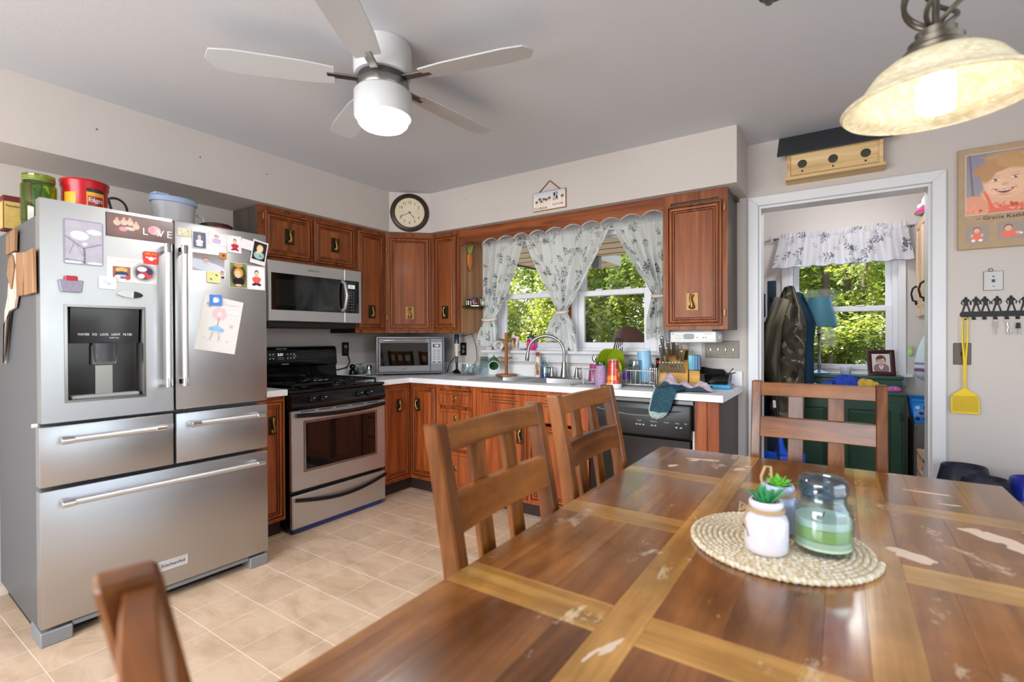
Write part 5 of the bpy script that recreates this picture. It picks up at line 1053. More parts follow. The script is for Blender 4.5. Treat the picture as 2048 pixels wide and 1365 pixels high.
MB().mat(A).lathe([(.036, 0), (.037, .02), (.042, .03), (.045, .06), (.044, .125), (.04, .142), (.001, .143), (.001, .139), (.038, .138), (.041, .125), (.042, .06), (.033, .02), (.033, 0)], (0, 0, .005), 32).build('body', M_clearg, ms)
MB().mat(A).tube([(.04*math.cos(t_), .04*math.sin(t_), .147) for t_ in np.linspace(0, 2*PI, 31)[:-1]], .003, 6, True).build('base_ring', M_clearg, ms)
bl = thing('blue_cup', 'tall light blue plastic cup upside down in the dish rack', 'cup', (2.45, -.33, zr2), local=True); A = rot('Y', -6)
MB().mat(A).lathe([(.034, 0), (.036, .002), (.041, .10), (.043, .19), (.040, .199), (.001, .2), (.001, .196), (.039, .19), (.032, 0)], (0, 0, .006), 36).build('body', mat('sky_blue_plastic', '#84b2d0', .35), bl)
vb = thing('purple_bowl', 'small purple bowl low in the middle of the dish rack', 'bowl', (2.305, -.36, zr2), local=True); MB().lathe([(.036, 0), (.032, .03), (.02, .046), (.001, .048), (.001, .045), (.018, .042), (.03, .028), (.034, 0)], (0, 0, .02), 24).build('bowl', mat('purple_plastic', '#6a3fa0', .35), vb); vb.location = (2.315, -.33, zr2)
MB().box(2.32, -.16, ztp+.003, 2.39, -.135, ztp+.02).build('blue_sponge', mat('blue_sponge', '#2a45b8', .8), rk, bevel=.004)
bc = thing('black_travel_cup', 'black travel cup with an orange band behind the knife block', 'cup', (2.505, -.2, zr2), local=True)
MB().lathe([(.001, 0), (.03, 0), (.036, .14), (.037, .15), (.03, .156), (.001, .157)], (0, 0, 0), 28).build('body', M_blackm, bc); MB().lathe([(.0350, .118), (.0358, .119), (.0362, .138), (.0355, .139)], (0, 0, 0), 28).build('orange_band', mat('orange_band', '#e0431f', .4), bc)
MB().lathe([(.031, .155), (.028, .17), (.001, .171)], (0, 0, 0), 24).build('lid', M_greyp, bc); bc.location = (2.50, -.19, zr2)
bs = thing('cutlery_basket', 'metal basket of knives and forks at the right end of the dish rack', 'basket', (2.50, -.36, Z))
q = MB(); 
for z in (Z+.03, Z+.07, Z+.12): q.tube([(2.48, -.40, z), (2.535, -.40, z), (2.535, -.32, z), (2.48, -.32, z)], .0025, 6, True)
for k in range(5):
    q.tube([(2.48+.0137*k, -.40, Z+.022), (2.48+.0137*k, -.40, Z+.12)], .0015, 5)
q.build('basket', M_chrome, bs)
for k in range(4): s_ = thing('fork', ('leftmost','second','third','rightmost')[k]+' metal fork handle in the basket beside the knife block', 'fork', (2.492+.011*k, -.36, Z+.024), group='forks in the metal basket', local=True); MB().bar((0, 0, 0), (random.uniform(-.01, .01), random.uniform(-.02, .02), .125), .009, .002).build('handle', M_steeld, s_, bevel=.0006)
# ---------------- knife block
M_bam = wood('bamboo_block', '#a8742c', '#c8923f', '#d6a352', 'x', .7, .4, .1, .05)
kb = thing('knife_block', 'large honey coloured wooden knife block full of steel-handled knives', 'knife block', (2.61, -.25, Z), rotz=math.radians(12), local=True); kb.location = (2.595, -.24, Z)
ang = .52
q = MB().frame((-.088, 0, 0), (0, -1, 0), (0, 0, 1), (1, 0, 0)); q.prism([(-.09, 0), (.09, 0), (.09, .085), (-.01, .165), (-.085, .235), (-.09, .235)], 0, .176); q.build('block', M_bam, kb, bevel=.003)
# steak knives low in the front sloping face
def knife(p, d, L, lab, grp, r=.008, loc=None):
    k = thing('knife', lab, 'knife', loc, rotz=math.radians(12), group=grp, local=True); d = Vector(d).normalized()
    MB().tube([Vector((0, 0, 0)), d*L*.1, d*L*.45, d*L*.85, d*L], [r*.9, r, r*.78, r*1.05, r*.8], 10).build('handle', mat('knife_steel', '#b4b1ac', .3, .9) if r < .009 else mat('knife_steel_dark', '#8c8984', .32, .9), k)
    MB().ell(d*(L+.001), r*1.0, 10, 6).build('end_cap', M_chrome, k); MB().tube([d*-.02, d*.003], r*.5, 6).build('bolster', M_chrome, k); return k
cz, sz = math.cos(math.radians(12)), math.sin(math.radians(12))
def KL(x, y, z): return (kb.location.x+x*cz-y*sz, kb.location.y+x*sz+y*cz, Z+z)
for k in range(8): knife(None, (-.12, -.62, .78), .082, ('first','second','third','fourth','fifth','sixth','seventh','eighth')[k]+' steak knife from the left in the front row of the knife block', 'steak knives in the block front', .0072, KL(-.064+.0185*k, -.082, .092))
for x, y, z, L, r, wh in ((-.065, -.035, .146, .115, .012, 'leftmost front'), (-.035, -.03, .150, .10, .011, 'second front'), (-.062, .03, .20, .115, .013, 'tall leftmost rear'), (-.028, .025, .195, .09, .012, 'shorter second rear'), (.0, .03, .2, .125, .013, 'tallest middle rear'), (.022, .0, .175, .10, .011, 'right of centre'), (.05, -.02, .158, .07, .010, 'smallest rightmost')):
    knife(None, (-.05+x*.6, -.35, .93), L, wh+' steel-handled knife in the upper slope of the knife block', 'large knives in the block', r, KL(x, y, z))
sc = thing('kitchen_scissors', 'black scissor handle in the right corner of the knife block', 'scissors', KL(.07, 0, .17), rotz=math.radians(12), local=True)
MB().bar((0, 0, 0), (.01, -.03, .06), .02, .012).build('handle', M_blackm, sc, bevel=.004)
q = MB().frame((kb.location.x, kb.location.y, Z), (1, 0, 0), (0, 0, 1), (0, -1, 0))
b_ = MB(); b_.frame((0, -.055, .1165), (1, 0, 0), (0, .78, .625), (0, -.625, .78)); b_.box(-.02, .012, .0, .02, .024, .002); b_.build('badge', M_sidedk, kb)
k2 = thing('knife_block', 'small square wooden block of blue-handled steak knives', 'knife block', (2.722, -.235, Z), rotz=math.radians(12), local=True)
MB().box(-.031, -.05, 0, .031, .05, .105).build('block', M_bam, k2, bevel=.002)
for k, c in enumerate(('#5fb0bd', '#2f83ad', '#1f5f8e', '#2a3f5e')):
    for j in range(1):
        kn = thing('knife', ('turquoise', 'bright blue', 'deep blue', 'navy')[k]+' handled knife in the small wooden block', 'knife', (2.722-.0225+.0155*k, -.245+.004*k, Z+.105), local=True)
        MB().bar((0, 0, 0), (0, 0, .095), .0135, .026).build('handle', mat('kh'+c, c, .3), kn, bevel=.004)
cn_ = thing('plastic_tub', 'clear plastic tub with small hardware behind the blue tablet', 'tub', (2.82, -.12, Z))
q = MB(); q.rings(1, 1, [(0, 0)]) if False else None
def opentub(mb, x0, y0, x1, y1, z0, h, t=.002, fl=.006):
    P = [(x0+fl, y0+fl, z0), (x1-fl, y0+fl, z0), (x1-fl, y1-fl, z0), (x0+fl, y1-fl, z0), (x0, y0, z0+h), (x1, y0, z0+h), (x1, y1, z0+h), (x0, y1, z0+h)]
    return mb.add(P, [(3, 2, 1, 0), (0, 1, 5, 4), (1, 2, 6, 5), (2, 3, 7, 6), (3, 0, 4, 7)])
opentub(MB(), 2.765, -.17, 2.905, -.04, Z, .075).build('tub', clear('smoky_plastic', '#9aa4ac', .1), cn_, solid=.002)
for k in range(10): MB().box(2.78+.011*k, -.15+.01*(k % 4), Z+.003, 2.795+.011*k, -.14+.01*(k % 4), Z+.012+.002*(k % 3)).build('hardware', M_nickel if k % 2 else M_greyp, cn_)
bg_ = thing('black_case', 'soft black zip case with strap ends lying on the clear tub', 'case', (2.82, -.12, Z+.077))
X = np.zeros((8, 18, 3))
q = MB(); q.lathe([(.001, -.001), (.055, 0), (.062, .012), (.05, .03), (.001, .034)], (2.80, -.105, Z+.0775), 28, 1.35, .75); q.v = [Vector((p.x, p.y, p.z+max(0, (2.80-p.x))*.22)) if p.z > Z+.08 else p for p in q.v]; q.build('case', mat('black_cloth', '#0c0c0e', .9), bg_)
MB().tube([(2.87, -.11, Z+.085), (2.915, -.10, Z+.084), (2.935, -.095, Z+.09)], .004, 6).build('strap', M_blackm, bg_); MB().tube([(2.90, -.105, Z+.085), (2.925, -.105, Z+.118)], .003, 6).build('strap', M_blackm, bg_)
tb_ = thing('tablet', 'bright blue rubber-cased tablet at the right end of the counter', 'tablet', (2.85, -.24, Z), rotz=math.radians(6), local=True)
MB().box(-.10, -.06, 0, .085, .09, .026).build('case', mat('blue_rubber', '#3f9ccc', .45), tb_, bevel=.008, seg=2)
MB().box(-.085, -.045, .024, .065, .075, .0275).build('screen', M_dglass, tb_, bevel=.001)
MB().cyl((-.02, -.0608, .013), (-.02, -.058, .013), .006, n=14).build('port', M_blackm, tb_)
MB().tube([(.085+.012*math.sin(t_), .03+.05*math.cos(t_), .02) for t_ in np.linspace(0, PI, 9)], .004, 6).build('pen_loop', mat('salmon', '#c98a72', .5), tb_)
# washcloth over the counter edge
wc = thing('washcloth', 'lilac and dark teal washcloth hanging over the counter edge above the dishwasher', 'washcloth', (2.62, -.6, Z))
def cl_surf(nu, nv, f): 
    X = np.zeros((nu, nv, 3))
    for i in range(nu):
        for j in range(nv): X[i, j] = f(i/(nu-1), j/(nv-1))
    return X
def f1(s, t):      # hanging teal tongue: t along from the counter to the hanging end
    L_ = t*.30; w = (.052+.012*math.sin(3*t))*(1 if t < .8 else math.sqrt(max(0, 1-((t-.8)/.2)**2*.9)))
    xc = 2.70-.09*t+.0; x = xc+(s-.5)*2*w
    flat_ = .13
    if L_ < flat_: y = -.50-L_; z = Z+.018+.02*math.sin(PI*s)*(1-t)+.006*math.sin(9*s+4*t)
    else:
        a = min(1, (L_-flat_)/.03); y = -.632-.012*a-.006*math.sin(7*s+3*t)-.004; z = Z+.018-(L_-flat_)*1.0+.003*math.sin(9*s)
    return (x, y, z)
X = cl_surf(34, 60, f1); P = Paint(1, 1, 1/33, '#34505c'); n1 = RNG.random((34, 60)); C_ = np.ones((34, 60, 3))*np.array(lin('#2f4b58')); C_ *= (.6+.9*n1)[..., None]
edge = (np.arange(60)/59 > .88); C_[:, edge] = np.array(lin('#9fb0ae'))*(.55+.7*RNG.random((34, edge.sum())))[..., None]; C_[:2] = np.array(lin('#a8b6b4')); 
MB().grid(X, np.clip(C_, 0, 1)).build('cloth_tongue', M_fabric, wc, smooth=3, solid=.006)
def f2(s, t):
    w = .15*(1-.45*t); x = 2.575+.29*t+.02*math.sin(5*s); y = -.455-.035*math.sin(2.2*t)+(s-.5)*w
    prof_ = .075*math.exp(-((t-.16)/.14)**2)+.035*math.exp(-((t-.5)/.12)**2)+.034*math.exp(-((t-.82)/.12)**2)
    e = max(0, math.sin(PI*min(max(s, 0), 1)))**.5*(1 if t < .9 else max(0, (1-t)/.1)**.5)*(1 if t > .04 else (t/.04)**.5)
    z = Z+.004+(prof_+.012)*e+.007*math.sin(12*s+10*t)*e+.004*math.sin(27*s-17*t)*e
    return (x, y, z)
X = cl_surf(26, 70, f2); C_ = np.ones((26, 70, 3))*np.array(lin('#b7a5ae')); C_ *= (.85+.25*RNG.random((26, 70)))[..., None]; C_[:3] = np.array(lin('#39474f')); C_[-3:] = np.array(lin('#39474f')); C_[:, 8:13] = np.where(np.arange(26)[:, None, None] > 13, np.array(lin('#3a4048')), C_[:, 8:13])
MB().grid(X, np.clip(C_, 0, 1)).build('cloth_bunch', M_fabric, wc, smooth=3, solid=.005)
# under-cabinet radio
ra = thing('under_cabinet_radio', 'white radio mounted under the right wall cabinet', 'radio', (2.70, -.19, 1.23))
MB().box(2.585, -.285, 1.195, 2.858, -.09, 1.262).build('case', M_white, ra, bevel=.006, seg=2)
MB().box(2.62, -.25, 1.261, 2.83, -.12, ZB).build('mounting_bracket', M_greyp, ra)
q = MB().frame(*BW(2.70, -.2855, 1.232)); q.prism([(.032*math.copysign(abs(math.cos(a))**.5, math.cos(a)), .017*math.copysign(abs(math.sin(a))**.6, math.sin(a))) for a in np.linspace(0, 2*PI, 33)[:-1]], 0, .002); q.build('display', mat('lcd_grey', '#6f7276', .3), ra)
q = MB().frame(*BW(2.585, -.2855, 1.195))
for x in (.035, .05, .065, .08): q.box(x, .022, 0, x+.008, .027, .001); q.box(x, .04, 0, x+.008, .044, .001)
for x in (.165, .2, .215): q.ell((x, .03, 0), (.006, .006, .0015), 12, 5)
q.text('SPACEMAKER', .007, .0004, (.225, .05, 0)); q.build('buttons', mat('grey_mark3', '#a9abad', .5), ra)
q = MB().frame(*BW(2.601, -.286, 1.248)); q.text('GE', .011, .0005); q.build('badge_lettering', mat('badge_grey', '#56585c', .4), ra)
MB().frame((2.8585, -.19, 1.228), (0, 1, 0), (0, 0, 1), (1, 0, 0)).lathe([(.02, 0), (.02, .006), (.017, .01), (.0001, .01)], (0, 0, 0), 20).build('side_knob', M_white, ra)
# switch plates, outlets on the back wall
sw = thing('switch_plate', 'wide brushed metal four-gang switch plate right of the radio', 'switch plate', (2.838, -.003, 1.145))
MB().frame(*BW(2.735, -.0006, 1.09)).box(0, 0, 0, .208, .113, .004).build('plate', mat('aged_nickel', '#6a635b', .45, .5), sw, bevel=.0015)
for k in range(4):
    x = 2.735+.035+.046*k; s = MB().frame(*BW(x, -.0045, 1.146)).box(-.005, -.010, 0, .005, .010, .008).build('toggle', M_nickel, sw, bevel=.002)
    q = MB().frame(*BW(x, -.0045, 1.146)); q.ell((0, .03, 0), (.003, .003, .0015), 8, 4); q.ell((0, -.03, 0), (.003, .003, .0015), 8, 4); q.build('screws', M_nickel, sw)
outlet('wall_outlet', 'white double outlet behind the knife blocks', BW(2.655, -.0005, 1.15), M_white, M_white, .115, .115)
ch = thing('wall_charger', 'white plug-in charger in the outlet behind the knife block', 'charger', (2.615, -.02, 1.16)); MB().box(2.595, -.04, 1.14, 2.63, -.0085, 1.185).build('body', M_white, ch, bevel=.004)
# carrot ornament and glass shelf on the pale cabinet side
SX = .8855
ca = thing('carrot_ornament', 'small bunch of orange carrots hanging on the pale cabinet side', 'ornament', (SX+.01, -.195, 1.9))
for dy, dz, l in ((-.012, 0, .10), (.0, -.01, .115), (.012, .0, .1)): MB().tube([(SX+.012, -.195+dy, 1.925+dz), (SX+.012, -.195+dy*1.6, 1.925+dz-l*.6), (SX+.012, -.195+dy*1.9, 1.925+dz-l)], [.011, .009, .002], 10).build('carrot', mat('carrot_orange', '#d07a35', .6), ca)
for k in range(11):
    a = random.uniform(-1, 1); MB().tube([(SX+.012, -.195, 1.922), (SX+.014, -.195+.02*a, 1.955), (SX+.016+.004*(k % 3), -.195+.034*a, 1.985+.012*(k % 3))], [.003, .006, .002], 6).build('leaf', mat('carrot_top', '#8fae4c', .7), ca)
MB().tube([(SX+.006, -.205, 1.83), (SX+.006, -.212, 1.80), (SX+.006, -.195, 1.785), (SX+.006, -.178, 1.80), (SX+.006, -.186, 1.83)], .0018, 6).build('hanger', M_brass, ca)
gs = thing('glass_shelf', 'small glass shelf fixed to the pale cabinet side by the window', 'shelf', (.98, -.16, 1.49))
MB().prism([(SX, -.285), (SX+.08, -.285), (SX+.15, -.24), (SX+.15, -.05), (SX+.1, -.02), (SX, -.02)], 1.488, 1.495).build('glass', clear('shelf_glass', '#bfe0d6', .15), gs)
MB().box(SX+.0003, -.285, 1.474, SX+.015, -.02, 1.487).build('shelf_rail', M_brass, gs)
for nm, lab, c, r, h, m1 in (('mini_mug', 'black and white striped mini mug at the left of the glass shelf', (SX+.035, -.24), .017, .055, M_blackm), ('mini_mug', 'navy blue mini mug with an orange band on the glass shelf', (SX+.055, -.175), .021, .072, mat('navy', '#1f2a58', .35)), ('mini_jar', 'pale glass mini jug at the right of the glass shelf', (SX+.08, -.10), .026, .085, M_clearg)):
    t = thing(nm, lab, 'mug', (*c, 1.4952)); MB().lathe([(.001, 0), (r*.92, 0), (r, .004), (r, h*.8), (r*.85, h*.92), (r*.9, h), (r*.75, h), (r*.72, h*.9), (.001, .01)], (*c, 1.4952), 24).build('body', m1, t)
    MB().tube([(c[0], c[1]-r*.9, 1.4952+h*.7), (c[0], c[1]-r-.012, 1.4952+h*.62), (c[0], c[1]-r-.01, 1.4952+h*.35), (c[0], c[1]-r*.9, 1.4952+h*.25)], .003, 6).build('handle', M_ceramic, t)
    if 'striped' in lab:
        q = MB()
        for k in range(5): a = k*2*PI/10*2-1; q.tube([(c[0]+r*1.01*math.cos(a), c[1]+r*1.01*math.sin(a), 1.4952+.006), (c[0]+r*1.01*math.cos(a), c[1]+r*1.01*math.sin(a), 1.4952+h*.75)], .003, 6)
        q.build('stripes', M_ceramic, t)
    if 'navy' in lab: MB().lathe([(r*1.0, .016), (r*1.02, .017), (r*1.02, .027), (r*1.0, .028)], (*c, 1.4952), 24).build('band', mat('orange_band', '#e0431f', .4), t)
    if 'pale' in lab: MB().lathe([(.001, .004), (r*.9, .006), (r*.9, .04), (.001, .04)], (*c, 1.4952), 20).build('contents', mat('sand', '#d8c4a8', .8), t)
# ------------------------------------------------------------------ curtains
def curtain(name, lab, top, tie, bot, zt, ztie, zb, y0, seed, lean=0, yr=.03):
    c = thing(name, lab, 'curtain', ((top[0]+top[1])/2, y0, zt), group='tied back cafe curtains')
    nu, nv = 190, 210; Wc = (top[1]-top[0])*1.35; Hc = zt-zb
    P = Paint(Wc, Hc, Wc/(nu-1), '#dfe3da'); P.nx, P.ny = nu, nv; P.u, P.v = np.meshgrid(np.linspace(0, Wc, nu), np.linspace(0, Hc, nv)); P.c = np.ones((nv, nu, 3))*np.array(lin('#f5f7f6'))
    sprigs(P, 150, .037, ['#4f5b62', '#434c50', '#5f8388', '#7d796c'], seed); sprigs(P, 60, .03, ['#b9b4a6', '#a9b5b5'], seed+1)
    X = np.zeros((nv, nu, 3)); g = np.random.default_rng(seed); ph = g.uniform(0, 6, 4)
    for i in range(nv):
        t = i/(nv-1); z = zt-Hc*t; s = np.linspace(0, 1, nu)
        if z > ztie:
            k = (zt-z)/(zt-ztie); kk = k**1.12; xl = top[0]+(tie[0]-top[0])*kk; xr = top[1]+(tie[1]-top[1])*kk
        else:
            k = (ztie-z)/(ztie-zb); kk = 1-(1-k)**1.9; xl = tie[0]+(bot[0]-tie[0])*kk; xr = tie[1]+(bot[1]-tie[1])*kk
        gat = min(1, max(0, (k if z > ztie else 1-k)))
        amp = .008+.014*(1-abs(2*gat-1))+.006
        w = amp*(np.sin(s*38+ph[0]+.8*np.sin(3*t+ph[1]))+.5*np.sin(s*67+ph[2]+2*t))*(.5+.5*min(1, (zt-z)/.12))
        if zt-z < .03: w = w*.3+.006*np.sin(s*150+ph[3]); 
        zz = z+(.007*np.sin(s*130+ph[1]) if i < 3 else 0)
        if z < ztie: zz = zz-.02*k*np.sin(s*5+ph[2])+lean*k*(s-.5)
        X[i] = np.stack([xl+(xr-xl)*s+.3*w*(.3 if z > ztie else 1), np.full(nu, y0)+w-(.03*math.exp(-((z-ztie)/.06)**2)), np.ones(nu)*zz], -1)
    MB().grid(X, np.clip(P.c, 0, 1)).build('cloth', M_cloth, c, smooth=3)
    xm, hw = (tie[0]+tie[1])/2, (tie[1]-tie[0])/2+.012
    q = MB(); q.tube([(xm+hw*math.cos(a), y0-.028+.034*math.sin(a), ztie+.01*math.sin(a)) for a in np.linspace(0, 2*PI, 25)[:-1]], .011, 8, True); q.build('tieback', mat('tieback_cloth', '#d5c8ba', .9), c)
    return c
cA = curtain('curtain', 'left floral curtain tied back beside the pale cabinet side', (.957, 1.372), (1.0, 1.105), (.895, 1.105), 2.040, 1.385, 1.175, -.106, 3, .05)
cB = curtain('curtain', 'middle floral curtain tied in the centre of the sink window', (1.385, 2.115), (1.70, 1.765), (1.59, 1.845), 2.040, 1.425, 1.170, -.106, 5, -.06)
cC = curtain('curtain', 'right floral curtain tied back beside the right wall cabinet', (2.125, 2.535), (2.435, 2.505), (2.385, 2.53), 2.040, 1.512, 1.215, -.106, 9, .03)
rd = thing('curtain_rod', 'thin white rod carrying the three floral curtains', 'curtain rod', (1.7, -.1, 2.02)); MB().tube([(.955, -.018, 2.010), (.955, -.092, 2.010), (2.545, -.092, 2.010), (2.545, -.018, 2.010)], .006, 8).build('rod', M_trimw, rd)
# ------------------------------------------------------------------ clock
ck = thing('wall_clock', 'round dark brown wall clock with a cream face above the corner cabinet', 'clock', (.5, -.49, 2.27))
sd = Vector((.62-.378, .608-.378, 0)).normalized(); sn_ = Vector((sd.y, -sd.x, 0)); mid = Vector(((.378+.62)/2, -(.608+.378)/2, 2.272))+sn_*.0005-sd*.0
M4 = Matrix(((sd.x, 0, sn_.x, mid.x), (sd.y, 0, sn_.y, mid.y), (0, 1, 0, mid.z), (0, 0, 0, 1)))
M_ckr = mat('clock_rim', '#3a2a22', .35, .2); R_ = .158
MB().mat(M4).lathe([(.12, .0), (R_, 0), (R_, .012), (R_-.006, .02), (R_-.012, .021), (R_-.016, .028), (R_-.026, .030), (R_-.031, .025), (R_-.035, .022), (.121, .012)], (0, 0, 0), 64).build('rim', M_ckr, ck)
MB().mat(M4).lathe([(.0001, .012), (.126, .012)], (0, 0, 0), 64).build('face', mat('clock_face', '#d6c8ae', .6, noise=.06, nscale=30), ck)
q = MB().mat(M4)
for k in range(1, 13):
    a = PI/2-k*PI/6
    if k in (3, 9, 8): continue
    q.text(str(k), .034, .0005, (.084*math.cos(a), .084*math.sin(a), .0125), wid=None)
q.text('8', .03, .0005, (.084*math.cos(PI/2-8*PI/6), .084*math.sin(PI/2-8*PI/6), .0125))
for k in range(60):
    a = k*PI/30; r0 = .108 if k % 5 else .104; q.add([(r0*math.cos(a-.006), r0*math.sin(a-.006), .0127), (.112*math.cos(a-.006), .112*math.sin(a-.006), .0127), (.112*math.cos(a+.006), .112*math.sin(a+.006), .0127), (r0*math.cos(a+.006), r0*math.sin(a+.006), .0127)], [(0, 1, 2, 3)])
q.build('numerals', mat('clock_ink', '#4a3d32', .7), ck)
q = MB().mat(M4)
for sx in (-.07, .07):
    q.tube([(sx+.018*math.cos(a), .004+.018*math.sin(a), .0126) for a in np.linspace(0, 2*PI, 25)[:-1]], .0005, 4, True); q.box(sx-.012, .003, .0126, sx+.01, .0045, .013)
q.build('small_dials', mat('dial_ink', '#9a8c78', .7), ck)
q = MB().mat(M4)
def hand(q, ang, L, w, z):
    a = math.radians(90-ang); d = Vector((math.cos(a), math.sin(a))); n = Vector((-d.y, d.x)); pts = [d*-.012+n*w, d*L*.7+n*w, d*L*.75+n*w*2.4, d*L, d*L*.75-n*w*2.4, d*L*.7-n*w, d*-.012-n*w]
    q.prism([tuple(p) for p in pts], z, z+.001)
hand(q, 140, .062, .0016, .0145); q.build('hour_hand', M_blackm, ck)
q = MB().mat(M4); hand(q, 246, .09, .0014, .016); q.lathe([(.006, .012), (.006, .018), (.0001, .018)], (0, 0, 0), 14); q.build('minute_hand', M_blackm, ck)
# hanging Florida sign on the soffit
fs = thing('hanging_sign', 'small FLORIDA sign with palms hanging by a cord on the soffit', 'sign', (1.77, -.385, 2.2))
fr = ((1.637, -.3785, 2.134), (.999, 0, -.0), (0, 0, 1), (0, -1, 0)); w, h = .266, .134
MB().frame(*fr).box(0, 0, 0, w, h, .012).build('board', wood('sign_edge', '#7a4a26', '#a06a3a', '#b07a48', 'x', 1, .6, 0, .05), fs, bevel=.001)
P = Paint(w-.008, h-.008, .0016, '#e2d8d0'); t_ = (P.v/P.h)[..., None]; P.c = np.array(lin('#e6d8ce'))*(1-np.clip((t_-.6)/.4, 0, 1))+np.array(lin('#b3c3d6'))*np.clip((t_-.6)/.4, 0, 1)
for x, y, s_ in ((.1, .48, .8), (.2, .62, 1.05), (.25, .48, .7), (.33, .6, 1.0), (.41, .55, .8), (.5, .62, 1.05), (.9, .62, .95)):
    P.line(x, .3+.05*(x > .8), x+.01, y, .0012, '#b5923f')
    for k in range(7): a = k*.9+.2; P.line(x+.01, y, x+.01+.055*s_*math.cos(a), y+.12*s_*math.sin(a)*.8, .0022, '#262420')
P.r(.62, .45, .78, .47, '#3a3a40')
for x0, y0, x1, y1 in ((.63, .46, .65, .85), (.77, .46, .75, .85), (.63, .85, .77, .85), (.66, .46, .70, .8), (.74, .8, .70, .46)): P.line(x0, y0, x1, y1, .0018, '#33353a')
P.e(.67, .78, .03, .1, '#22242a'); P.e(.74, .6, .025, .1, '#22242a'); P.e(.72, .9, .02, .07, '#8fa3b8')
q = MB().frame((1.641, -.391, 2.138), *fr[1:]); P.to(q, .0002); q.build('print', M_print, fs)
q = MB().frame((1.637, -.3915, 2.134), *fr[1:]); q.text('FLORIDA', .024, .0008, (.066, .017, 0), wid=.105); q.build('lettering', mat('navy_ink', '#2b3442', .6), fs); q = MB().frame((1.637, -.3915, 2.134), *fr[1:]); q.text('Surf Life', .022, .0006, (.205, .032, 0), wid=.085); q.build('script_lettering', mat('navy_ink', '#2b3442', .6), fs)
MB().tube([(1.68, -.384, 2.262), (1.768, -.380, 2.338), (1.775, -.380, 2.338), (1.862, -.384, 2.262)], .004, 6).build('cord', mat('brown_cord', '#7a4a2c', .8), fs)
# ------------------------------------------------------------------ doorway wall
bh = thing('birdhouse', 'three-hole pine birdhouse with a dark slanted roof above the doorway', 'birdhouse', (3.44, -.06, 2.15))
M_pine = wood('pine_new', '#b98f5c', '#d3b07c', '#dcbf90', 'x', .5, .5, .1, .04); bx0, bx1 = 3.222, 3.672
q = MB().frame((bx0, 0, 0), (1, 0, 0), (0, 0, 1), (0, -1, 0))
q.box(.015, 2.165, .0, bx1-bx0-.015, 2.31, .09); q.build('box', M_pine, bh)
fy_ = -.094; holes = [(.075, 2.235), (.225, 2.235), (.375, 2.235)]
fb = MB().frame((bx0, fy_, 0), (1, 0, 0), (0, 0, 1), (0, -1, 0)); fb.box(.015, 2.175, -.003, bx1-bx0-.015, 2.315, .008); fp_ = fb.build('front_board', M_pine, bh, bevel=.001)
for x in (bx0-.002, bx1-.016): MB().frame((x, 0, 0), (0, 1, 0), (0, 0, 1), (1, 0, 0)).prism([(-.112, 2.15), (-.0005, 2.15), (-.0005, 2.42), (-.112, 2.305)], 0, .018).build('side_board', M_pine, bh, bevel=.001)
MB().box(bx0-.012, -.125, 2.148, bx1+.012, -.0005, 2.166).build('floor_board', M_pine, bh, bevel=.001)
for x, z in holes:
    q = MB().frame((bx0, fy_-.0083, 0), (1, 0, 0), (0, 0, 1), (0, -1, 0)); q.lathe([(.0001, 0), (.0225, 0), (.0235, .0008), (.0225, .0012)], (x, z, 0), 28); q.build('entry_hole', mat('hole_olive', '#3c3d30', .8), fp_)
    q = MB().frame((bx0, fy_-.0083, 0), (1, 0, 0), (0, 0, 1), (0, -1, 0)); q.cyl((x, z-.042, 0), (x, z-.042, .004), .005, n=10); q.build('peg_hole', M_blackm, fp_)
q = MB(); q.add([(3.170, -.135, 2.288), (3.715, -.135, 2.288), (3.715, -.002, 2.432), (3.170, -.002, 2.432), (3.170, -.143, 2.296), (3.715, -.143, 2.296), (3.715, -.010, 2.438), (3.170, -.010, 2.438)], [(3, 2, 1, 0), (4, 5, 6, 7), (0, 1, 5, 4), (1, 2, 6, 5), (2, 3, 7, 6), (3, 0, 4, 7)]); q.build('roof_board', mat('roof_charcoal', '#333639', .55, noise=.1, nscale=30), bh)
# portrait canvas
cvs = thing('portrait_canvas', 'tan canvas print of a smiling toddler in coral with three small photos', 'picture', (4.18, -.01, 1.93))
cx0, cz0, cw, chh = 3.988, 1.672, .40, .515
MB().frame(*BW(cx0, -.0006, cz0)).box(0, 0, 0, cw, chh, .022).build('canvas', mat('canvas_tan', '#b39a7c', .8, noise=.12, nscale=25, bump=.2, bscale=900), cvs, bevel=.003)
pw, ph_ = .315, .305
P = Paint(pw, ph_, .0022, '#8e8496'); P.grad('#a39a9c', '#8d8798'); P.line(.1, 0, .04, 1, .004, '#77707f')
P.e(.5, .1, .55, .24, '#e0735c'); P.e(.5, .3, .33, .19, '#e3b193'); P.e(.1, .12, .16, .2, '#df9c80', 30); P.e(.88, .14, .14, .2, '#e08468')
for k in range(40): P.e(RNG.uniform(.0, 1), RNG.uniform(0, .16), RNG.uniform(.02, .05), .02, ('#f09a82', '#c9553f', '#ee8a6e')[k % 3], RNG.uniform(0, 180))
P.line(.22, .36, .3, .12, .006, '#e86e58'); P.line(.8, .42, .74, .14, .006, '#d95f4a')
P.e(.52, .64, .335, .345, '#b98f66', 8, soft=.08); P.e(.54, .72, .31, .25, '#c79d70', soft=.2); P.e(.88, .66, .10, .13, '#a67c58'); P.e(.82, .5, .06, .08, '#dba98a')
P.e(.47, .53, .275, .30, '#e8bb9c', -4, soft=.08); P.e(.36, .42, .12, .12, '#f0c6a8', soft=.8); P.e(.6, .42, .11, .11, '#ecbd9e', soft=.8)
P.e(.40, .80, .34, .12, '#b98c62', 22, soft=.2); P.e(.55, .83, .33, .12, '#c49a6c', -14, soft=.3); P.e(.27, .7, .09, .2, '#bb9066', -18, soft=.3)
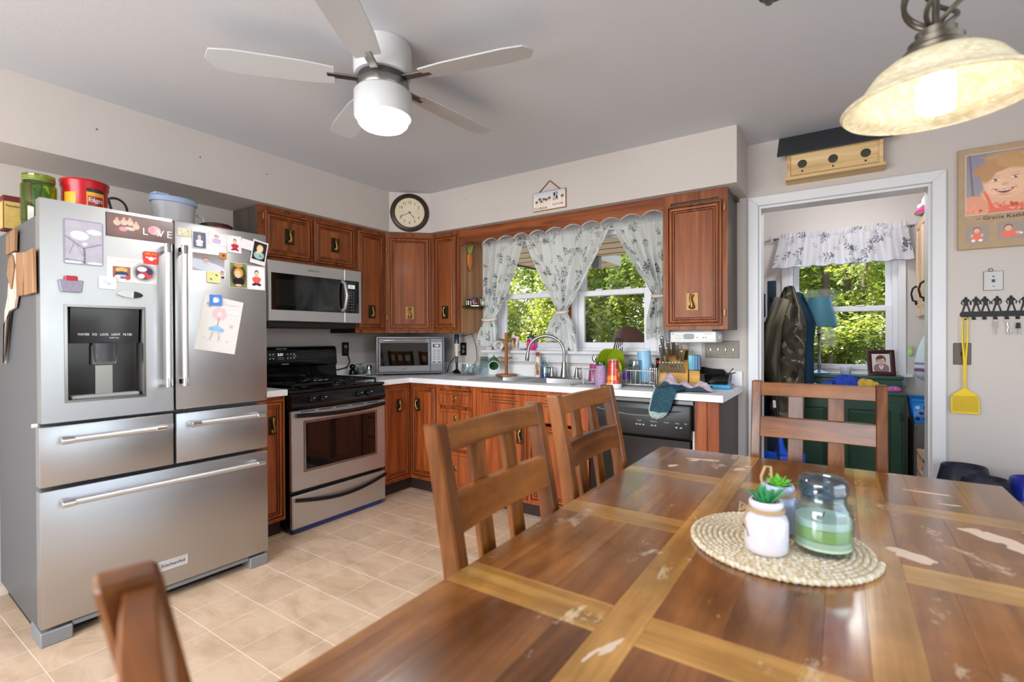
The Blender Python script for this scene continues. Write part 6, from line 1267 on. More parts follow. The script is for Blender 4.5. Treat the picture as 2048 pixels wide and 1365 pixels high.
for k in range(60):
    a = RNG.uniform(-.3, 2.2); x0, y0 = .6+RNG.uniform(-.04, .04), .97; x1 = .5+.36*math.cos(a+.9); y1 = .70+.24*math.sin(a*.7+.3)
    P.line(x0, y0, x1, max(y1, .70), .0012, ('#a98058', '#cda77c', '#b99066')[k % 3], .45)
for x, y in ((.345, .535), (.575, .555)): P.e(x, y, .046, .019, '#efe4dc'); P.e(x+.004, y, .021, .021, '#4a3a38'); P.e(x+.009, y+.007, .006, .006, '#ffffff'); P.e(x, y+.021, .052, .007, '#8a604a', 3, op=.7); P.e(x, y-.03, .05, .008, '#d39c7e', 3, op=.6); P.e(x, y+.062, .06, .007, '#c29a78', 6, op=.6)
P.e(.455, .46, .045, .028, '#e0ac8e', soft=.8); P.e(.44, .447, .009, .006, '#b0775e'); P.e(.478, .449, .009, .006, '#b0775e')
sx = (P.u/P.w-.448)/.125; sy = P.v/P.h-.365; lo = .085*sx*sx-.048; hi = .030*sx*sx-.004
P.put(((np.abs(sx) < 1) & (sy > lo-.012) & (sy < hi+.010))*1.0, '#c4706a'); P.put(((np.abs(sx) < .9) & (sy > lo) & (sy < hi))*1.0, '#7a3433'); P.put(((np.abs(sx) < .62) & (sy > hi-.016) & (sy < hi))*1.0, '#f3ece6')
P.e(.31, .385, .014, .03, '#d59e80', -25, op=.7); P.e(.585, .395, .014, .03, '#d59e80', 25, op=.7); P.e(.445, .285, .09, .018, '#d8a486', soft=.9)
q = MB().frame(*BW(cx0+.032, -.0228, cz0+.175)); P.to(q, .0004); q.build('portrait_print', M_print, cvs)
q = MB().frame(*BW(cx0+.032, -.023, cz0+.175)); q.rings(pw, ph_, [(-.004, 0), (-.004, .0006), (0, .0006), (0, 0)], close=False); q.build('portrait_border', mat('border_cream', '#d2c3ad', .7), cvs)
q = MB().frame(*BW(cx0, -.0232, cz0)); q.text('~ Gracie Kathleen ~', .026, .0006, (.19, .152, 0), wid=.24); q.build('lettering', mat('brown_ink', '#3a2a22', .7), cvs)
for k, x in enumerate((.03, .148, .262)):
    w, h = (.085, .095, .10)[k], (.085, .085, .095)[k]; P = Paint(w, h, .0022, '#9d8f88')
    if k != 1: P.e(.5, .36, .24, .24, '#e5745c'); P.e(.5, .75, .17, .17, '#7d5a44'); P.e(.5, .71, .14, .14, '#e2b094'); P.e(.34, .12, .09, .08, '#f0e8e4'); P.e(.66, .12, .09, .08, '#f0e8e4'); P.e(.28, .42, .06, .1, '#e2b094'); P.e(.72, .42, .06, .1, '#e2b094')
    else: P.e(.45, .3, .36, .2, '#e5745c'); P.e(.42, .68, .17, .2, '#7d5a44'); P.e(.42, .63, .14, .16, '#e2b094'); P.e(.8, .34, .12, .08, '#e2b094'); P.e(.9, .3, .06, .06, '#f0e8e4')
    q = MB().frame(*BW(cx0+x, -.0228, cz0+.032+.006*k)); P.to(q, .0004); q.build('small_print', M_print, cvs)
# little metal plate hung above the rack
mp_ = thing('metal_plaque', 'small silver square plaque hanging above the key rack', 'plaque', (4.125, -.01, 1.52))
MB().frame(*BW(4.088, -.0006, 1.458)).box(0, 0, .001, .074, .098, .004).build('rim', M_steeld, mp_, bevel=.001); MB().frame(*BW(4.0905, -.0006, 1.4605)).box(0, 0, .004, .069, .093, .0048).build('plate', mat('silver_sheet', '#b4b2b0', .4, .5, noise=.08, nscale=40), mp_)
q = MB().frame(*BW(4.125, -.0056, 1.507)); q.box(-.006, -.008, 0, .007, .007, .0006); q.box(-.003, .018, 0, .004, .025, .0006); q.box(-.003, -.03, 0, .004, -.026, .0006); q.build('square_marks', mat('dark_mark', '#4a4744', .5), mp_)
MB().tube([(4.115+.008*math.cos(a), -.006, 1.562+.008*math.sin(a)) for a in np.linspace(0, 2*PI, 17)[:-1]], .0016, 6, True).build('hanging_ring', M_steeld, mp_)
# key rack with plain standing figures
kr = thing('key_rack', 'black key rack with a row of plain standing figure cut-outs', 'key rack', (4.15, -.01, 1.33))
fk = MB().frame(*BW(0, -.0006, 0)); fk.prism([(3.999, 1.332), (3.999, 1.345), (4.006, 1.353), (4.30, 1.353), (4.30, 1.325), (4.006, 1.325)], 0, .004); fk.build('bar', M_blackm, kr)
for x in (4.024, 4.052, 4.092, 4.132, 4.174, 4.213, 4.255):
    q = MB().frame(*BW(x, -.0006, 1.3255)); q.prism([(-.007, 0), (.007, 0), (.007, -.014), (-.007, -.014)], .0, .004); q.box(-.007, -.014, 0, .007, -.0105, .014); q.box(-.007, -.014, .011, .007, -.006, .014); q.build('hook', M_blackm, kr)
def figure(x, lean, arm):
    q = MB().frame(*BW(x, -.0006, 1.352)); H = .078
    q.lathe([(.0001, 0), (.0058, 0), (.0058, .003), (.0001, .003)], (lean, H-.006, 0), 14)
    q.prism([(-.016, 0), (-.009, 0), (-.001, .031), (.005, .031), (.012, 0), (.019, 0), (.010, .034), (.0085, .045), (.013+lean, .064), (.004+lean, .069), (-.004+lean, .069), (-.013+lean, .064), (-.007, .045), (-.008, .034)], 0, .003)
    for s in (-1, 1):
        e = arm if s < 0 else 1-arm; q.prism([(s*.011+lean, .065), (s*.014+lean, .060), (s*(.019+.004*e), .048), (s*(.012+.008*e), .035), (s*(.009+.008*e), .036), (s*(.014+.004*e), .049), (s*.009+lean, .058)], 0, .003)
    q.build('figure_cutout', M_blackm, kr)
for k, x in enumerate((4.022, 4.060, 4.096, 4.138, 4.190, 4.238)): figure(x, (0, .001, -.002, .002, 0, .003)[k], (.2, .9, .4, .7, .1, .6)[k])
for x, lab, kind in ((4.132, 'single small key on a ring below the key rack', 0), (4.174, 'keys on a ring with a large silver snap hook', 1), (4.213, 'black-headed car key on a ring below the key rack', 2)):
    t = thing('key_ring', lab, 'keys', (x, -.012, 1.30), group=None)
    MB().tube([(x+.011*math.cos(a), -.012, 1.304+.011*math.sin(a)) for a in np.linspace(0, 2*PI, 21)[:-1]], .0009, 5, True).build('ring', M_chrome, t)
    if kind == 1: MB().tube([(x, -.012, 1.292), (x+.004, -.013, 1.27), (x+.0, -.014, 1.25), (x+.007, -.014, 1.235), (x+.014, -.014, 1.243), (x+.012, -.013, 1.258)], [.004, .004, .003, .003, .003, .002], 8).build('snap_hook', M_chrome, t)
    else:
        MB().frame(*BW(x, -.011, 1.29)).prism([(-.006, .002), (.006, .002), (.008, -.012), (.003, -.02), (-.003, -.02), (-.008, -.012)] if not kind else [(-.007, .002), (.007, .002), (.009, -.026), (-.009, -.026)], 0, .004).build('key_head', M_blackm if kind else M_nickel, t)
        for dx in ((0,) if not kind else (-.006, .006)): MB().frame(*BW(x+dx, -.011, 1.29)).box(-.0018, -.055, .001, .0018, -.018, .003).build('key_blade', M_nickel, t)
# fly swatter
fsw = thing('fly_swatter', 'yellow plastic fly swatter hanging from the key rack', 'fly swatter', (4.02, -.02, 1.07))
M_yel = mat('yellow_plastic', '#e3c315', .35)
fr = BW(4.016, -.0165, 0); q = MB().frame(*fr)
for s in (-1, 1): q.prism([(s*.009, 1.31), (s*.0145, 1.31), (s*.013, 1.21), (s*.007, 1.10), (s*.006, .955), (s*.001, .955), (s*.001, 1.10), (s*.006, 1.2)], 0, .005)
q.tube([(.0115*math.cos(a), 1.31+.0115*math.sin(a), .0025) for a in np.linspace(0, PI, 12)], .003, 6); q.box(-.0015, 1.0, .001, .0015, 1.29, .003); q.build('handle', M_yel, fsw, bevel=.0008)
q = MB().frame(*fr); pts = [(-.054, .835), (-.047, .826), (.05, .826), (.058, .835), (.056, .905), (.045, .925), (.006, .955), (-.006, .955), (-.044, .925), (-.054, .905)]
q.prism(pts, 0, .0025); pd = q.build('paddle', M_yel, fsw, bevel=.0006)
q = MB().frame(*fr)
for k in range(21): x = -.046+.0047*k; q.box(x, .835, .0025, x+.002, .915, .0034)
for k in range(14): q.box(-.05, .838+.006*k, .0025, .052, .8395+.006*k, .0032)
q.build('mesh_ribs', mat('yellow_shade', '#b89a0c', .4), pd, kind='stuff')
# switch plate behind the swatter
s2 = thing('switch_plate', 'brown bronze switch plate behind the yellow fly swatter', 'switch plate', (4.007, -.003, 1.135)); MB().frame(*BW(3.973, -.0006, 1.078)).box(0, 0, 0, .07, .113, .005).build('plate', mat('bronze_plate', '#5f574e', .4, .7), s2, bevel=.002)
MB().frame(*BW(4.002, -.0056, 1.125)).box(0, 0, 0, .011, .022, .007).build('toggle', M_bronze, s2, bevel=.002)
# ------------------------------------------------------------------ pendant light
pcx, pcy, rz_ = 3.634, -2.200, 1.672
pdn = thing('chandelier', 'bronze chandelier arm with a cream glass bell shade and spiral bulb', 'chandelier', (3.36, -2.2, CZ))
M_bz = mat('pewter_bronze', '#5a544b', .4, .8); M_shade = mat('alabaster_glass', '#e4dcc0', .25, trans=.0, sub=.0)
m, t, p = nmat('alabaster_glass_lit'); a_ = t.nodes.new('ShaderNodeBsdfTranslucent'); a_.inputs[0].default_value = (*lin('#efe6c8'), 1); mx = t.nodes.new('ShaderNodeMixShader'); mx.inputs[0].default_value = .3
nz = t.nodes.new('ShaderNodeTexNoise'); nz.inputs['Scale'].default_value = 7; nz.inputs['Distortion'].default_value = 2.5; rm = ramp(t, nz.outputs[0], [(.35, '#d9cfae'), (.5, '#e9e0c6'), (.56, '#f6f1e2'), (.66, '#e0d6b8')])
t.links.new(rm.outputs[0], p.inputs['Base Color']); t.links.new(rm.outputs[0], a_.inputs[0]); p.inputs['Roughness'].default_value = .25
t.links.new(p.outputs[0], mx.inputs[1]); t.links.new(a_.outputs[0], mx.inputs[2]); t.links.new(mx.outputs[0], t.nodes['Material Output'].inputs[0]); M_shade = m
prof = [(r_*.85, z_*.93) for r_, z_ in [(.176, 0), (.179, .003), (.176, .007), (.162, .012), (.145, .025), (.132, .043), (.115, .066), (.09, .084), (.06, .095), (.03, .098)]]
MB().lathe(prof+[(r-.005 if r > .04 else r, z-.005) for r, z in prof[::-1]][:-1]+[(.146, .0)], (pcx, pcy, rz_), 56).build('glass_shade', M_shade, pdn, smooth=1.2)
MB().lathe([(.05, .092), (.052, .099), (.04, .107), (.043, .116), (.03, .123), (.032, .135), (.018, .142), (.002, .144)], (pcx, pcy, rz_), 28).build('shade_cap', M_bz, pdn)
q = MB()
for k in range(5):
    a0 = k*2*PI/5; q.tube([(pcx+(.048*math.sin(PI*t_)**.8+.006)*math.cos(a0+t_*2.4), pcy+(.048*math.sin(PI*t_)**.8+.006)*math.sin(a0+t_*2.4), rz_+.142+.115*t_) for t_ in np.linspace(0, 1, 16)], .0045, 7)
q.cyl((pcx, pcy, rz_+.14), (pcx, pcy, rz_+.27), .006, n=10); q.build('twisted_cage', M_bz, pdn)
MB().tube([(pcx, pcy, rz_+.255), (pcx-.02, pcy, rz_+.30), (pcx-.10, pcy, rz_+.34), (pcx-.20, pcy, rz_+.29), (3.36, -2.2, 1.99)], .009, 10).build('arm', M_bz, pdn)
q = MB(); q.lathe([(.002, 1.98), (.03, 1.985), (.035, 2.0), (.025, 2.03), (.012, 2.05), (.012, 2.40), (.06, 2.415), (.065, 2.4395), (.002, 2.4395)], (3.36, -2.2, 0), 24); q.build('center_column', M_bz, pdn)
MB().tube([(3.36, -2.2, 1.99), (3.36, -2.28, 1.925), (3.355, -2.33, 1.915)], .009, 10).build('arm', M_bz, pdn)
hb = thing('spiral_bulb', 'glowing white spiral bulb inside the cream glass shade', 'bulb', (pcx, pcy, rz_+.02)); M_bulb = emitter('bulb_glow', '#fff6e4', 7)
q = MB(); q.tube([(pcx+.022*math.cos(t_), pcy+.022*math.sin(t_), rz_-.012+.0022*t_) for t_ in np.linspace(0, 8*PI, 90)], .0075, 8); q.ell((pcx, pcy, rz_-.012), (.024, .024, .008), 14, 6); q.build('spiral_tube', M_bulb, hb)
MB().lathe([(.02, .05), (.022, .062), (.014, .078), (.014, .094), (.002, .095)], (pcx, pcy, rz_), 18).build('base', M_white, hb)
light('pendant_lamp', 'POINT', (pcx, pcy, rz_-.02), .45, (1, .9, .74), shadow_soft_size=.05)
# ------------------------------------------------------------------ mudroom things
vl = thing('window_valance', 'white floral valance curtain over the mudroom window', 'curtain', (3.47, 1.42, 2.1))
nu, nv = 230, 80; Wc, Hc = 1.25, .30
P = Paint(Wc, Hc, .01, '#e2e0e6'); P.u, P.v = np.meshgrid(np.linspace(0, Wc, nu), np.linspace(0, Hc, nv)); P.c = np.ones((nv, nu, 3))*np.array(lin('#efedf2'))
sprigs(P, 75, .055, ['#4e5368', '#5a5f74', '#777b92', '#a9a8b0'], 21); sprigs(P, 40, .04, ['#c2c0b6', '#b5b8c2'], 22); P.c[:2] = np.array(lin('#8b8b96'))
X = np.zeros((nv, nu, 3)); s = np.linspace(0, 1, nu)
for i in range(nv):
    t_ = 1-i/(nv-1); xl = 3.045-.058*t_; xr = 3.905+.045*t_; w = (.008+.022*t_)*np.sin(s*44+.5*np.sin(5*t_))+.01*np.sin(s*90+2)
    if t_ < .16: w = w*.4+.008*np.sin(s*190)
    X[i] = np.stack([xl+(xr-xl)*s, 1.41+w-.02*t_, np.full(nu, 2.115-.30*t_)+.006*np.sin(s*160)*(t_ < .1)+(.008*np.sin(s*44))*(t_ > .9)], -1)
MB().grid(X, np.clip(P.c, 0, 1)).build('cloth', M_cloth, vl, smooth=3)
rd = thing('curtain_rod', 'pewter rod with scrolled ends holding the mudroom valance', 'curtain rod', (3.47, 1.42, 2.08))
MB().tube([(2.99, 1.43, 2.08), (3.955, 1.43, 2.08)], .008, 10).build('rod', M_nickel, rd)
for x, s_ in ((2.985, -1), (3.955, 1)): MB().tube([(x+s_*(.0+.05*t_/5+.022*math.cos(t_)*.7), 1.43, 2.08+.026*math.sin(t_)*(1-t_/9)) for t_ in np.linspace(0, 5, 16)], .0055, 8).build('scroll_finial', M_nickel, rd)
for x in (3.0, 3.94): MB().tube([(x, 1.43, 2.08), (x, 1.4995, 2.08)], .006, 8).build('bracket', M_nickel, rd)
# green cabinet
gc = thing('green_cabinet', 'dark green painted cabinet with two panel doors under the mudroom window', 'cabinet', (3.47, 1.2, 0))
M_gr = mat('green_paint', '#1d4634', .35, noise=.06, nscale=20); M_gr2 = mat('green_paint_top', '#1f4a3c', .3); M_grd = mat('green_groove', '#12291f', .5)
GX0, GX1, GY = 3.06, 3.862, 1.02
MB().box(GX0, GY, .0, GX1, 1.46, .80).build('carcass', M_gr, gc, bevel=.003); MB().box(GX0-.015, GY-.02, .80, GX1+.012, 1.465, .822).build('top_board', M_gr2, gc, bevel=.004); MB().box(GX0, 1.24, .822, GX1, 1.262, .90).build('back_rail', M_gr2, gc, bevel=.003)
MB().box(GX0, 1.235, .90, GX1+.01, 1.447, .925).build('ledge', M_gr2, gc, bevel=.004); MB().box(GX0, 1.262, .822, GX0+.02, 1.447, .90).build('ledge_end', M_gr2, gc); MB().box(GX1-.02, 1.262, .822, GX1, 1.447, .90).build('ledge_end', M_gr2, gc)
for x, w in ((GX0+.02, .375), (GX0+.407, .375)):
    q = MB().frame((x, GY, .12), (1, 0, 0), (0, 0, 1), (0, -1, 0)); q.rings(w, .63, [(0, 0), (0, .018), (.06, .018), (.066, .012), (.07, .012), (.085, .017), (.09, .016)]); d = q.build('door', M_gr, gc, smooth=.2)
    q = MB().frame((x, GY, .12), (1, 0, 0), (0, 0, 1), (0, -1, 0)); q.rings(w, .63, [(.064, .0126), (.072, .0126)], close=False); q.build('groove', M_grd, d)
for z in (.18, .62): MB().box(GX1-.03, GY-.026, z, GX1-.012, GY-.018, z+.06).build('hinge', M_blackm, gc)
# things on it
LZ = .9255
lm = thing('table_lamp', 'table lamp with a teal tapered shade and pewter stem on the green cabinet', 'lamp', (3.335, 1.34, LZ))
lx, ly_ = 3.335, 1.34
MB().lathe([(.002, 0), (.075, 0), (.078, .006), (.06, .014), (.03, .022), (.014, .03), (.012, .05), (.018, .065), (.011, .08), (.010, .17), (.012, .20), (.016, .215), (.011, .23), (.010, .30), (.018, .315), (.012, .33), (.002, .335)], (lx, ly_, LZ), 28).build('base', mat('pewter', '#8f9298', .3, .8), lm)
MB().lathe([(.017, .33), (.017, .375), (.012, .38), (.002, .38)], (lx, ly_, LZ), 16).build('socket', M_ceramic, lm)
MB().lathe([(.133, .385), (.078, .622), (.076, .622), (.131, .385)], (lx, ly_, LZ), 40).build('shade', mat('teal_shade', '#3d7488', .5, noise=.04), lm)
q = MB()
for k in range(3): a = k*2.09; q.tube([(lx, ly_, LZ+.60), (lx+.078*math.cos(a), ly_+.078*math.sin(a), LZ+.615)], .002, 5)
q.tube([(lx, ly_, LZ+.38), (lx, ly_, LZ+.61)], .004, 6); q.build('harp', M_brass, lm)
gl = thing('candle_glass', 'small frosted glass tealight cup beside the lamp', 'candle', (3.515, 1.35, LZ)); MB().lathe([(.002, 0), (.035, 0), (.043, .058), (.04, .058), (.033, .005), (.002, .005)], (3.515, 1.34, LZ), 24).build('glass', M_frost, gl); MB().lathe([(.002, .006), (.034, .006), (.037, .035), (.002, .036)], (3.515, 1.34, LZ), 20).build('wax', mat('pale_wax', '#cfe0dc', .5), gl)
pf = thing('framed_portrait', 'dark wooden frame with an old child portrait leaning on the ledge', 'frame', (3.745, 1.31, LZ))
fr = ((3.66, 1.29, LZ), (.985, .17, 0), (-.045, .26, .964), (.164, -.95, .265)); q = MB().frame(*fr); q.rings(.175, .20, [(0, -.012), (0, .012), (.004, .014), (.026, .010), (.030, .004)], close=False); q.build('frame', mat('mahogany', '#3a1a20', .3), pf)
P = Paint(.119, .144, .0022, '#cfc9c6'); P.e(.5, .18, .42, .3, '#8d7078'); P.e(.5, .66, .27, .26, '#5a4640'); P.e(.5, .58, .21, .22, '#c9a694'); P.e(.5, .36, .1, .12, '#bf9a88'); P.line(.4, .3, .5, .16, .004, '#e8e0e0'); P.line(.6, .3, .5, .16, .004, '#e8e0e0')
for x in (.42, .58): P.e(x, .6, .03, .016, '#3a2a28')
P.e(.5, .47, .06, .015, '#9a5a54'); P.e(.45, .78, .2, .09, '#554038', 15); q = MB().frame(*fr); P.to(q, .004, .028, .028); q.build('photo', M_glossprint, pf)
q = MB().frame(*fr); q.box(.02, .02, -.012, .155, .18, -.002); q.build('backing', M_blackm, pf)
def bundle(name, lab, cat, c, r, col, seed, sc=(1, 1, 1)):
    t = thing(name, lab, cat, c); g = np.random.default_rng(seed); n, m_ = 30, 18; X = np.zeros((m_, n+1, 3))
    for i in range(m_):
        for j in range(n+1):
            a = 2*PI*j/n; b = PI*i/(m_-1); rr = r*(1+.10*math.sin(5*a+3*b+seed)+.07*math.sin(9*a-4*b+seed*2)); X[i, j] = (c[0]+rr*math.sin(b)*math.cos(a)*sc[0], c[1]+rr*math.sin(b)*math.sin(a)*sc[1], max(c[2], c[2]+rr*sc[2]*.55-rr*math.cos(b)*sc[2]))
    MB().grid(X).build('cloth', mat('cl_'+col, col, .8, noise=.25, nscale=25), t, smooth=1); return t
bundle('cloth_bundle', 'royal blue crumpled cloth on the green cabinet top', 'cloth', (3.51, 1.12, .8225), .085, '#2340b0', 1, (1.1, .8, .75)); bundle('cloth_bundle', 'small blue crumpled cloth at the left of the royal blue one', 'cloth', (3.40, 1.12, .8225), .045, '#2a52a8', 2, (1.2, .8, .7)); bundle('cloth_bundle', 'mustard yellow crumpled cloth on the green cabinet top', 'cloth', (3.635, 1.13, .8225), .075, '#c9a544', 3, (1.1, .8, .65)); bundle('cloth_bundle', 'pink crumpled cloth at the right end of the green cabinet top', 'cloth', (3.80, 1.1, .8225), .045, '#b060a0', 4, (1.1, .8, .5)); bundle('cloth_bundle', 'white crumpled paper towel left on the green cabinet top', 'cloth', (3.27, 1.13, .8225), .05, '#b9c4d0', 6, (1.4, .8, .5)); bundle('cloth_bundle', 'white crumpled cloth between the blue and yellow ones', 'cloth', (3.575, 1.08, .8225), .04, '#d8d8dc', 8, (1.5, .8, .5))
# coats on a rack post
cr = thing('coat_rack', 'dark blue painted coat rack standing at the left of the mudroom', 'coat rack', (3.0, .75, 0)); M_nb = mat('navy_paint', '#1f3348', .4)
MB().box(3.015, .79, .0, 3.075, .83, 1.655).build('post', M_nb, cr, bevel=.003); MB().box(2.70, .80, 1.38, 3.0, .822, 1.56).build('board', M_nb, cr, bevel=.003); MB().box(2.70, .80, 1.18, 3.0, .822, 1.30).build('board', M_nb, cr, bevel=.003); MB().box(2.68, .79, .0, 2.74, .83, 1.60).build('post', M_nb, cr, bevel=.003); MB().box(2.70, .5, 0, 3.06, 1.0, .03).build('base', M_nb, cr)
for x in (3.045, 2.85): MB().tube([(x, .79, 1.50), (x, .74, 1.50), (x, .735, 1.53)], .007, 8).build('hook', M_blackm, cr)
def coat(name, lab, x0, x1, ztop, zb, y, cols, seed, camo=False, shift=0):
    t = thing(name, lab, 'jacket', ((x0+x1)/2, y, ztop)); nu, nv = 90, 130; g = np.random.default_rng(seed); C_ = np.ones((nv, nu, 3))*np.array(lin(cols[0]))
    U, V = np.meshgrid(np.linspace(0, 1, nu), np.linspace(0, 1, nv))
    if camo:
        for k in range(170):
            cx, cy = g.uniform(0, 1), g.uniform(0, 1); a = g.uniform(0, PI); rx, ry = g.uniform(.03, .13), g.uniform(.012, .05); dx, dy = U-cx, (V-cy)*2; m_ = ((dx*math.cos(a)+dy*math.sin(a))/rx)**2+((-dx*math.sin(a)+dy*math.cos(a))/ry)**2 < 1
            C_[m_] = np.array(lin(cols[1+k % (len(cols)-1)]))
        for k in range(26):
            cx, cy, a = g.uniform(0, 1), g.uniform(0, 1), g.uniform(0, PI); dx, dy = U-cx, (V-cy)*2; m_ = (np.abs(-dx*math.sin(a)+dy*math.cos(a)) < .006) & (np.abs(dx*math.cos(a)+dy*math.sin(a)) < .16); C_[m_] = np.array(lin('#a9a496'))
    X = np.zeros((nv, nu, 3))
    for i in range(nv):
        v = i/(nv-1); z = ztop-(ztop-zb)*v; wd = min(1, .25+.95*math.sin(min(1, v*2.1)*PI/2)); xm = x0+(x1-x0)*(.62-.12*min(1, v*2)); hw = (x1-x0)*.5*wd
        a = np.linspace(-1, 1, nu); fold = .02*np.sin(a*6+3*v+seed)+.012*np.sin(a*13-5*v+seed*2)
        X[i] = np.stack([xm+hw*np.sin(a*PI/2*1.25)/math.sin(min(PI/2, 1.25*PI/2)), y-.10*np.cos(a*PI/2*1.25)*min(1, v*4+.15)+fold, np.full(nu, z)+.03*(a**2)*(v < .3)*-1], -1)
    MB().grid(X, np.clip(C_, 0, 1)).build('body', M_fabric, t, smooth=3, solid=.006)
    q = MB(); s = 1 if shift >= 0 else -1; xs0 = x0+(x1-x0)*.22
    q.tube([(x0+(x1-x0)*.45, y-.09, ztop-.10), (xs0, y-.12, ztop-.30), (xs0-.01, y-.14, ztop-.55), (xs0+.02, y-.14, ztop-.72)], [.05, .06, .058, .045], 14)
    if camo:
        n_ = len(q.v); q.c = [tuple(lin(cols[1+int(g.integers(len(cols)-1))])) for _ in range(n_)]
    else: q.c = [tuple(lin(cols[0]))]*len(q.v)
    q.build('sleeve', M_fabric, t, smooth=3); return t
coat('jacket', 'camouflage patterned jacket hanging on the coat rack by the doorway', 3.02, 3.262, 1.60, .60, .70, ['#4a443b', '#6f675a', '#2c2925', '#857c6a', '#39362f', '#55503f'], 3, True)
coat('jacket', 'dark teal jacket hanging behind the camouflage jacket', 3.05, 3.315, 1.56, .78, .86, ['#20394a'], 5)
coat('jacket', 'black jacket low on the left of the coat rack', 2.80, 3.05, 1.42, .55, .655, ['#101418'], 7)
sh = thing('snow_shovel', 'bright blue plastic shovel standing at the left of the mudroom', 'shovel', (3.12, .48, .0)); M_bl = mat('shovel_blue', '#1454c8', .35)
X = np.zeros((10, 12, 3))
for i in range(10):
    for j in range(12): u_, v_ = j/11-.5, i/9; X[i, j] = (3.13+u_*.30, .46-.05*math.cos(u_*PI)+.03*v_, .02+.40*v_)
MB().grid(X).build('blade', M_bl, sh, smooth=2, solid=.008); MB().tube([(3.14, .47, .40), (3.13, .485, .46), (3.115, .50, .60)], [.05, .025, .018], 12).build('neck', M_bl, sh); MB().tube([(3.115, .50, .58), (3.08, .56, 1.05)], .012, 10).build('shaft', M_blackm, sh)
gp2 = thing('thin_pole', 'thin dark pole with a white tag leaning by the coats', 'pole', (3.1, .42, 0)); MB().tube([(3.155, .40, .003), (3.085, .44, .95)], .005, 8).build('pole', M_blackm, gp2); MB().frame((3.098, .428, .76), (.98, .2, 0), (-.07, .04, .99), (.2, -.98, 0)).box(-.009, -.025, 0, .009, .025, .008).build('tag', M_white, gp2)
# right side: pale cupboard, hats, bag, basket, cabinet
pc = thing('wall_cabinet', 'pale wooden wall cupboard at the right of the mudroom', 'cabinet', (4.1, 1.0, 1.35)); M_pale = wood('pale_maple', '#b08a68', '#c9a684', '#d4b494', 'z', .6, .4, .1, .03)
MB().box(3.965, .73, 1.355, 4.269, 1.30, 2.06).build('cabinet_box', M_pale, pc, bevel=.002)
for y, hy in ((.74, .20), (1.02, .06)):
    fr = ((3.965, y+.27, 1.37), (0, -1, 0), (0, 0, 1), (-1, 0, 0)); q = MB().frame(*fr); q.rings(.268, .68, [(0, 0), (0, .018), (.05, .018), (.055, .01), (.06, .01), (.075, .016), (.08, .015)]); d = q.build('door', M_pale, pc, smooth=.2)
    q = MB().frame(*fr); q.tube([(hy, .11, .018), (hy, .12, .04), (hy, .17, .05), (hy, .21, .04), (hy, .225, .018)], [.008, .007, .006, .007, .008], 8); q.ell((hy, .1, .022), (.009, .014, .008), 8, 6); q.build('handle', M_iron, d)
for lab, x, y, z, c, r in (('grey straw hat with a pink band on the mudroom wall cupboard', 4.02, .92, 2.0605, '#b9b7b2', .085),):
    h_ = thing('hat', lab, 'hat', (x, y, z)); MB().lathe([(.002, .0), (.10, 0), (.102, .006), (.075, .01), (.068, .10), (.05, .13), (.002, .135)], (x-.01, y, z), 28).build('crown', mat('hat_grey', c, .8, noise=.1), h_)
    MB().lathe([(.105, .004), (.108, .012), (.08, .04), (.076, .012)], (x-.01, y, z), 28).build('pink_band', mat('hat_pink', '#b8206a', .6), h_); MB().ell((x-.085, y-.02, z+.05), (.02, .03, .018), 10, 6).build('white_bow', M_white, h_)
pb_ = thing('plastic_bag', 'white and purple plastic bag hanging by the mudroom window', 'bag', (4.05, 1.36, 1.3)); X = np.zeros((34, 40, 3)); C_ = np.ones((34, 40, 3))*np.array(lin('#c3d2d8'))
for i in range(34):
    for j in range(40):
        v = i/33; a = 2*PI*j/39; r = .012+.085*math.sin(min(1, v*1.35)*PI/2)**1.3*(1 if v < .8 else math.sqrt(max(.02, 1-((v-.8)/.2)**2))); r *= 1+.12*math.sin(7*a+4*v); X[i, j] = (4.045+r*math.cos(a), 1.33+r*math.sin(a), 1.33-.44*v)
        if .68 < v < .86 and (i // 2) % 2: C_[i, j] = lin('#7a4a6a')
MB().grid(X, C_).build('bag', M_fabric, pb_, smooth=2); MB().tube([(4.045, 1.33, 1.33), (4.0, 1.34, 1.345), (3.99, 1.345, 1.36)], .006, 6).build('bag_loop', M_white, pb_)
lf = thing('green_glove', 'pale green garden glove hanging beside the plastic bag', 'glove', (3.93, 1.40, 1.1)); q = MB(); q.ell((3.925, 1.40, 1.10), (.018, .012, .03), 12, 8)
for k in range(4): q.tube([(3.915+.007*k, 1.40, 1.12), (3.908+.010*k, 1.40, 1.15)], .0045, 6)
q.build('glove', mat('glove_green', '#a9bf7c', .8), lf)
fcb = thing('filing_cabinet', 'grey metal cabinet under the blue basket in the mudroom', 'cabinet', (4.05, 1.2, 0)); MB().box(3.915, 1.05, .02, 4.265, 1.44, .605).build('body', mat('grey_metal', '#66645f', .45, .3), fcb, bevel=.004)
for z in (.04, .32): d = MB().box(3.925, 1.034, z, 4.255, 1.0495, z+.265).build('drawer', mat('grey_metal', '#66645f', .45, .3), fcb, bevel=.003); MB().tube([(4.0, 1.03, z+.19), (4.0, 1.0, z+.17), (4.10, 1.0, z+.15), (4.10, 1.03, z+.16)], .006, 6).build('handle', M_blackm, d)
MB().box(3.92, 1.06, 0, 4.26, 1.43, .02).build('plinth', M_blackm, fcb)
bkt = thing('basket', 'bright blue plastic basket with round holes and sport ball prints', 'basket', (4.05, 1.2, .606)); M_bb = mat('basket_blue', '#1f7fd6', .4)
opentub(MB(), 3.905, 1.08, 4.24, 1.40, .6065, .165, fl=.02).build('tub', M_bb, bkt, solid=.005); MB().tube([(3.905, 1.08, .77), (4.24, 1.08, .77), (4.24, 1.40, .77), (3.905, 1.40, .77)], .007, 6, True).build('rim', M_bb, bkt)
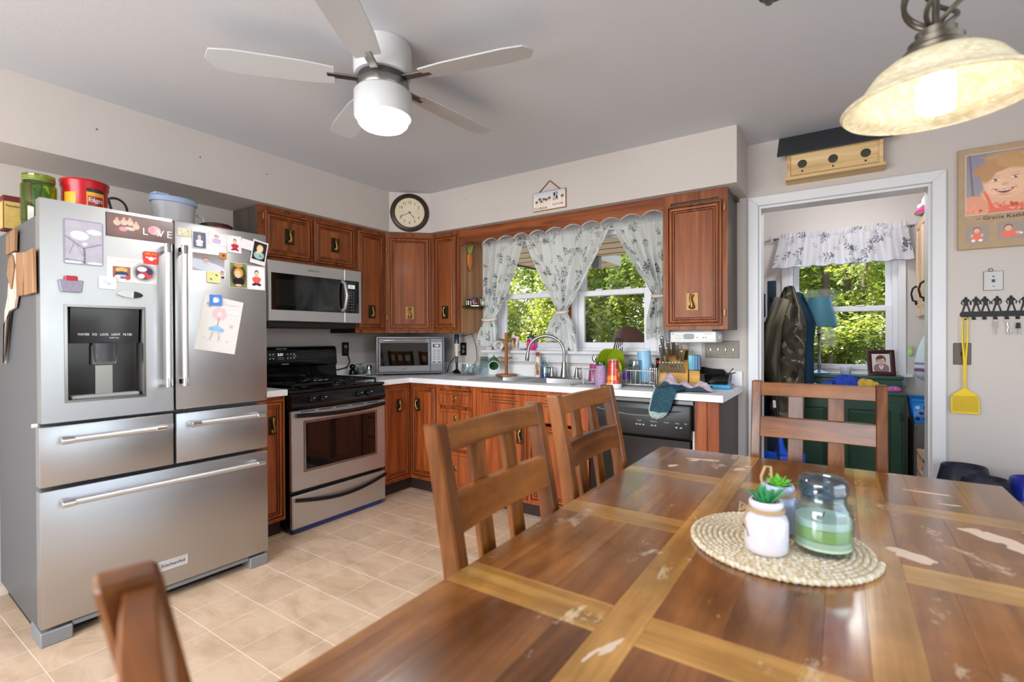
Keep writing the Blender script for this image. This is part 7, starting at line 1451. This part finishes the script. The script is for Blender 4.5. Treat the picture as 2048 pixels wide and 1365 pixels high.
for r_ in range(3):
    for k in range(7):
        x = 3.938+.043*k+.02*(r_ % 2); z = .64+.04*r_; q = MB().frame((x, 1.0955-(z-.606)*.121, z), (1, 0, 0), (0, -.12, .993), (0, -.993, -.12)); q.lathe([(.0001, .004), (.014, .004), (.0145, .005), (.0001, .0052)], (0, 0, 0), 14, 1, (1.0, .7, .9)[(k+r_) % 3]); q.build('ball_print', mat(('basket_hole', 'ball_brown', 'ball_white')[(k+r_) % 3], ('#14304a', '#4a2a1c', '#c9d6de')[(k+r_) % 3], .5), bkt)
sb2 = thing('shoe_shelf', 'pale wooden shoe shelf low at the right of the mudroom', 'shelf', (4.0, .75, 0)); M_sh = M_pale
for z in (.12, .30, .42): MB().box(3.92, .62, z, 4.262, .95, z+.016).build('shelf_board', M_sh, sb2)
for y in (.62, .935): MB().box(3.92, y, 0, 4.262, y+.015, .45).build('side', M_sh, sb2)
for k, (x, y, z) in enumerate(((3.95, .70, .316), (3.95, .80, .316), (3.97, .74, .436))):
    s_ = thing('sneaker', ('grey blue sneaker nearest the doorway on the shoe shelf', 'grey blue sneaker behind the nearest one on the shoe shelf', 'pale sneaker on top of the shoe shelf')[k], 'shoe', (x+.05, y, z), local=True)
    MB().lathe([(.002, 0), (.04, 0), (.042, .015), (.002, .016)], (0, 0, 0), 20, 1.9, .85).build('sole', M_white, s_); MB().lathe([(.04, .016), (.038, .035), (.028, .06), (.02, .075), (.018, .07), (.002, .04)], (0, 0, 0), 20, 1.8, .8).build('upper', mat('shoe_grey', '#7a8598', .8), s_); MB().box(-.03, -.012, .055, .02, .012, .066).build('laces', M_white, s_, bevel=.003)
# brown fabric cover outside the kitchen window
gv = thing('grill_cover', 'brown fabric hood of a covered grill outside the sink window', 'cover', (1.96, .6, 1.1)); X = np.zeros((24, 40, 3))
for i in range(24):
    for j in range(40):
        b = i/23*PI/2*1.0; a = 2*PI*j/39; r = math.sin(b) if i < 17 else math.sin(17/23*PI/2)+(i-17)*.05; z = 1.322-.20*(1-math.cos(b))-(.07*(i-17)/6 if i > 17 else 0); r *= 1+.04*math.sin(5*a+2)*(i > 8); X[i, j] = (1.955+r*.135*math.cos(a)*(1.35 if math.cos(a) > 0 else .9), .62+r*.15*math.sin(a), z+.012*math.sin(3*a)*r)
MB().grid(X).build('hood', mat('brown_canvas', '#5a3c34', .85, noise=.12, nscale=14), gv, smooth=2, solid=.006); MB().lathe([(.002, -.59), (.24, -.59), (.20, 1.0), (.15, 1.15), (.002, 1.16)], (1.96, .62, 0), 28).build('skirt', mat('brown_canvas', '#5a3c34', .85, noise=.12, nscale=14), gv)
# ------------------------------------------------------------------ dining table
tb0 = thing('dining_table', 'large worn wooden dining table with inlaid light strips', 'table', (3.37, -2.2, 0))
TX0, TX1, TY0, TY1, TT = 2.845, 3.90, -3.09, -1.32, .7600
cols_ = [TX0, 3.155, 3.222, 3.520, 3.587, TX1]; rows_ = [TY1, -1.697, -1.776, -2.152, -2.242, -2.622, -2.712, TY0]
MB().box(TX0+.001, TY0+.001, .728, TX1-.001, TY1-.001, TT-.004).build('table_board', M_tdark, tb0, bevel=.004)
g = .0001
for i, (x0, x1) in enumerate(((cols_[0], cols_[1]), (cols_[2], cols_[3]), (cols_[4], cols_[5]))):
    for j in range(4):
        ya, yb = rows_[2*j], rows_[2*j+1]; w = x1-x0
        cuts = [x0, x0+w*.36, x0+w*.8, x1] if (i+j) % 2 else [x0, x0+w*.22, x0+w*.62, x1]
        for a, b in zip(cuts[:-1], cuts[1:]):
            MB().box(a+g, yb+g, TT-.004, b-g, ya-g, TT).build('inlay_plank', M_tdark, tb0, bevel=.0004)
    for j in range(3): MB().box(x0+g, rows_[2*j+2]+g, TT-.004, x1-g, rows_[2*j+1]-g, TT).build('cross_strip', M_tgold, tb0, bevel=.0004)
for x0, x1 in ((cols_[1], cols_[2]), (cols_[3], cols_[4])):
    MB().box(x0+g, TY0, TT-.004, x1-g, TY1, TT).build('long_strip', M_tgoldy, tb0, bevel=.0004)
q = MB(); q.box(2.93, -2.98, .69, 2.955, -1.42, .727); q.box(3.79, -2.98, .69, 3.815, -1.42, .727); q.box(2.955, -1.445, .69, 3.79, -1.42, .727); q.box(2.955, -2.98, .69, 3.79, -2.955, .727); q.build('apron', M_chair, tb0)
for y in (-2.62, -1.80):
    MB().box(3.32, y-.05, .05, 3.42, y+.05, .727).build('pedestal', M_chair, tb0, bevel=.006); MB().box(3.14, y-.045, 0, 3.60, y+.045, .05).build('foot', M_chair, tb0, bevel=.006)
for c, r, ell, a, sd_ in (((3.61, -2.092), .028, 1.5, -.35, 1), ((3.60, -2.095), .018, 1.0, 0, 2), ((3.790, -1.880), .036, 1.6, -.9, 3), ((3.815, -1.935), .022, 1.8, -.8, 6), ((3.745, -1.84), .018, 1.3, -.3, 4), ((3.187, -1.543), .014, 2.0, .9, 5), ((3.205, -1.49), .006, 2, .5, 9), ((3.70, -1.526), .012, 4.5, 0, 7), ((3.734, -1.631), .008, 2.5, .1, 8), ((3.194, -2.735), .010, 3.0, 1.2, 10), ((3.178, -2.765), .006, 3.5, 1.3, 11), ((3.05, -1.47), .018, 2.6, .2, 12), ((3.02, -1.50), .010, 2, .4, 13), ((2.975, -1.62), .012, 2.2, 1.0, 14)):
    gg = np.random.default_rng(sd_); n = 22; pts = []
    ph = gg.uniform(0, 6, 3)
    for k in range(n):
        t_ = 2*PI*k/n; rr = r*(1+.22*math.sin(2*t_+ph[0])+.16*math.sin(3*t_+ph[1])+.10*math.sin(6*t_+ph[2])); X_, Y_ = rr*math.cos(t_)*ell, rr*math.sin(t_)/ell**.4; pts.append((c[0]+X_*math.cos(a)-Y_*math.sin(a), c[1]+X_*math.sin(a)+Y_*math.cos(a)))
    MB().prism(pts, TT-.0005, TT+.00015+.00003*sd_).build('worn_spot', M_bare, tb0)
# ------------------------------------------------------------------ chairs (front towards +y)
def make_chair(name, lab):
    c = thing(name, lab, 'chair', local=True, group='dining chairs')
    def back(z): 
        k = [(0, -.235), (.25, -.205), (.46, -.19), (.60, -.196), (.76, -.215), (.92, -.243), (1.045, -.268)]
        for (a, ya), (b, yb) in zip(k[:-1], k[1:]):
            if z <= b: t_ = (z-a)/(b-a); return ya+(yb-ya)*t_
        return k[-1][1]
    zs = [0, .12, .25, .36, .46, .55, .65, .76, .85, .95, 1.045]
    for s in (-1, 1):
        q = MB(); P = []
        for z in zs:
            xo = .2275-.006*max(0, (1.045-z)/1.045); w = .036; d = .046 if z < .9 else .042; y = back(z)
            P += [(s*(xo-w), y-d/2, z), (s*xo, y-d/2, z), (s*xo, y+d/2, z), (s*(xo-w), y+d/2, z)]
        F = [(3, 2, 1, 0), tuple(len(P)-4+i for i in range(4))]
        for i in range(len(zs)-1):
            for k in range(4): l = (k+1) % 4; F.append((i*4+k, i*4+l, i*4+4+l, i*4+4+k))
        q.add(P, F); q.build('back_post', M_chair, c, bevel=.004, smooth=.35)
        q = MB(); q.bar((s*.20, .19, 0), (s*.20, .19, .435), .038, .038, up=(0, 1, 0), w1=.046, d1=.046); q.build('front_leg', M_chair, c, bevel=.003)
    def rail(name, z0, z1, dy, t=.022, m=None):
        q = MB(); n = 8; P = []
        for i in range(n+1):
            x = -.1925+.385*i/n; bow = -.012*(1-(x/.1925)**2)
            for z in (z0, z1): y = back(z)+dy+bow; P += [(x, y-t/2, z), (x, y+t/2, z)]
        F = [(0, 1, 3, 2), (n*4, n*4+2, n*4+3, n*4+1)]
        for i in range(n): a, b = i*4, i*4+4; F += [(a, b, b+1, a+1), (a+2, a+3, b+3, b+2), (a, a+2, b+2, b), (a+1, b+1, b+3, a+3)]
        q.add(P, F); return q.build(name, m or M_chairx, c, bevel=.002, smooth=.5)
    rail('top_rail', .985, 1.038, .006); rail('middle_rail', .82, .90, .010); rail('lower_rail', .50, .545, .0)
    for x in (-.068, .068):
        q = MB(); P = []; zz = [.53, .62, .72, .82, .90, .99]
        for z in zz:
            y = back(z)-.010-.010*math.sin(PI*(z-.53)/.46); P += [(x-.0275, y-.008, z), (x+.0275, y-.008, z), (x+.0275, y+.008, z), (x-.0275, y+.008, z)]
        F = [(3, 2, 1, 0), tuple(len(P)-4+i for i in range(4))]
        for i in range(len(zz)-1):
            for k in range(4): l = (k+1) % 4; F.append((i*4+k, i*4+l, i*4+4+l, i*4+4+k))
        q.add(P, F); q.build('slat', M_chair, c, bevel=.0025, smooth=.35)
    q = MB().prism([(-.225, .215), (.225, .215), (.222, -.16), (.185, -.185), (-.185, -.185), (-.222, -.16)], .435, .462); q.build('seat', M_chairx, c, bevel=.008)
    q = MB(); q.box(-.19, .18, .375, .19, .20, .435); q.box(-.205, -.18, .375, -.185, .18, .435); q.box(.185, -.18, .375, .205, .18, .435); q.build('seat_frame', M_chair, c)
    for s in (-1, 1): MB().bar((s*.20, .19, .18), (s*.205, -.20, .18), .02, .03).build('stretcher', M_chair, c, bevel=.002)
    return c
ch = make_chair('dining_chair', 'brown dining chair on the long side of the table nearest the camera'); ch.location = (3.030, -2.44, 0); ch.rotation_euler = (0, 0, -PI/2+.03)
dup(ch, (2.998, -1.857, 0), -PI/2, 'brown dining chair on the long side of the table nearer the dishwasher')
dup(ch, (3.40, -1.40, 0), PI, 'honey brown dining chair at the far end of the table before the doorway')
dup(ch, (3.288, -3.072, 0), -.25, 'dining chair at the near end of the table, only its blurred back post in view')
# ------------------------------------------------------------------ things on the table
mt_ = thing('woven_placemat', 'round braided jute placemat under the jars', 'placemat', (3.368, -2.187, TT))
q = MB(); pts = []; rad = []; cs = []
turns = 15; N_ = 1900
for k in range(N_):
    r = .006+(.178)*math.sqrt(k/N_); th_ = 2*PI*turns*math.sqrt(k/N_); pts.append((3.368+r*math.cos(th_), -2.187+r*math.sin(th_), TT+.0068)); rad.append(.0064+.0013*math.sin(k*2.1))
q.tube(pts, rad, 8); nn = len(q.v); jc = [lin('#d9cdb6'), lin('#c8b795'), lin('#e3dbcb'), lin('#b99f72'), lin('#cfc0a4')]
q.c = [jc[((i//8)*7//5+(i % 8)//3) % 5] for i in range(nn)]
q.build('braid', painted('jute_braid', .9, 0, .1), mt_, smooth=1.2)
MB().cyl((3.368, -2.187, TT+.0003), (3.368, -2.187, TT+.004), .176, n=48).build('backing', mat('jute_backing', '#a98f66', .9), mt_)
MB().tube([(3.19, -2.16, TT+.006), (3.175, -2.14, TT+.012), (3.17, -2.12, TT+.006)], .0012, 5).build('loose_strand', mat('jute_backing', '#a98f66', .9), mt_)
JZ = TT+.0148
def planter(name, lab, x, y, m_, leaf, kind):
    t = thing(name, lab, 'planter', (x, y, JZ))
    MB().lathe([(.002, 0), (.036, 0), (.0415, .006), (.0425, .02), (.0425, .066), (.038, .078), (.031, .083), (.0305, .092), (.033, .095), (.034, .104), (.031, .108), (.027, .108), (.027, .085), (.036, .07), (.002, .06)], (x, y, JZ), 40).build('jar', m_, t)
    MB().lathe([(.002, .092), (.026, .091)], (x, y, JZ), 24).build('soil', mat('potting_soil', '#5a3a2c', .9, noise=.4, nscale=200), t)
    q = MB(); [q.tube([(x+.0335*math.cos(a), y+.0335*math.sin(a), JZ+.0865+.004*k) for a in np.linspace(0, 2*PI, 33)[:-1]], .0022, 6, True) for k in range(2)]
    tw = q.build('twine', mat('twine', '#b89a70', .9), t)
    return t
M_wj = mat('white_glazed_jar', '#d6d0d6', .15, coat=.5); M_bj = mat('pale_blue_glazed_jar', '#b9bfe0', .15, coat=.5)
def leafy(t, x, y, z, n, L, wd, spread, m_, seed, up=.7):
    g = np.random.default_rng(seed)
    for k in range(n):
        a = k*2.4+g.uniform(-.2, .2); el = up*(1-.55*(k/n))+.25; l = L*g.uniform(.75, 1.1); d = Vector((math.cos(a), math.sin(a), 0)); s = Vector((-d.y, d.x, 0)); P = []
        for i in range(6):
            v = i/5; p = Vector((x, y, z))+d*(l*math.cos(el)*v+spread*.2)+Vector((0, 0, l*math.sin(el)*v-.012*v*v)); w = wd*math.sin(PI*min(1, .15+v*.85))**.8*(1 if i < 5 else .05); P += [p-s*w, p+Vector((0, 0, -w*.35)), p+s*w]
        F = []
        for i in range(5): b = i*3; F += [(b, b+1, b+4, b+3), (b+1, b+2, b+5, b+4)]
        MB().add(P, F).build('leaf', m_, t, smooth=1.2, solid=.0016)
pl1 = planter('potted_succulent', 'white glazed mini jar planter with a spiky green succulent and twine', 3.352, -2.268, M_wj, None, 0)
leafy(pl1, 3.352, -2.268, JZ+.093, 18, .062, .0046, .01, mat('succulent_green', '#3f9a5c', .45, noise=.25, nscale=60), 3, 1.15)
pl2 = planter('potted_succulent', 'pale blue glazed mini jar planter behind the white one with bright green leaves', 3.362, -2.128, M_bj, None, 1)
leafy(pl2, 3.362, -2.128, JZ+.097, 24, .044, .0062, .006, mat('succulent_bright', '#6cc23a', .45, noise=.2, nscale=60), 5, 1.0)
q = MB(); x, y = 3.352, -2.268; [q.tube([(x-.034, y-.006, JZ+.088), (x-.048+.006*k, y-.012, JZ+.098-.01*k), (x-.05, y-.016+.008*k, JZ+.08), (x-.036, y-.008, JZ+.086)], .0018, 6) for k in range(2)]
q.tube([(x-.034, y-.01, JZ+.086), (x-.045, y-.02, JZ+.06), (x-.052, y-.022, JZ+.03)], .0016, 6); q.tube([(x-.033, y-.012, JZ+.086), (x-.037, y-.024, JZ+.055), (x-.03, y-.034, JZ+.035)], .0014, 6); q.build('twine_bow', mat('twine', '#b89a70', .9), pl1)
q = MB(); x, y = 3.362, -2.128; q.tube([(x-.033, y+.005, JZ+.09), (x-.036, y+.0, JZ+.12), (x-.028, y, JZ+.145), (x-.016, y, JZ+.145), (x-.014, y, JZ+.12), (x-.03, y+.0, JZ+.095)], .0035, 8); q.build('twine_loop', mat('twine', '#b89a70', .9), pl2)
q = MB().frame((3.352-.0425*.93, -2.268-.0425*.37, JZ+.05), (.37, -.93, 0), (0, 0, 1), (-.93, -.37, 0)); q.text('love', .016, .0006); q.build('lettering', mat('jar_ink', '#4a3a36', .6), pl1)
cj = thing('jar_candle', 'large clear glass jar candle with green and cream wax and a glass lid', 'candle', (3.452, -2.199, JZ))
cx_, cy_ = 3.452, -2.199
M_glassr = mat('thick_glass', '#eef6f8', .03, trans=1.0, ior=1.3)
MB().lathe([(.002, 0), (.048, 0), (.0535, .006), (.0545, .02), (.0545, .088), (.051, .098), (.043, .108), (.0425, .12), (.040, .12), (.0405, .108), (.049, .096), (.0522, .087), (.0522, .02), (.05, .012), (.002, .011)], (cx_, cy_, JZ), 56).build('glass_jar', M_clearg, cj)
MB().lathe([(.002, .0118), (.0515, .0125), (.0517, .03), (.002, .031)], (cx_, cy_, JZ), 48).build('cream_wax', mat('wax_cream', '#e6eccf', .4, sub=.2), cj)
MB().lathe([(.002, .031), (.0517, .0312), (.0517, .056), (.002, .0565)], (cx_, cy_, JZ), 48).build('green_wax', mat('wax_green', '#b4cd7c', .4, sub=.2, noise=.12, nscale=20), cj)
MB().lathe([(.002, .0565), (.0517, .0567), (.0515, .072), (.002, .070)], (cx_, cy_, JZ), 48).build('pale_wax', mat('wax_pale', '#dfeadb', .4, sub=.2), cj)
MB().cyl((cx_, cy_, JZ+.07), (cx_+.003, cy_, JZ+.082), .0012, n=6).build('wick', M_blackm, cj)
q = MB()
for z in (.111, .117): q.tube([(cx_+.0435*math.cos(a), cy_+.0435*math.sin(a), JZ+z) for a in np.linspace(0, 2*PI, 41)[:-1]], .0018, 6, True)
q.build('screw_ring', M_clearg, cj)
MB().lathe([(.002, .112), (.038, .112), (.0395, .122), (.047, .124), (.048, .132), (.046, .137), (.047, .142), (.045, .150), (.035, .158), (.02, .161), (.002, .162), (.002, .158), (.032, .154), (.042, .147), (.043, .130), (.036, .126), (.035, .116), (.002, .116)], (cx_, cy_, JZ), 56).build('lid', clear('lid_glass', '#cfe0ec', .22, rough=.05), cj)
# ------------------------------------------------------------------ pet feeders on a bin by the wall
bn2 = thing('storage_bin', 'grey storage bin under the pet bowls at the right wall', 'bin', (4.15, -.2, 0)); opentub(MB(), 3.93, -.42, 4.42, -.03, .0, .455, fl=.03).build('bin', M_greyp, bn2, solid=.004); MB().box(3.915, -.435, .4575, 4.435, -.018, .478).build('lid', M_greyp, bn2, bevel=.005)
pb2 = thing('pet_feeder', 'dark navy double pet feeding bowl', 'pet bowl', (4.01, -.2, .4785)); M_nv = mat('navy_gloss', '#171c2e', .4)
for x, y, h, r in ((3.995, -.135, .098, .088), (4.045, -.30, .082, .082)):
    MB().lathe([(r*1.25, 0), (r*1.22, .004), (r, h), (r*.96, h+.003), (r*.9, h), (r*.72, h*.4), (.002, h*.35)], (x, y, .4785), 44, 1.0, .9).build('bowl', M_nv, pb2)
MB().box(3.99, -.28, .4787, 4.06, -.15, .53).build('bridge', M_nv, pb2, bevel=.01)
pb3 = thing('pet_feeder', 'royal blue pet feeding bowl right of the navy one', 'pet bowl', (4.25, -.25, .4785)); M_rb = mat('royal_blue_gloss', '#1c2a8e', .25)
MB().lathe([(.112, 0), (.11, .005), (.092, .088), (.088, .092), (.082, .088), (.066, .03), (.002, .025)], (4.245, -.235, .4785), 44, 1.15, .95).build('bowl', M_rb, pb3)
MB().lathe([(.002, .026), (.068, .031), (.07, .036), (.002, .037)], (4.245, -.235, .4785), 30, 1.15, .95).build('kibble', mat('kibble', '#6a4a30', .8, noise=.5, nscale=120), pb3)
# ------------------------------------------------------------------ outdoors
gr_ = MB().box(-40, .13, -.7, 40, 60, -.6).build('ground', mat('lawn_ground', '#767268', .9, noise=.35, nscale=1.2)); struct(gr_, 'grass ground outside')
pz = MB(); pz.prism([(-.08, .122), (-.08, 3.0), (.98, 3.0), (.98, 2.12), (2.5, 2.12), (2.5, .122)], 2.205, 2.33); pc_ = pz.build('porch_roof', mat('porch_soffit', '#b8a58e', .7)); tag(pc_, 'tan porch soffit outside the sink window', 'roof', kind='structure')
q = MB(); q.box(-.11, .122, 2.185, -.08, 3.03, 2.36); q.build('fascia_board', mat('fascia_brown', '#4b3b33', .6), pc_); q = MB(); q.box(.99, 2.03, 2.06, 1.08, 2.11, 2.2045); q.build('beam_end', mat('porch_grey', '#6f7278', .6), pc_)
for k in range(8): MB().box(-.075, .45+.30*k, 2.2, 2.49 if .45+.3*k < 2.1 else .97, .458+.30*k, 2.2048).build('soffit_joint', mat('fascia_brown', '#4b3b33', .6), pc_)
m, t, p = nmat('leaf'); L = t.links.new
gp = t.nodes.new('ShaderNodeNewGeometry'); oi = t.nodes.new('ShaderNodeObjectInfo'); n1 = t.nodes.new('ShaderNodeTexNoise'); n1.inputs['Scale'].default_value = 1.6; n1.inputs['Detail'].default_value = 4; L(gp.outputs['Position'], n1.inputs['Vector'])
rm = ramp(t, n1.outputs[0], [(.3, '#5b6f38'), (.45, '#8a9a3c'), (.58, '#b8be4c'), (.7, '#d2d272')])
hv = t.nodes.new('ShaderNodeHueSaturation'); L(rm.outputs[0], hv.inputs['Color']); mr = t.nodes.new('ShaderNodeMapRange'); mr.inputs[3].default_value = .65; mr.inputs[4].default_value = 1.1; L(oi.outputs['Random'], mr.inputs[0]); L(mr.outputs[0], hv.inputs['Value'])
L(hv.outputs[0], p.inputs['Base Color']); p.inputs['Roughness'].default_value = .38; ts = t.nodes.new('ShaderNodeBsdfTranslucent'); L(hv.outputs[0], ts.inputs[0]); mx = t.nodes.new('ShaderNodeMixShader'); mx.inputs[0].default_value = .4
L(p.outputs[0], mx.inputs[1]); L(ts.outputs[0], mx.inputs[2]); L(mx.outputs[0], t.nodes['Material Output'].inputs[0]); M_leaf = m
M_bark = mat('bark', '#6a5a4c', .9, noise=.3, nscale=18, bump=.6, bscale=30)
def foliage_mesh(name, n, ls, seed, clusters=26):
    g = np.random.default_rng(seed); cc = g.normal(0, 1, (clusters, 3)); cc /= np.linalg.norm(cc, axis=1)[:, None]; cc *= g.uniform(.2, 1, (clusters, 1))**.5
    k = g.integers(0, clusters, n); off = g.normal(0, 1, (n, 3)); off /= np.linalg.norm(off, axis=1)[:, None]; off *= (g.uniform(.15, 1, (n, 1))**.4)*.30
    C_ = cc[k]+off; a = g.uniform(0, 2*PI, n); tilt = g.normal(0, .55, n); az = g.uniform(0, 2*PI, n); s = ls*g.uniform(.6, 1.3, n)
    d = np.stack([np.cos(a), np.sin(a), np.zeros(n)], 1); e = np.stack([-np.sin(a)*np.cos(tilt), np.cos(a)*np.cos(tilt), np.sin(tilt)], 1); dz = np.stack([np.zeros(n), np.zeros(n), g.normal(0, .4, n)], 1); d = d+dz
    V = np.stack([C_-d*s[:, None]*.5, C_+e*s[:, None]*.28, C_+d*s[:, None]*.5, C_-e*s[:, None]*.28], 1).reshape(-1, 3)
    me = bpy.data.meshes.new(name); me.vertices.add(4*n); me.vertices.foreach_set('co', V.ravel()); me.loops.add(4*n); me.loops.foreach_set('vertex_index', np.arange(4*n)); me.polygons.add(n); me.polygons.foreach_set('loop_start', np.arange(n)*4); me.polygons.foreach_set('loop_total', np.full(n, 4)); me.update(calc_edges=True); me.materials.append(M_leaf); return me
FM = [foliage_mesh('foliage', 12500, .07, s_) for s_ in (1, 2, 3)]
def tree(lab, x, y, crown, sc, trunk, seed, name='tree', group='trees outside the windows'):
    t = thing(name, lab, name, (x, y, -.6), group=None); g = np.random.default_rng(seed)
    f = bpy.data.objects.new('foliage', FM[seed % 3]); COL.objects.link(f); f.parent = t; f.location = (crown[0]-x, crown[1]-y, crown[2]+.6); f.scale = sc; f.rotation_euler = (0, 0, g.uniform(0, 6)); f['kind'] = 'stuff'
    for pts, r in trunk: MB().tube(pts, r, 10).build('trunk', M_bark, t)
def stem(x, y, dx, h, r, w=.15):
    return ([(x, y, -.6), (x+dx*.2, y+w*.3, .5), (x+dx*.55, y, 1.6), (x+dx, y-w*.2, h)], [r, r*.85, r*.75, r*.5])
tree('leafy tree at the left of the sink window view', -2.6, 7.5, (-2.6, 7.3, 2.3), (1.9, 1.5, 2.0), [stem(-2.6, 7.5, .3, 3.5, .12)], 1)
tree('leafy tree seen through the left sash of the sink window', -.9, 6.2, (-.9, 6.0, 2.2), (1.5, 1.2, 1.9), [stem(-.9, 6.2, -.2, 3.4, .10), stem(-.75, 6.3, .5, 3.2, .07)], 2)
tree('leafy tree seen through the right sash of the sink window', .9, 5.6, (.9, 5.5, 2.3), (1.5, 1.2, 1.8), [stem(.9, 5.6, .4, 3.3, .09)], 3)
tree('low bush below the right sash of the sink window', 1.2, 4.6, (1.2, 4.6, .55), (1.2, .8, .9), [stem(1.2, 4.6, .1, .9, .05)], 4, 'bush')
tree('low bush below the left sash of the sink window', -1.5, 5.6, (-1.5, 5.6, .5), (1.6, .9, 1.0), [stem(-1.5, 5.6, .1, .9, .05)], 5, 'bush')
tree('tall tree far behind the left sash', -5.0, 11, (-5.0, 11, 2.6), (3.0, 2.0, 3.0), [stem(-5, 11, .3, 5, .2)], 6)
tree('tall tree far behind the middle of the sink window', -1.2, 12, (-1.0, 12, 2.4), (3.0, 2.0, 3.1), [stem(-1.2, 12, -.4, 5, .2)], 7)
tree('tall tree far behind the right sash', 1.8, 10.5, (1.6, 10.5, 2.2), (2.6, 1.8, 2.9), [stem(1.8, 10.5, .3, 4.5, .16)], 8)
tree('many-stemmed tree filling the mudroom window view', 3.25, 8.2, (3.35, 8.6, 2.9), (2.0, 1.2, 1.7), [stem(3.20, 8.2, .05, 4.2, .10), stem(3.42, 8.3, .25, 4.2, .09), stem(3.5, 8.1, .55, 4.2, .08), stem(3.1, 8.35, -.5, 4, .05)], 9)
tree('low bush under the many-stemmed tree', 3.3, 7.4, (3.3, 7.3, .75), (1.6, .8, 1.0), [stem(3.3, 7.4, .1, 1, .05)], 10, 'bush')
tree('tall tree far behind the mudroom window', 4.4, 13, (4.0, 13, 2.0), (3.2, 1.8, 3.0), [stem(4.4, 13, .3, 5, .2)], 11)
tree('pale leafy tree at the right of the mudroom view', 5.3, 8.8, (4.9, 8.8, 1.8), (1.5, 1.2, 2.2), [stem(5.3, 8.8, -.3, 4, .1)], 12)
tree('dense bush far to the left of the sink window view', -6.5, 8.5, (-6.0, 8.5, 1.8), (2.2, 1.5, 2.4), [stem(-6.5, 8.5, .2, 3, .1)], 13, 'bush')
